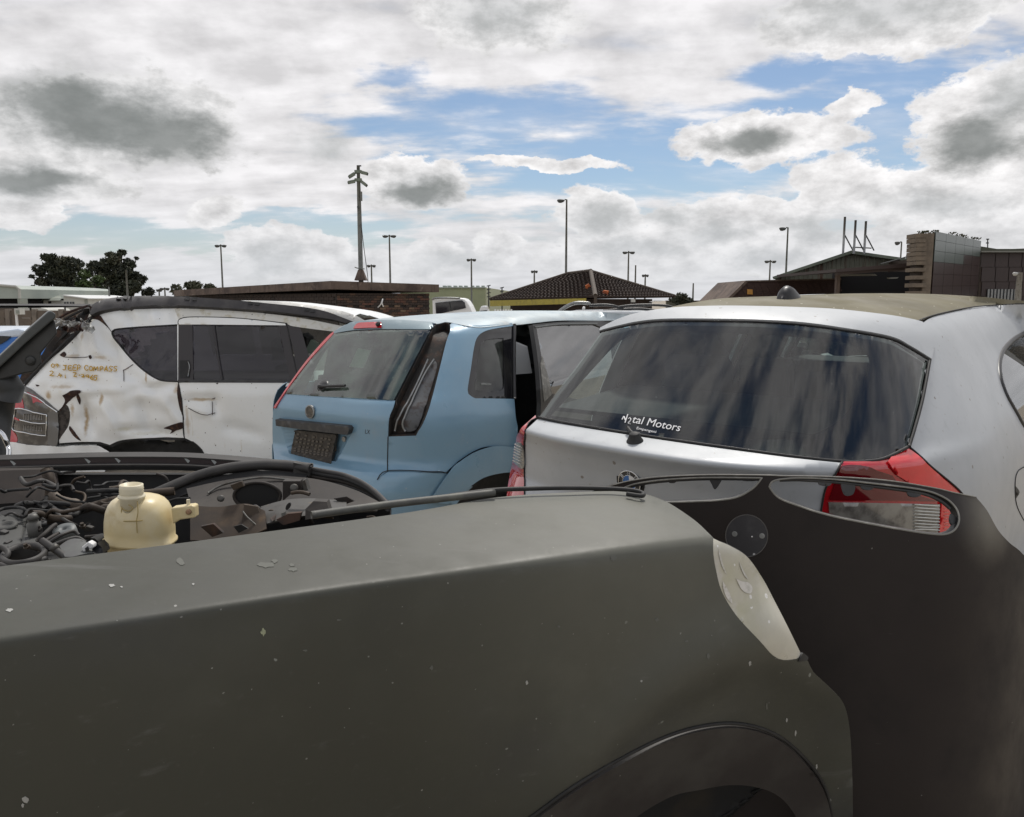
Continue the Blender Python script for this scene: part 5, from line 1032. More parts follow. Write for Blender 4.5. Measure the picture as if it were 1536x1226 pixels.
# ================================================================== loose nose panel leaning on the silver hatchback
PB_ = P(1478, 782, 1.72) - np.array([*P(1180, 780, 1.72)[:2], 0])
PANM = mat('dark_primer_panel', (.016, .0118, .0105), .52, spec=.3, var=[(1.4, (.021, .016, .0145), .4, .7), (5, (.0135, .011, .010), .5, .75)], spots=[(20, .06, (.22, .21, .20), .10), (55, .10, (.16, .15, .14), .04)], streak=((9, 9, 60), (.06, .055, .05), .70, .8), bump=(140, .05, .002), rvar=5, blob=[((PB_[0] + .0, PB_[1], PB_[2]), .12, (.17, .155, .125), .9)])  # blob: highlight on the up-turned corner painted in, along with wear
WORN = mat('worn_edge_primer', (.20, .195, .175), .45, var=(25, (.33, .32, .29), .45, .7))
def pF(u, v, z):
    s = .22 * u * u + .10 * (z - .9) + 2.4 * np.clip(u - .27, 0, 1) ** 2 + np.clip(z - .93 + .30 * u, 0, 1) ** 2 * 3.0
    return s - v
PS = Surf((.615, 1.72), R(14), pF, 1.1, 3.2)
pan = thing('nose_panel', 'loose dark primer nose panel with an eye-shaped lamp opening, leaning on the silver hatchback', 'car panel', PS.W(0, 0, 0))
op1 = ol([(922, 741), (938, 731), (960, 724.5), (1000, 719.5), (1060, 716.5), (1143, 717)], [(1138, 724), (1128, 734), (1106, 746), (1075, 751), (1030, 753), (985, 754), (945, 752)], step=4)
op2 = ol([(1154, 731), (1157, 724), (1168, 719.5), (1200, 717), (1250, 719), (1300, 724), (1380, 734), (1414, 745), (1432, 759), (1439, 775), (1436, 790), (1424, 800), (1400, 801.5), (1340, 792.5), (1250, 775), (1200, 760), (1168, 747), (1154, 731)], step=4)
po = ol([(860, 748), (905, 731), (940, 721.5), (985, 715), (1060, 711.5), (1148, 712), (1175, 713), (1250, 714.5), (1330, 720), (1400, 731), (1440, 741), (1464, 746)], [(1464, 746), (1480, 765), (1497, 795), (1515, 815), (1536, 833), (1580, 890), (1600, 1000), (1605, 1385)], [(880, 1385), (860, 1000)], step=7)
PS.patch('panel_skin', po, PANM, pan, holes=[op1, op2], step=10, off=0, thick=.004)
for op, nm in ((op1, 'grille_rim'), (op2, 'lamp_rim')):
    rim = ringtube(PS, op, .0022, WORN, pan, nm, -.001)
    loft('rim_flange', PS.trace(op, -.001), PS.trace(op, -.018), BLK, rim)
for L in ([(1228, 717), (1248, 719), (1246, 728), (1230, 727)], [(1262, 722), (1283, 725), (1281, 741), (1268, 742)], [(1292, 727), (1312, 729), (1308, 734), (1296, 733)], [(1362, 734), (1384, 738), (1380, 744), (1366, 743)], [(1062, 717), (1082, 717), (1079, 727), (1072, 735), (1067, 727)], [(1000, 720), (1014, 719), (1012, 725), (1003, 725)], [(1110, 717), (1138, 717), (1134, 722), (1114, 722)], [(1430, 770), (1439, 778), (1432, 788), (1428, 780)]):
    PS.patch('fixing_tab', ol(L + [L[0]], step=3), BLK, pan, step=4, off=-.006, thick=.004)
seam(PS, pan, [(1170, 720.5), (1200, 719.5), (1250, 722), (1300, 727), (1380, 737.5), (1412, 749), (1429, 762)], .004, -.008, BLK, 'inner_lip')
seam(PS, pan, [(938, 733), (960, 727), (1000, 722), (1060, 719), (1140, 719.5)], .004, -.008, BLK, 'inner_lip')
seam(PS, pan, [(1464, 746), (1430, 739), (1400, 732), (1330, 721), (1250, 715.5), (1175, 714), (1148, 713), (1060, 712.5), (985, 716), (940, 722.5), (905, 732)], .0016, .0005, WORN, 'worn_top_edge')
BR = mat('badge_seat', (.030, .029, .032), .38, var=(30, (.06, .06, .062), .5, .8), spots=[(80, .3, (.4, .4, .4), .05)])
PS.patch('badge_seat', ell(1120, 804, 31, 31), BR, pan, step=6, off=.0006, thick=.0005)
ringtube(PS, ell(1120, 804, 31.5, 31.5, 48), .0011, WORN if False else mat('seat_ring', (.085, .08, .076), .5), pan, 'seat_ring', .0004)
for x, y in ((1102, 801), (1143, 804)): disc_on(PS, pan, 'badge_peg', (x, y), [(.006, .001), (.006, .0022), (.004, .0024), (.0035, -.002)], GREYMET)
disc_on(PS, pan, 'badge_peg', (1128, 805), [(.0016, .001), (.0014, .003)], WHITEP)

# ================================================================== black bracket at the left edge
ARM = mat('arm_plastic', (.026, .027, .026), .45, var=(12, (.04, .042, .04), .4, .75), bump=(90, .15, .002))
Ya = 1.95
arm = thing('plastic_bracket', 'black plastic bracket arm rising at the left edge in front of the dented white SUV', 'bracket', P(12, 640, Ya))
body_ = [(-20, 560), (0, 541), (40, 503), (70, 478), (82, 480), (84.5, 492), (86, 501), (73, 517), (61, 531), (62, 540), (63, 545), (57, 553), (50, 559), (36, 561), (10, 568), (-20, 575)]
b = MB(); b.prism([P(x, y, Ya) for x, y in body_], (-.043, .07, 0)); bevel(b.obj('arm_body', ARM, arm), .004)
b = MB(); b.prism([P(x, y, Ya - .014) for x, y in [(-25, 556), (0, 533.5), (40, 496), (73, 467), (78, 467), (83.5, 471), (83, 478), (76, 483), (40, 514), (0, 551), (-25, 573)]], (-.057, .095, 0)); bevel(b.obj('arm_ridge', mat('arm_ridge_plastic', (.050, .056, .054), .42, var=(14, (.075, .08, .076), .45, .75)), arm), .006, 3)
MB().lathe(P(46, 541, Ya + .001), [(.012, 0), (.012, .004), (.005, .005)], 20, (0, -1, 0)).obj('pivot_boss', ARM, arm, True)
MB().tube([P(-6, 556, Ya + .035), P(6, 572, Ya + .035), P(16, 585, Ya + .035), P(13, 600, Ya + .035)], [.034, .034, .032, .028], 14).obj('arm_foot', ARM, arm, True)
MB().tube([P(-12, 600, Ya + .035), P(6, 592, Ya + .03), P(20, 579, Ya + .03)], .0035, 6).obj('foot_rim', DUSTR, arm, True)
MB().tube([P(6, 598, Ya + .04), P(2, 640, Ya + .03), P(-2, 690, Ya - .03), P(-2, 690, Ya - .03) * np.array([1, 1, 0])], [.026, .022, .02, .02], 12).obj('stalk', ARM, arm, True)
MB().tube(cr([P(-12, 641, 1.9), P(2, 650, 1.9), P(8, 660, 1.9), P(13, 674, 1.9), P(12, 690, 1.85)]), .006, 8).obj('bright_strip', CHROME, arm, True)
# ================================================================== ground
GZ = -1.5
def gz(y): return float(np.interp(y, [-50, 10.5, 17, 3000], [0, 0, GZ, GZ]))
DIRT = mat('yard_dirt', (.27, .235, .185), .9, var=[(.6, (.33, .29, .225), .4, .7), (8, (.19, .165, .13), .45, .7), (60, (.36, .33, .28), .6, .75)], bump=(30, .5, .03))
ys = [-60, -10, 0, 5, 10.5, 12, 14, 15.5, 17, 30, 80, 300, 2500]; xs_ = [-2500, -200, -40, -10, 0, 10, 40, 200, 2500]
tag(mesh('ground', [(a, b, gz(b)) for b in ys for a in xs_], [(i * 9 + j, i * 9 + j + 1, (i + 1) * 9 + j + 1, (i + 1) * 9 + j) for i in range(len(ys) - 1) for j in range(8)], DIRT, None, True), kind='structure')

# ================================================================== brick store with the camera mast
BRK = [mat('brick_dark_%d' % i if False else n_, c, .85, var=(25, v, .4, .7)) for i, (n_, c, v) in enumerate((('brick_brown', (.105, .062, .040), (.07, .045, .032)), ('brick_sooty', (.040, .029, .024), (.065, .045, .035)), ('brick_tan', (.19, .125, .08), (.12, .08, .055)), ('brick_red', (.13, .06, .04), (.08, .05, .04))))]
MORT = mat('sooty_mortar', (.050, .042, .036), .95, var=(3, (.03, .026, .024), .4, .7))
CONC = mat('stained_concrete', (.13, .095, .075), .9, var=[(1.2, (.07, .05, .042), .42, .66), (5, (.22, .17, .14), .55, .75)], streak=((5, 5, .6), (.045, .03, .026), .55, .72), bump=(20, .4, .02))
bk = thing('brick_building', 'low sooty brick store with a stained flat concrete roof', 'building', P(490, 470, 30) * np.array([1, 1, 0]) + np.array([0, 0, GZ]))
C0 = P(497, 421.5, 30); B0 = P(658.5, 427, 32); A0 = P(272, 435, 41)
ztop = C0[2]
def lay(p, z): return np.array([p[0], p[1], z])
bdir = (B0 - C0)[:2] / np.linalg.norm((B0 - C0)[:2]); nb = np.array([-bdir[1], bdir[0], 0])
rp = [lay(C0, ztop), lay(B0, B0[2]), lay(B0 + nb * 9, B0[2]), lay(A0 + nb * 4, A0[2]), lay(A0, A0[2])]
b = MB(); b.prism([p - np.array([0, 0, .30]) for p in rp], (0, 0, .30)); b.obj('roof_slab', CONC, bk)
cI = C0[:2] + bdir * .28 + nb[:2] * .32; bI = B0[:2] - bdir * .30 + nb[:2] * .32; aI = A0[:2] + (C0 - A0)[:2] / np.linalg.norm((C0 - A0)[:2]) * .5 + np.array([.3, .5])
b = MB(); zb = ztop - .30
b.prism([np.array([*cI, GZ]), np.array([*bI, GZ]), np.array([*(bI + nb[:2] * 8), GZ]), np.array([*(aI + nb[:2] * 3), GZ]), np.array([*aI, GZ])], (0, 0, zb - GZ - .002 - .14)); b.obj('wall_core', MORT, bk)
L = np.linalg.norm(bI - cI); bw, bh = .236, .090; rows = 12; proto = {}
def brick_mesh(w_):
    if w_ not in proto:
        q = MB().box((0, 0, 0), (w_ - .014, .06, bh - .014)); o = q.obj('brick', BRK[0]); proto[w_] = o.data; bpy.data.objects.remove(o)
    return proto[w_]
meshes = {}
ang = math.atan2(bdir[1], bdir[0]); vent_row = 5
for r_ in range(rows):
    zz = zb - .145 - .09 * r_ - bh / 2; x = -.118 if r_ % 2 else 0.0
    i = 0
    while x < L - .02:
        w_ = bw; x0 = max(x, 0); x1 = min(x + w_, L)
        if x1 - x0 > .06:
            wr = round(x1 - x0, 2); mi = rw.choice((0, 0, 1, 1, 1, 2, 3)) if r_ > 4 else rw.choice((0, 1, 1, 1, 1, 3))
            hole = (r_ == vent_row and i % 2 == 1)
            if not hole:
                key = (wr, mi)
                if key not in meshes:
                    q = MB().box((0, 0, 0), (wr - .014, .06, bh - .014)); o = q.obj('brick', BRK[mi]); meshes[key] = o.data; bpy.data.objects.remove(o)
                o = bpy.data.objects.new('brick', meshes[key]); COL.objects.link(o); o.parent = bk
                pos = cI + bdir * (x0 + x1) / 2 - nb[:2] * (.030 + rw.uniform(-.004, .006))
                o.location = Vector((*pos, zz)) - wloc(bk); o.rotation_euler = (0, 0, ang)
        x += w_; i += 1
b = MB(); c = C0[:2] * .5 + A0[:2] * .5
SHADEBRK = mat('shaded_brickwork', (.050, .036, .030), .9, bump=(20, .4, .02), var=(2, (.03, .024, .022), .4, .7))  # side wall lies in shade; that darkness is put into this brick colour
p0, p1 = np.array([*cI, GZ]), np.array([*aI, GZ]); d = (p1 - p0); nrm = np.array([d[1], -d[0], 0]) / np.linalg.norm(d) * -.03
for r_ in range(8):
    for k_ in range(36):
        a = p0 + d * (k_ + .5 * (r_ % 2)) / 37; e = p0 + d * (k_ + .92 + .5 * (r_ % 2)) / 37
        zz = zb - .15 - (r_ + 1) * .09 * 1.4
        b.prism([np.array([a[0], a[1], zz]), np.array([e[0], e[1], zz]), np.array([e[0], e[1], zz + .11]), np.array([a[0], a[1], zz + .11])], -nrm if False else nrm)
tag(b.obj('side_brickwork', SHADEBRK, bk), kind='stuff')
for px_, py_ in ((572, 456),):
    MB().tube(cr([P(567, 461, 30.5), P(571, 457, 30.4), P(574, 449, 30.4), P(573, 455, 30.3), P(575, 460, 30.4)]), .022, 6).obj('cable_tail', WHITEP, bk, True)
b = MB()
MAST = mat('mast_grey', (.16, .165, .15), .55, .3, var=(6, (.10, .10, .09), .45, .7))
DRKM = mat('lamp_dark_metal', (.07, .073, .07), .55, .2)
ms = thing('camera_mast', 'tall grey mast with four surveillance cameras standing on the brick roof', 'mast', P(541.5, 421, 31))
q0 = P(541.5, 417, 31); q1 = P(537.2, 249, 31); q1 = np.array([q0[0], q0[1], q1[2]]); k31 = 31 / F
MB().tube([q0 - np.array([0, 0, .25]), q0 * .5 + q1 * .5, q1], [.095, .085, .06], 12).obj('pole', MAST, ms, True)
b = MB(); s0 = [q0 + np.array([a * .22, c * .22, -.10 * 1]) for a, c in ((-1, -1), (1, -1), (1, 1), (-1, 1))]; s1 = [q0 + np.array([a * .09, c * .09, .30]) for a, c in ((-1, -1), (1, -1), (1, 1), (-1, 1))]
b.add(s0 + s1, [(0, 1, 5, 4), (1, 2, 6, 5), (2, 3, 7, 6), (3, 0, 4, 7), (4, 5, 6, 7), (3, 2, 1, 0)]); b.obj('base', CONC, ms)
MB().tube(cr([q0 + np.array([-.22, 0, .40]), q0 + np.array([-.1, -.1, .36]), q0 + np.array([.16, -.1, .33])]), .02, 6).obj('clamp_bar', MAST, ms, True)
MB().tube(cr([q0 + np.array([.07, -.05, 2.0]), q0 + np.array([.14, -.05, 1.2]), q0 + np.array([.26, -.05, .1]), q0 + np.array([.27, -.05, -.2])]), .014, 6).obj('cable', DRKM, ms, True)
MB().box(q1 + np.array([.10, -.08, -1.12]), (.07, .08, .34)).obj('junction_box', MAST, ms)
MB().box(q1 + np.array([-.03, -.1, -1.52]), (.06, .06, .08)).obj('clip_box', DRKM, ms)
MB().box(q1 + np.array([.03, 0, .0]), (.16, .08, .04)).obj('pole_cap', DRKM, ms)
CAMW = mat('camera_housing', (.17, .20, .15), .5, var=(20, (.10, .11, .09), .45, .7))
for dx, dz, rot in ((-.22, -.36, .55), (.24, -.28, -.25), (-.24, -.60, .2), (.22, -.66, -.65)):
    b = MB(); c = q1 + np.array([dx, -.12, dz]); b.box(c, (.24, .12, .11), 0, 0, -rot * (1)); cm = b.obj('camera', CAMW, ms)
    MB().tube([q1 + np.array([0, -.03, dz + .1]), q1 + np.array([dx * .6, -.08, dz + .07])], .03, 6).obj('camera_arm', CAMW, cm)
    e = c + np.array([math.copysign(.13, dx) * math.cos(rot), 0, -abs(.13 * math.sin(rot)) - .01]); MB().box(e, (.03, .10, .09), 0, 0, -rot).obj('camera_visor', DRKM, cm)
for dz in (-.22, -.52): MB().box(q1 + np.array([0, -.05, dz]), (.26, .12, .11)).obj('camera_yoke', CAMW, ms)

# ================================================================== tall lamp posts
def head(b, c, d, Lh, W, H):
    d = np.asarray(d, float); s = np.cross(d, (0, 0, 1)); vs = []; n = 10
    for t, w_, h in ((0, .35, .3), (.2, .8, .75), (.5, 1, 1), (.8, .95, .95), (1, .5, .4)):
        for j in range(n):
            a = 2 * math.pi * j / n; hh = math.sin(a); hh = hh * (.35 if hh > 0 else 1)
            vs.append(c + d * Lh * t + s * W / 2 * w_ * math.cos(a) + np.array([0, 0, 1]) * H * h * hh)
    fs = [(i * n + j, i * n + (j + 1) % n, (i + 1) * n + (j + 1) % n, (i + 1) * n + j) for i in range(4) for j in range(n)]
    b.add(vs, fs + [list(range(n)), list(range(4 * n, 5 * n))])
def post(px, pyt, Y, kind, wpx, label, group='tall yard lamp posts', pale=False):
    t = P(px, pyt, Y); o = thing('lamp_post', label, 'lamp post', (t[0], t[1], GZ), group); k = Y / F; m = MAST if not pale else GREYMET
    MB().tube([(t[0], t[1], GZ), (t[0], t[1], t[2] * .5), (t[0], t[1], t[2])], [max(.10, k * 1.5), max(.085, k * 1.35), max(.06, k * 1.0)], 8).obj('pole', m, o, True)
    if kind == 'bare': return
    for s in ((-1, 1) if kind == 'double' else (-1,)):
        Lh = wpx * k * (.44 if kind == 'double' else .72); st = wpx * k * (.06 if kind == 'double' else .2)
        MB().tube([t - np.array([0, 0, .02]), t + np.array([s * st, 0, .0])], k * .9, 6).obj('arm', m, o)
        b = MB(); head(b, t + np.array([s * st, 0, -k * 1.0]), (s, -.12, 0), Lh, k * 5, k * 4.2 if kind != 'double' else k * 3.2); b.obj('lamp_head', DRKM if not pale else mat('pale_lamp_head', (.42, .42, .40), .5), o, True)
for a in ((331, 367.5, 75, 'double', 17, 'thin double-headed lamp post standing left of the camera mast'), (584, 353, 70, 'double', 20, 'double-headed lamp post just right of the camera mast'), (557, 397.5, 120, 'double', 13, 'short-looking far lamp post between the mast and the nearest double lamp'),
          (707, 388.5, 80, 'double', 14, 'double-headed lamp post in front of the green warehouse'), (850, 299.5, 60, 'single', 15, 'tallest single-headed lamp post rising over the tiled roof'), (943, 377.5, 95, 'double', 18, 'double-headed lamp post behind the right slope of the tiled roof'),
          (801.5, 406, 130, 'double', 10, 'small far lamp post behind the left slope of the tiled roof'), (968, 412, 140, 'double', 10, 'small far lamp post low behind the right end of the tiled roof'), (953.5, 398, 110, 'bare', 5, 'bare far pole beside the double lamp over the tiled roof'),
          (1040, 425, 130, 'bare', 5, 'thin far pole over the low bush'), (1155.5, 391, 90, 'double', 17, 'lamp post with two raised arms left of the rusty gable'), (1182, 341.5, 65, 'single', 14, 'single-headed lamp post rising behind the rusty gable'),
          (1352.5, 363, 90, 'single', 11, 'single-headed lamp post left of the concrete pillar'), (238.5, 434, 100, 'double', 8, 'small left lamp post of the far pair beside the rounded tree'), (247, 432, 95, 'double', 14, 'wider right lamp post of the far pair beside the rounded tree'), (189, 405, 60, 'bare', 5, 'bare pole in front of the right tall tree'), (163, 430, 70, 'bare', 5, 'short bare pole in front of the left tall tree')):
    post(*a)
post(1530, 409, 20, 'single', 12, 'pale lamp post at the right edge before the dark hall', None, True)

# ================================================================== trees
LEAF = [mat('leaf_dark', (.035, .042, .022), .7), mat('leaf_olive', (.060, .062, .034), .7), mat('leaf_blackish', (.022, .027, .016), .75)]  # three leaf tones, dealt out at random
LEAFG = mat('leaf_green', (.050, .080, .018), .65)
BARK = mat('bark', (.10, .08, .06), .9)
def tree(px0, px1, pyt, Y, clumps, label, name='tall_tree', mats=LEAF, n=620, ls=.25, trunk=True, group=None, seed=1):
    r = np.random.default_rng(seed); k = Y / F; base = P((px0 + px1) / 2, 450, Y)
    t = thing(name, label, 'tree' if name != 'bush' else 'bush', (base[0], base[1], GZ), group); b = MB(); V = []; Fc = []; mi = []
    for cx, cy, rad in clumps:
        c = P(cx, cy, Y) + np.array([0, r.uniform(-1.5, 1.5), 0]); R_ = rad * k * 1.10
        if trunk: b.tube(cr([np.array([base[0] * .85 + c[0] * .15, c[1], GZ + 1.0]), np.array([base[0] * .6 + c[0] * .4, base[1] * .7 + c[1] * .3, (GZ + c[2]) * .5]), c]), [.28, .24, .2, .18, .16, .14, .12, .10, .08, .07, .06, .05, .05][:13], 6) if False else b.tube([np.array([base[0] * .9 + c[0] * .1, base[1], GZ + .2]), np.array([base[0] * .55 + c[0] * .45, base[1], (GZ + c[2]) * .55]), c], [.22, .14, .04], 6)
        m_ = int(n * (rad / 14) ** 2) + 20; mm = int(r.integers(0, 3))
        for _ in range(m_):
            d = r.normal(size=3); d /= np.linalg.norm(d); q = c + d * R_ * np.array([1.15, 1.0, .8]) * r.uniform(.35, 1.0) ** .6
            e1 = r.normal(size=3); e1 /= np.linalg.norm(e1); e2 = np.cross(e1, r.normal(size=3)); e2 /= np.linalg.norm(e2); s = ls * r.uniform(.6, 1.4)
            kk = len(V); V += [q - e1 * s, q - e2 * s * .45, q + e1 * s, q + e2 * s * .45]; Fc.append((kk, kk + 1, kk + 2, kk + 3)); mi.append(mm if r.random() < .7 else int(r.integers(0, 3)))
    if trunk: b.obj('trunk', BARK, t, True)
    o = mesh('crown', V, Fc, mats[0], t, False)
    if len(mats) > 1:
        for m in mats[1:]: o.data.materials.append(m)
        if len(o.data.polygons) == len(mi): o.data.polygons.foreach_set('material_index', [i % len(mats) for i in mi])
    return t
tree(45, 140, 380, 105, [(77, 387, 6), (86, 386, 5), (54, 403, 7), (62, 400, 7), (73, 402, 9), (75, 394, 6), (88, 397, 9), (100, 393, 9), (108, 392, 8), (122, 398, 9), (94, 408, 12), (110, 408, 12), (62, 410, 6), (54, 422, 7), (50, 435, 5), (66, 424, 7), (80, 418, 10), (100, 424, 13), (88, 433, 11), (125, 410, 9), (112, 436, 13), (60, 434, 6), (46, 415, 3), (134, 430, 12), (76, 437, 8)], 'broad dark gum tree, the left of the two tall trees behind the warehouses', seed=3)
tree(140, 220, 375, 100, [(178, 378, 5), (172, 384, 5), (166, 383, 5), (185, 383, 3), (176, 392, 9), (185, 394, 8), (166, 396, 9), (194, 398, 6), (150, 402, 11), (142, 399, 9), (172, 405, 13), (190, 408, 11), (204, 412, 6), (210, 418, 4), (196, 420, 12), (180, 424, 15), (160, 420, 12), (205, 430, 11), (190, 438, 13), (168, 438, 14), (214, 438, 8), (201, 387, 2), (216, 419, 2), (150, 432, 10)], 'tall dark gum tree with a thin top, the right of the two tall trees', seed=5)
tree(118, 150, 405, 80, [(131, 412, 7), (124, 420, 8), (138, 420, 8), (131, 428, 9), (143, 430, 6), (120, 432, 6)], 'small greener bushy tree in front of the two tall gum trees', 'round_tree', [LEAFG, LEAF[0]], 300, .24, seed=8)
tree(250, 325, 423, 85, [(262, 442, 7), (272, 434, 7), (284, 429, 8), (298, 429, 8), (308, 432, 7), (318, 434, 5), (290, 440, 10), (274, 443, 8), (306, 443, 9), (326, 436, 3)], 'low rounded tree half hidden behind the flat concrete roof', 'round_tree', [LEAF[1], LEAF[0]], 300, .25, seed=9)
tree(1000, 1040, 440, 48, [(1008, 449, 6), (1018, 446, 7), (1028, 448, 6), (1036, 452, 6), (1022, 452, 8)], 'dark bush on the skyline between the tiled roof and brown wall', 'bush', [LEAF[0], LEAF[1]], 330, .13, False, seed=12)

# ================================================================== buildings at the left
PALE = mat('pale_sheeting', (.36, .40, .36), .6, var=(.5, (.30, .34, .31), .4, .7)); OFFW = mat('offwhite_wall', (.50, .50, .46), .8, var=(.7, (.42, .42, .38), .45, .7)); DARKO = mat('dark_interior', (.008, .008, .009), .95)
GREYR = mat('grey_roof_sheet', (.27, .29, .25), .65, var=(.6, (.22, .24, .21), .4, .7)); WINDK = mat('window_dark_glass', (.03, .035, .04), .1)
def P3(px, py, Y, z=None): q = P(px, py, Y); return q
def quadbox(b, x0, y0, x1, y1, Y, depth):
    a = P(x0, y0, Y); c = P(x1, y1, Y); return b.prism([np.array([a[0], Y, c[2]]), np.array([c[0], Y, c[2]]), np.array([c[0], Y, a[2]]), np.array([a[0], Y, a[2]])], (0, depth, 0))
def down(b, x0, y0, x1, Y, depth):
    a = P(x0, y0, Y); c = P(x1, y0, Y); return b.prism([np.array([a[0], Y, GZ]), np.array([c[0], Y, GZ]), np.array([c[0], Y, a[2]]), np.array([a[0], Y, a[2]])], (0, depth, 0))
sh = thing('warehouse', 'pale warehouse with a wide dark opening at the far left edge', 'warehouse', P(0, 450, 62) * np.array([1, 1, 0]) + np.array([0, 0, GZ]))
b = MB(); b.prism([P(-160, 424, 62), P(-60, 426, 62), P(0, 428.5, 62), P(24, 430.5, 62), P(28.5, 434, 62), P(29, 448, 62), P(-160, 448, 62)], (0, 14, 0)); b.obj('upper_cladding', PALE, sh)
b = MB(); down(b, -160, 448.2, 28, 63, 12); b.obj('dark_opening', DARKO, sh)
b = MB(); b.tube([P(-160, 423.4, 61.9), P(0, 428, 61.9), P(24, 430, 61.9), P(29, 434, 61.9), P(29.5, 448, 61.9)], .10, 6); b.obj('verge_trim', OFFW, sh)
b = MB(); down(b, 26, 448.2, 29.5, 61.9, 1); b.obj('corner_post', GREYR, sh)
sh = thing('shed', 'low shed with a grey-green roof and off-white wall beside the warehouse', 'shed', P(60, 450, 66) * np.array([1, 1, 0]) + np.array([0, 0, GZ]))
b = MB(); b.prism([P(29, 451, 66), P(29, 437, 70), P(77, 437, 70), P(90, 451, 66)], (0, .3, .2)); b.obj('roof', GREYR, sh)
b = MB(); down(b, 29, 451, 96, 66.3, 8); b.obj('wall', OFFW, sh)
b = MB(); quadbox(b, 72, 452.5, 76, 455.5, 66.2, .2); b.obj('wall_lamp', DARKO, sh)
sh = thing('shed', 'white gabled shed with two small windows before the tall trees', 'shed', P(112, 450, 64) * np.array([1, 1, 0]) + np.array([0, 0, GZ]))
a = [P(95, 444, 64), P(132, 449, 64)]
b = MB(); b.prism([np.array([a[0][0], 64, GZ]), np.array([a[1][0], 64, GZ]), a[1], a[0]], (0, 8, 0)); b.obj('wall', OFFW, sh)
b = MB(); b.prism([P(94, 442.4, 63.8), P(133, 447.6, 63.8), P(133, 449, 63.8), P(94, 444, 63.8)], (0, 8.4, 0)); b.obj('roof', mat('white_roof', (.62, .63, .62), .6), sh)
for x in (96, 104.5):
    b = MB(); quadbox(b, x, 453, x + 6.5, 456.5, 63.95, .1); f = b.obj('window', WINDK, sh)
    b = MB(); quadbox(b, x + 3, 453, x + 3.6, 456.5, 63.9, .05); b.obj('glazing_bar', OFFW, f)
b = MB(); quadbox(b, 126.5, 449.6, 131, 459, 63.95, .1); b.obj('door', GREYR, sh)
cp = thing('carport', 'dark flat carport roof running along the left behind the wall', 'carport', P(40, 460, 30) * np.array([1, 1, 0]) + np.array([0, 0, GZ]))
b = MB(); b.prism([P(-200, 458.3, 30), P(60, 458.6, 30), P(135, 459.6, 32), P(135, 461.2, 32), P(60, 461.2, 30), P(-200, 461.6, 30)], (0, 3, .05)); b.obj('roof', mat('carport_dark', (.035, .033, .032), .7), cp)
for x in (-60, 44, 96): b = MB(); down(b, x, 461, x + 1.6, 30.5, .06); b.obj('post', DRKM, cp)
b = MB(); down(b, -200, 463, 78, 46, .3); tag(b.obj('yard_wall', mat('brown_render', (.12, .095, .075), .9, var=(1, (.09, .07, .055), .4, .7))), 'plain brown far yard wall under the carport roof', 'wall')
wl = thing('precast_wall', 'brown precast concrete wall with posts at the far left', 'wall', P(30, 490, 20) * np.array([1, 1, 0]) + np.array([0, 0, GZ]))
VIB = mat('precast_brown', (.15, .12, .095), .9, var=[(2, (.11, .09, .07), .4, .7), (9, (.20, .165, .13), .55, .75)], bump=(20, .4, .02)); VIBP = mat('precast_post', (.20, .17, .14), .9, var=(4, (.14, .12, .10), .4, .7))
for i, x in enumerate((-150, -110, -70, -30, 10, 50, 90)):
    b = MB(); down(b, x - 3, 464, x + 3, 19.95, .12); b.obj('wall_post', VIBP, wl)
    for r_ in range(4):
        a = P(x + 3, 466 + r_ * 11.5, 20); c = P(x + 37, 466 + r_ * 11.5 + 11.1, 20)
        b = MB(); b.prism([np.array([a[0], 20, c[2]]), np.array([c[0], 20, c[2]]), np.array([c[0], 20, a[2]]), np.array([a[0], 20, a[2]])], (0, .05, 0)); b.obj('wall_panel', VIB, wl)
bx = thing('meter_box', 'small pale box on a thin white post before the precast wall', 'meter box', P(24, 498, 19) * np.array([1, 1, 0]) + np.array([0, 0, GZ]))
b = MB(); quadbox(b, 21, 463, 30, 472, 19, .2); b.obj('box', OFFW, bx); b = MB(); quadbox(b, 23.5, 465.5, 28, 470.5, 18.98, .05); b.obj('box_door', GREYR, bx)
b = MB(); down(b, 22.3, 472, 24.6, 19.05, .05); b.obj('post', WHITEP, bx)
bs = thing('shelter', 'white domed shelter end showing under the carport', 'shelter', P(52, 470, 40) * np.array([1, 1, 0]) + np.array([0, 0, GZ]))
b = MB(); b.prism([np.array([P(32, 470, 40)[0], 40, GZ])] + [P(a, c, 40) for a, c in ((32, 465), (36, 462.5), (60, 462), (70, 464), (74, 468))] + [np.array([P(74, 470, 40)[0], 40, GZ])], (0, 2, 0)); b.obj('shell', OFFW, bs)
for x in (44, 52, 60, 67): b = MB(); quadbox(b, x, 467, x + 4.5, 472, 39.95, .1); b.obj('opening', VIB, bs)

# ================================================================== green warehouse, pickup and tiled house in the middle
GW = mat('green_sheeting', (.30, .33, .20), .65, var=(.4, (.26, .29, .18), .4, .7)); 
gw = thing('warehouse', 'pale green warehouse with roof vents behind the pickup canopy', 'warehouse', P(700, 450, 85) * np.array([1, 1, 0]) + np.array([0, 0, GZ]))
b = MB(); down(b, 600, 432.5, 728, 85, 30); b.obj('wall', GW, gw)
a = P(728, 431.5, 85); b = MB(); b.prism([np.array([a[0], 85, GZ]), np.array([a[0] + 4, 115, GZ]), np.array([a[0] + 4, 115, a[2] - .3]), a], (.05, 0, 0)); b.obj('side_wall', mat('green_side', (.33, .35, .23), .65), gw)
b = MB(); quadbox(b, 598, 430.8, 728.5, 432.4, 84.8, 30.3); b.obj('gutter', PALE, gw)
for x in (664, 671, 680, 688, 696, 706, 714, 722): b = MB(); quadbox(b, x, 428.6, x + 4.5, 430.7, 90, 2); b.obj('roof_vent', PALE, gw)
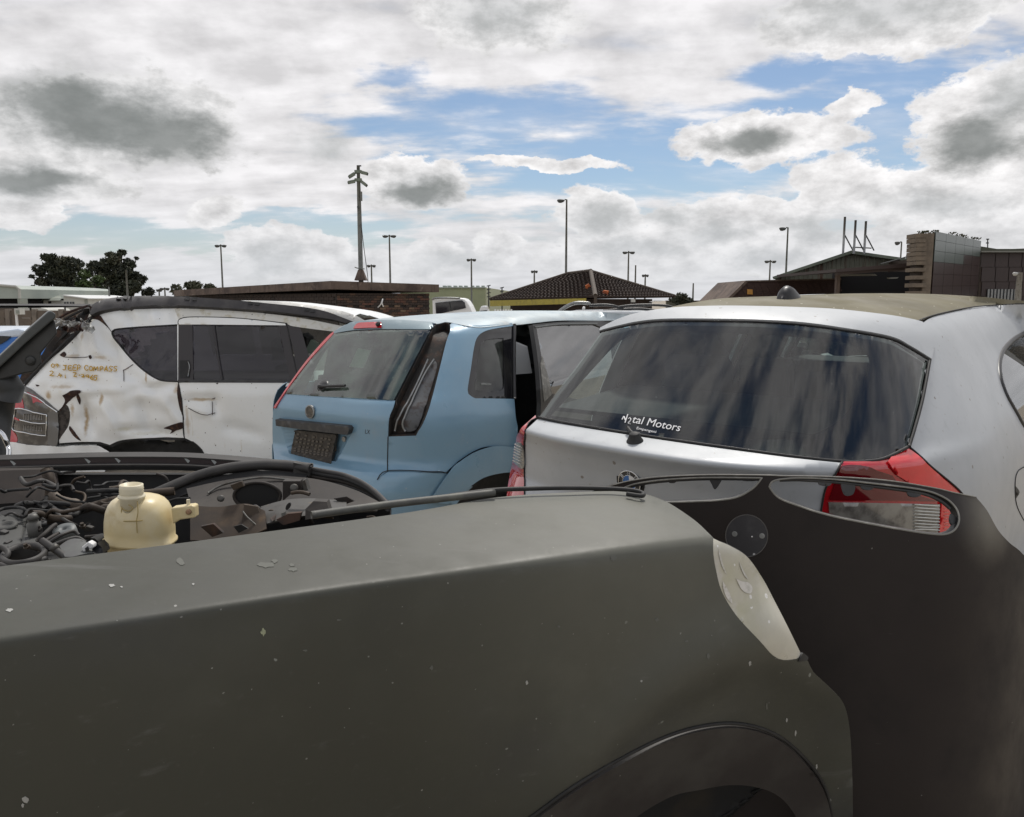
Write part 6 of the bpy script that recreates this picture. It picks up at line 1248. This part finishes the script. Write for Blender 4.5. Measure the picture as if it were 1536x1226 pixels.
pk = thing('pickup_canopy', 'white pickup with a canopy and dark side windows beside the brick store', 'pickup', P(678, 470, 15) * np.array([1, 1, 0]) + np.array([0, 0, gz(15)]))
b = MB(); b.prism([np.array([P(650, 480, 15)[0], 15, gz(15)]), np.array([P(712, 480, 15)[0], 15, gz(15)])] + [P(a, c, 15) for a, c in ((709, 469), (705, 460), (700, 452), (696, 448.6), (690, 447), (668, 446.3), (652, 447), (648.5, 449.5), (649, 470))], (0, 1.5, 0)); o = b.obj('canopy_shell', WHITEP, pk); bevel(o, .03)
b = MB(); b.prism([P(a, c, 14.985) for a, c in ((653, 454.5), (672, 452.5), (693, 450.6), (697, 454), (699, 462), (694, 463.5), (676, 467), (656, 472), (654, 470))], (0, .012, 0)); f = b.obj('side_window', mat('canopy_glass', (.018, .015, .018), .06), pk)
MB().tube([P(674, 453, 14.975), P(677, 467, 14.975)], .012, 6).obj('window_bar', BLK, f)
MB().tube(cr([P(648.5, 450, 15.05), P(652, 447.6, 14.95), P(668, 447, 14.93), P(690, 447.6, 14.95)]), .018, 6).obj('gutter_rail', GREYMET, pk, True)
TILE = mat('brown_roof_tile', (.034, .020, .0145), .8, spec=.3, var=[(1.5, (.024, .015, .012), .4, .7), (9, (.05, .03, .021), .5, .75)], bump=(20, .3, .02)); HIPM = mat('weathered_hip', (.075, .057, .042), .8, var=(4, (.06, .045, .035), .4, .7))
DBR = mat('dark_brown_wall', (.045, .028, .022), .85, var=(2, (.03, .02, .018), .4, .7))
th = thing('tiled_house', 'low house with a dark hipped tile roof and yellow fascia', 'house', P(880, 450, 34) * np.array([1, 1, 0]) + np.array([0, 0, GZ]))
E1 = P(735, 450.5, 40); E2 = P(893, 446.5, 31); E3 = P(1012, 446, 40); R1 = P(852, 412.5, 38); R2 = P(886, 409, 36.5)
def tiles(name, e0, e1, r0, r1, nc, nw_):
    b = MB()
    for i in range(nc):
        t0, t1 = i / nc, (i + 1) / nc + .01
        A = e0 + (r0 - e0) * t0; Bq = e1 + (r1 - e1) * t0; Cq = e0 + (r0 - e0) * t1; Dq = e1 + (r1 - e1) * t1
        n_ = max(4, int(nw_ * np.linalg.norm(Bq - A) / np.linalg.norm(e1 - e0))) * 4; vs = []
        for j in range(n_ + 1):
            s = j / n_; h = .024 * abs(math.sin(math.pi * s * n_ / 4)); vs += [A + (Bq - A) * s + np.array([0, -.02, .07 + h]), Cq + (Dq - Cq) * s + np.array([0, 0, h])]
        b.add(vs, [(2 * j, 2 * j + 2, 2 * j + 3, 2 * j + 1) for j in range(n_)])
        b.add([A + np.array([0, 0, .0]), Bq, Bq + np.array([0, -.02, .07]), A + np.array([0, -.02, .07])], [(0, 1, 2, 3)])
    return tag(b.obj(name, TILE, th, False), kind='stuff')
tiles('roof_tiles', E1, E2, R1, R2, 16, 30); tiles('roof_tiles', E2, E3, R2, R2 + (R1 - R2) * .03, 16, 26)
E4 = P(1000, 448, 52)
mesh('rear_slope', [E3, E1 + np.array([0, 10, 0]), E1, R1, R2], [(0, 1, 3, 4), (1, 2, 3)], TILE, th, False, .02)
for nm, L in (('hip_ridge', [E2 + np.array([0, -.03, .06]), R2 + np.array([0, 0, .08])]), ('ridge', [R1 + np.array([0, 0, .06]), R2 + np.array([0, 0, .08])]), ('hip_ridge', [E3 + np.array([0, 0, .06]), R2 + np.array([0, 0, .06])]), ('hip_ridge', [E1 + np.array([0, 0, .06]), R1 + np.array([0, 0, .06])])):
    MB().tube([L[0] + (L[1] - L[0]) * t for t in np.linspace(0, 1, 12)], .095 if nm == 'hip_ridge' and L[0][1] < 35 else .08, 8).obj(nm, HIPM, th, True)
YELF = mat('yellow_fascia', (.40, .33, .045), .6, var=(3, (.30, .25, .04), .45, .7))
b = MB(); b.prism([E1 + np.array([0, -.1, -.02]), E1 + (E2 - E1) * .93 + np.array([0, -.1, -.02]), E1 + (E2 - E1) * .93 + np.array([0, -.1, -.22]), E1 + np.array([0, -.1, -.30])], (0, .05, 0)); b.obj('fascia', YELF, th)
e1, e2, e3 = [np.array([q[0], q[1] + .6, 0]) for q in (E1, E2, E3)]
b = MB(); b.prism([e1 + np.array([1, 0, GZ]), e2 + np.array([0, .3, GZ]), e3 + np.array([-1, 0, GZ]), e3 + np.array([-1, 4, GZ]), e1 + np.array([1, 4, GZ])], (0, 0, E2[2] - GZ - .05)); b.obj('wall', DBR, th)
ORG = mat('broken_tile_orange', (.50, .13, .03), .8, var=(5, (.22, .06, .03), .42, .62))
for L in ([(878, 429), (883, 426), (886, 430), (885, 434), (879, 435)], [(902, 440), (906, 436), (913, 437), (912, 442), (909, 446), (903, 445)]):
    b = MB(); b.prism([P(x, y, 33.1 if x < 890 else 32.4) for x, y in L], (0, .06, .02)); b.obj('broken_tiles', ORG, th)
b = MB(); quadbox(b, 947, 449, 953, 453.5, 33, .2); b.obj('pale_sign_board', OFFW, th)
MB().tube([P(893, 446, 30.8), P(894, 462, 30.8)], .06, 6).obj('downpipe', HIPM, th)
for x0, x1, y in ((976, 981, 452), (983, 992, 451)): b = MB(); b.prism([P(x0, y, 33.5), P(x1, y, 33.5), P(x1, y + 1.6, 33.5), P(x0, y + 1.4, 33.5)], (0, .3, 0)); b.obj('white_trim_piece', WHITEP, th)
# antennas by the green warehouse
for x, lab in ((733, 'left thin aerial with small crossbars beside the tiled roof'), (753, 'right thin aerial with small crossbars beside the tiled roof')):
    t = thing('aerial', lab, 'aerial', P(x, 455, 41) * np.array([1, 1, 0]) + np.array([0, 0, GZ]), 'aerials by the tiled house'); y0 = 428 if x == 733 else 431
    a = P(x, y0, 41); MB().tube([(a[0], a[1], GZ), a], .035, 6).obj('rod', DRKM, t)
    for k in range(4): MB().tube([a + np.array([-.10, 0, -.18 * k - .05]), a + np.array([.10, 0, -.18 * k])], .025, 5).obj('crossbar', DRKM, t)
# parked cars far off
def far_car(px0, px1, pyt, Y, m, label, base=None, rails=False, group=None):
    a = P(px0, pyt, Y); c = P(px1, pyt, Y); zb_ = gz(Y); Lc = c[0] - a[0]; h = a[2]; t = thing('parked_car', label, 'car', ((a[0] + c[0]) / 2, Y, zb_), group)
    pf_ = [(0, .25), (.0, .55), (.06, .66), (.14, .95), (.25, 1.0), (.60, 1.0), (.72, .90), (.82, .68), (.97, .60), (1, .45), (1, .25)]
    b = MB(); b.prism([np.array([a[0] + s * Lc, Y, zb_ + (h - zb_) * q]) for s, q in pf_], (0, 1.6, 0)); bevel(b.obj('body', m, t), .06, 3)
    b = MB(); b.prism([np.array([a[0] + s * Lc, Y - .012, zb_ + (h - zb_) * q]) for s, q in ((.13, .70), (.19, .93), (.60, .94), (.70, .84), (.76, .70))], (0, .02, 0)); b.obj('side_window', WINDK, t)
    for s in (.2, .8):
        MB().lathe((a[0] + s * Lc, Y + .1, zb_ + .30), [(.30, -.12), (.30, .1), (.2, .11)], 20, (0, -1, 0)).obj('wheel', RUB, t, True)
    return t, a, c
BLU = mat('bright_blue_paint', (.02, .16, .55), .25, coat=.5); WHT = mat('white_car_paint', (.68, .69, .69), .3, coat=.5)
bt_ = thing('parked_car', 'bright blue car with a white roof behind the black bracket at far left', 'car', P(5, 560, 8.0) * np.array([1, 1, 0]))
b = MB(); b.prism([np.array([P(-300, 500, 8)[0], 8, .05]), np.array([P(40, 500, 8)[0], 8, .05])] + [P(x, y, 8) for x, y in ((40, 590), (38, 548), (33, 522), (26, 504), (-300, 504))], (0, 1.6, 0)); bevel(b.obj('body', BLU, bt_), .03, 3)
b = MB(); b.prism([P(x, y, 7.99) for x, y in ((-300, 497), (0, 496.5), (26, 493), (38, 496), (30, 505), (14, 507), (-300, 509))], (0, 1.62, 0)); bevel(b.obj('roof', mat('pale_blue_roof', (.60, .68, .78), .3, coat=.5), bt_), .02)
b = MB(); b.prism([P(x, y, 7.985) for x, y in ((-300, 505), (0, 504), (16, 505), (10, 511), (0, 517), (-300, 524))], (0, .02, 0)); b.obj('side_window', WINDK, bt_)
es = thing('parked_car', 'silver estate car with black roof rails just beyond the pale blue hatchback', 'car', P(930, 470, 9.5) * np.array([1, 1, 0]))
b = MB(); b.prism([np.array([P(846, 520, 9.5)[0], 9.5, .05]), np.array([P(1060, 520, 9.5)[0], 9.5, .05])] + [P(x, y, 9.5) for x, y in ((1060, 500), (1050, 480), (1022, 470), (985, 467.2), (930, 466.5), (880, 467.5), (855, 472), (846, 490))], (0, 1.5, .0)); bevel(b.obj('body', mat('silver_paint', (.55, .57, .58), .3, .3, coat=.4), es), .03, 3)
for dy, Lr in ((0, [(838, 468.5), (845, 463), (856, 457), (866, 454.6), (882, 455.2), (883, 457.5)]), (0, [(884, 458.5), (905, 457.6), (920, 459), (935, 464)]), (0, [(925, 461.5), (945, 458.6), (975, 457.6), (1000, 459), (1013, 463)]), (.6, [(985, 466), (960, 463.5), (930, 464.5), (905, 466.5)])):
    MB().tube(cr([P(x, y, 9.6 + dy) for x, y in Lr]), .016 if Lr[0][0] != 838 else .022, 8).obj('roof_rail', GREYMET if Lr[0][0] == 838 else BLK, es, True)
MB().lathe(P(875.5, 463, 9.55), [(.018, -.01), (.018, .02), (.006, .025)], 12, (0, -1, .4)).obj('rail_knob', WHITEP, es, True)
far_car(716, 740, 459, 30, WHT, 'small white car parked before the aerials')
fb_ = MB()
for i in range(7):
    t = P(743 + i * 4.0, 464 + (i % 2) * .6, 26); fb_.box((t[0], t[1], (t[2] + GZ) / 2), (.06, .06, t[2] - GZ)); 
    o = MB().box((0, 0, 0), (.055, .055, t[2] - GZ)).obj('white_stake', WHITEP, None, False)
    o.location = (t[0], t[1], (t[2] + GZ) / 2); tag(o, ('first', 'second', 'third', 'fourth', 'fifth', 'sixth', 'seventh')[i] + ' short white stake from the left in the row before the yellow fascia', 'stake', 'white stakes in a row')

# ================================================================== hall and walls at the right
SHEET = mat('rusty_sheeting', (.15, .155, .12), .75, var=[(.7, (.11, .11, .088), .4, .7)], streak=((3.2, 3.2, .35), (.085, .045, .03), .52, .66)); GRN = mat('green_verge', (.16, .185, .14), .65, var=(1, (.12, .14, .11), .4, .7))
FACE = mat('dark_facing_brick', (.042, .022, .017), .8, var=[(1, (.045, .024, .02), .4, .7), (12, (.085, .045, .032), .5, .75)])
Yh = 52
hl_ = thing('industrial_hall', 'rust-streaked gabled hall with a green verge and three roof masts', 'hall', P(1270, 450, Yh) * np.array([1, 1, 0]) + np.array([0, 0, GZ]))
b = MB(); b.prism([np.array([P(1163, 450, Yh)[0], Yh, GZ]), np.array([P(1400, 450, Yh)[0], Yh, GZ]), P(1400, 396, Yh), P(1276, 379, Yh), P(1163, 417, Yh)], (11, 22, 0)); b.obj('gable_wall', SHEET, hl_)
for i in range(30):
    x = 1165 + i * 7; yt = np.interp(x, [1163, 1276, 1400], [418, 380, 397]); a = P(x, yt + 1, Yh - .04); MB().tube([a, np.array([a[0], a[1], P(x, 445, Yh)[2]])], .05, 5, False).obj('sheet_rib', SHEET, hl_)
b = MB(); b.prism([P(1158.5, 415.5, Yh - .5), P(1277, 375.8, Yh - .5), P(1400, 393.5, Yh - .5), P(1400, 397.5, Yh - .5), P(1277, 380.5, Yh - .5), P(1160, 419, Yh - .5)], (11.5, 23, 0)); b.obj('roof_verge', GRN, hl_)
for xb, yt in ((1267.5, 325.5), (1283.5, 330.5), (1299, 332)):
    a = P(xb, yt, Yh - 1); MB().tube([P(xb, 381, Yh - 1) * np.array([0, 0, 1]) + np.array([a[0], a[1], 0]), a], .075, 8).obj('roof_mast', GREYMET, hl_, True)
    MB().tube([np.array([a[0], a[1], P(xb, 351, Yh - 1)[2]]), P(xb + 12, 376, Yh - .8)], .04, 6).obj('mast_stay', DRKM, hl_)
MB().tube([P(1279, 371, Yh - .9), P(1307, 372.5, Yh - .9)], .04, 6).obj('mast_rail', DRKM, hl_)
bw_ = thing('facing_brick_wall', 'low dark brick wing with a sloping left end beneath the rusty gable', 'wall', P(1170, 450, 44) * np.array([1, 1, 0]) + np.array([0, 0, GZ]))
b = MB(); b.prism([np.array([P(1085, 450, 44)[0], 44, GZ]), np.array([P(1262, 450, 44)[0], 44, GZ]), P(1262, 419, 44), P(1121, 422.5, 44), P(1085, 455, 44)], (0, 6, 0)); b.obj('brick_face', FACE, bw_)
b = MB(); b.prism([P(1119, 421, 43.9), P(1262, 417.6, 43.9), P(1262, 419.5, 43.9), P(1122, 423, 43.9)], (0, 6, 0)); b.obj('coping', CONC, bw_)
b = MB(); b.prism([P(1087, 452, 43.9), P(1119, 421, 43.9), P(1122, 423, 43.9), P(1090, 455, 43.9)], (0, 6, 0)); b.obj('coping', CONC, bw_)
b = MB(); zt_ = P(1121, 423, 44)[2]
for r_ in range(26):
    zz = zt_ - .12 - r_ * .115
    xl = float(np.interp(450 - (zz - EYE) / 44 * F, [422, 455], [1122, 1086])); off = .18 * (r_ % 2)
    x0 = P(xl + 2, 450, 44)[0] + off; x1 = P(1253, 450, 44)[0]
    while x0 < x1:
        b.box((x0 + .17, 43.985, zz), (.33, .04, .10)); x0 += .36
tag(b.obj('brick_courses', FACE, bw_), kind='stuff')
b = MB(); b.prism([P(x, y, 43.9) for x, y in ((1121, 434), (1129, 434.5), (1129, 442), (1121, 441.5))], (0, .05, 0)); sg = b.obj('warning_sign', mat('orange_sign', (.50, .25, .05), .7, var=(6, (.36, .18, .05), .4, .7)), bw_)
lw = thing('boundary_wall', 'long low grey wall on the skyline left of the dark brick wing', 'wall', P(1060, 455, 50) * np.array([1, 1, 0]) + np.array([0, 0, GZ]))
b = MB(); down(b, 1000, 452, 1092, 50, .3); b.obj('wall', mat('mossy_render', (.13, .13, .10), .9), lw); b = MB(); quadbox(b, 1000, 451, 1092, 452.3, 49.95, .4); b.obj('coping', CONC, lw)
cn = thing('loading_canopy', 'dark open loading bay with a sloping canopy beside the concrete pillar', 'canopy', P(1310, 450, 40) * np.array([1, 1, 0]) + np.array([0, 0, GZ]))
b = MB(); b.prism([P(1254, 404, 36), P(1376, 393.5, 36), P(1376, 400, 36), P(1254, 408.5, 36)], (0, 8, .0)); b.obj('canopy_roof', mat('canopy_plum', (.050, .034, .030), .6), cn)
b = MB(); b.prism([P(1256, 408.5, 36.2), P(1376, 400, 36.2), P(1376, 404, 36.2), P(1300, 409.5, 36.2), P(1256, 412.5, 36.2)], (0, .3, 0)); b.obj('canopy_fascia', mat('fascia_brown', (.075, .055, .048), .7), cn)
b = MB(); down(b, 1254, 408, 1376, 44, .5); b.obj('bay_back', DARKO, cn)
b = MB(); down(b, 1256, 409, 1261, 37, .25); b.obj('canopy_post', CONC, cn)
b = MB(); b.prism([P(1262, 411.5, 40), P(1312, 411, 40), P(1316, 413.5, 40), P(1262, 414.5, 40)], (0, .4, 0)); b.obj('bay_beam', mat('pale_beam', (.30, .30, .27), .7), cn)
b = MB(); b.prism([P(1334, 416.5, 40), P(1348, 416, 40), P(1346, 418, 40), P(1336, 418.5, 40)], (0, .3, 0)); b.obj('bay_lamp', bpy.data.materials['pale_beam'], cn)
MB().tube([P(1322, 396, 38), P(1350, 388.5, 36), P(1376, 380.5, 34)], .03, 6).obj('canopy_stay', DRKM, cn)
Yp = 34
pw = thing('panel_wall', 'tall panelled wall with a stepped concrete pillar at its left end', 'wall', P(1430, 450, Yp) * np.array([1, 1, 0]) + np.array([0, 0, GZ]))
PILL = mat('tan_concrete', (.17, .135, .10), .85, var=[(2, (.115, .092, .07), .4, .7), (10, (.22, .18, .135), .55, .75)], bump=(20, .3, .02))
a0 = P(1389, 350, Yp); a1 = P(1402.5, 348.5, Yp)
b = MB(); b.prism([np.array([a0[0], Yp, GZ]), np.array([a1[0] - .02, Yp, GZ]), np.array([a1[0] - .02, Yp, a1[2] - .05]), np.array([a0[0], Yp, a0[2]])], (0, .8, 0)); b.obj('pillar', PILL, pw)
zs = [350.5, 357.5, 365, 371, 378, 384.5, 392, 402, 413.5, 425, 437]; r3 = random.Random(4)
for i, y in enumerate(zs):
    hgt = (7, 7.2, 6, 6.8, 6.3, 7.2, 6, 6, 6.3, 6.5, 7)[i]; xl = 1374.5 if i < 6 else 1371.5 + (0 if i > 6 else 2); a = P(xl + r3.uniform(-.8, .8), y, Yp - .1); c = P(1389.5, y + hgt - .5, Yp - .1)
    b = MB(); b.prism([np.array([a[0], Yp - .1, c[2]]), np.array([c[0], Yp - .1, c[2]]), np.array([c[0], Yp - .1, a[2]]), np.array([a[0], Yp - .1, a[2]])], (0, .8, 0)); b.obj('block', PILL, pw)
b = MB(); a = P(1376, 352, Yp + .1); c = P(1390, 352, Yp + .1); b.prism([np.array([a[0] + .05, Yp + .12, GZ]), np.array([c[0], Yp + .12, GZ]), np.array([c[0], Yp + .12, a[2]]), np.array([a[0] + .05, Yp + .12, a[2]])], (0, .5, 0)); b.obj('pillar_core', mat('dark_joint', (.06, .045, .035), .9), pw)
TIL = [mat('glazed_panel', (.050, .032, .029), .32, spec=.5, var=(2, (.040, .026, .024), .4, .7)), mat('glazed_panel_green', (.095, .118, .106), .35, spec=.5, var=(2, (.08, .10, .09), .4, .7))]
w0 = P(1404, 347, Yp); w1x, w1y = P(1472, 361, Yp + 7.5)[:2]; zt0, zt1 = P(1404, 347, Yp)[2], P(1472, 361.5, Yp + 7.5)[2]
b = MB(); b.prism([np.array([w0[0], w0[1] + .1, GZ]), np.array([w1x, w1y + .1, GZ]), np.array([w1x, w1y + .1, zt1 - .05]), np.array([w0[0], w0[1] + .1, zt0 - .05])], (0, .5, 0)); b.obj('wall_core', bpy.data.materials['dark_joint'], pw)
nc, nr = 5, 8; zlev = [0, .36, .80, 1.25, 1.75, 2.25, 2.75, 3.25, 3.75]
for i in range(nc):
    for j in range(nr):
        def q(s, d): return np.array([w0[0] + (w1x - w0[0]) * s, w0[1] + (w1y - w0[1]) * s, zt0 + (zt1 - zt0) * s - d])
        e = .0015
        b = MB(); b.prism([q(i / nc + e, zlev[j + 1] - .006), q((i + 1) / nc - e, zlev[j + 1] - .006), q((i + 1) / nc - e, zlev[j] + .006), q(i / nc + e, zlev[j] + .006)], (-.01, .06, 0)); b.obj('wall_panel', TIL[1 if j < 2 or (j == 2 and i < 3) else 0], pw)
# weeds along the top
WEED = LEAF[1]
for k, x in enumerate((1382, 1390, 1402, 1428, 1438, 1448, 1461, 1466)):
    yt = float(np.interp(x, [1374, 1402, 1404, 1472], [351, 349, 347, 361])); Yw = Yp + (max(0, x - 1404)) / 68 * 7.5 + .15
    c = P(x, yt + 1, Yw); V = []; Fc = []
    for _ in range(26):
        d = np.array([r3.uniform(-.16, .16), r3.uniform(-.08, .08), r3.uniform(.02, .12)]); s = r3.uniform(.02, .045); kk = len(V); qv = c + d
        V += [qv + np.array([-s, 0, 0]), qv + np.array([0, .01, -s * .6]), qv + np.array([s, 0, .02]), qv + np.array([0, -.01, s])]; Fc.append((kk, kk + 1, kk + 2, kk + 3))
    tag(mesh('weed', V, Fc, WEED, None, False), ('first', 'second', 'third', 'fourth', 'fifth', 'sixth', 'seventh', 'eighth')[k] + ' weed from the left along the top of the panelled wall and pillar', 'weed', 'weeds on the wall top')
dk = thing('dark_hall', 'long dark panelled hall with a pale eaves strip at the right edge', 'hall', P(1510, 450, 41) * np.array([1, 1, 0]) + np.array([0, 0, GZ]))
DKW = mat('plum_panel', (.040, .026, .024), .5, var=(1, (.045, .03, .028), .4, .7))
b = MB(); down(b, 1472.5, 378.5, 1900, 42, 12); b.obj('wall_core', bpy.data.materials['dark_joint'], dk)
for i in range(18):
    for j in range(4):
        x0 = 1473 + i * 20; y0 = 379 + j * 22; a = P(x0 + .35, y0 + .35, 41.95); c = P(x0 + 19.65, min(y0 + 21.65, 462), 41.95)
        b = MB(); b.prism([np.array([a[0], 41.95, c[2]]), np.array([c[0], 41.95, c[2]]), np.array([c[0], 41.95, a[2]]), np.array([a[0], 41.95, a[2]])], (0, .06, 0)); b.obj('wall_panel', DKW, dk)
b = MB(); quadbox(b, 1472, 376.5, 1900, 378.6, 41.6, .6); b.obj('eaves_strip', mat('eaves_grey', (.20, .20, .175), .7), dk)
b = MB(); b.prism([P(1470, 369.5, 43), P(1495, 373.5, 43), P(1520, 373.5, 43), P(1560, 372, 43), P(1900, 372, 43), P(1900, 377, 43), P(1470, 377, 43)], (0, 8, 0)); b.obj('roof', mat('mossy_roof', (.085, .09, .065), .85, var=(3, (.12, .125, .09), .45, .7)), dk)
b = MB(); quadbox(b, 1481, 434, 1526, 462, 41.9, .04); f = b.obj('window', WINDK, dk)
for k in range(9): b = MB(); quadbox(b, 1482 + k * 5, 434, 1482.5 + k * 5, 462, 41.86, .03); b.obj('window_bar', GREYMET, f)
t = thing('aerial', 'small aerial on the dark roof right of the panelled wall', 'aerial', P(1481, 372, 44)); a = P(1481.5, 359, 44)
MB().tube([P(1481.5, 374, 44), a], .03, 6).obj('rod', DRKM, t)
for dz in (0, .2): MB().tube([a + np.array([-.07, 0, -dz]), a + np.array([.07, 0, -dz])], .035, 6).obj('crossbar', DRKM, t)
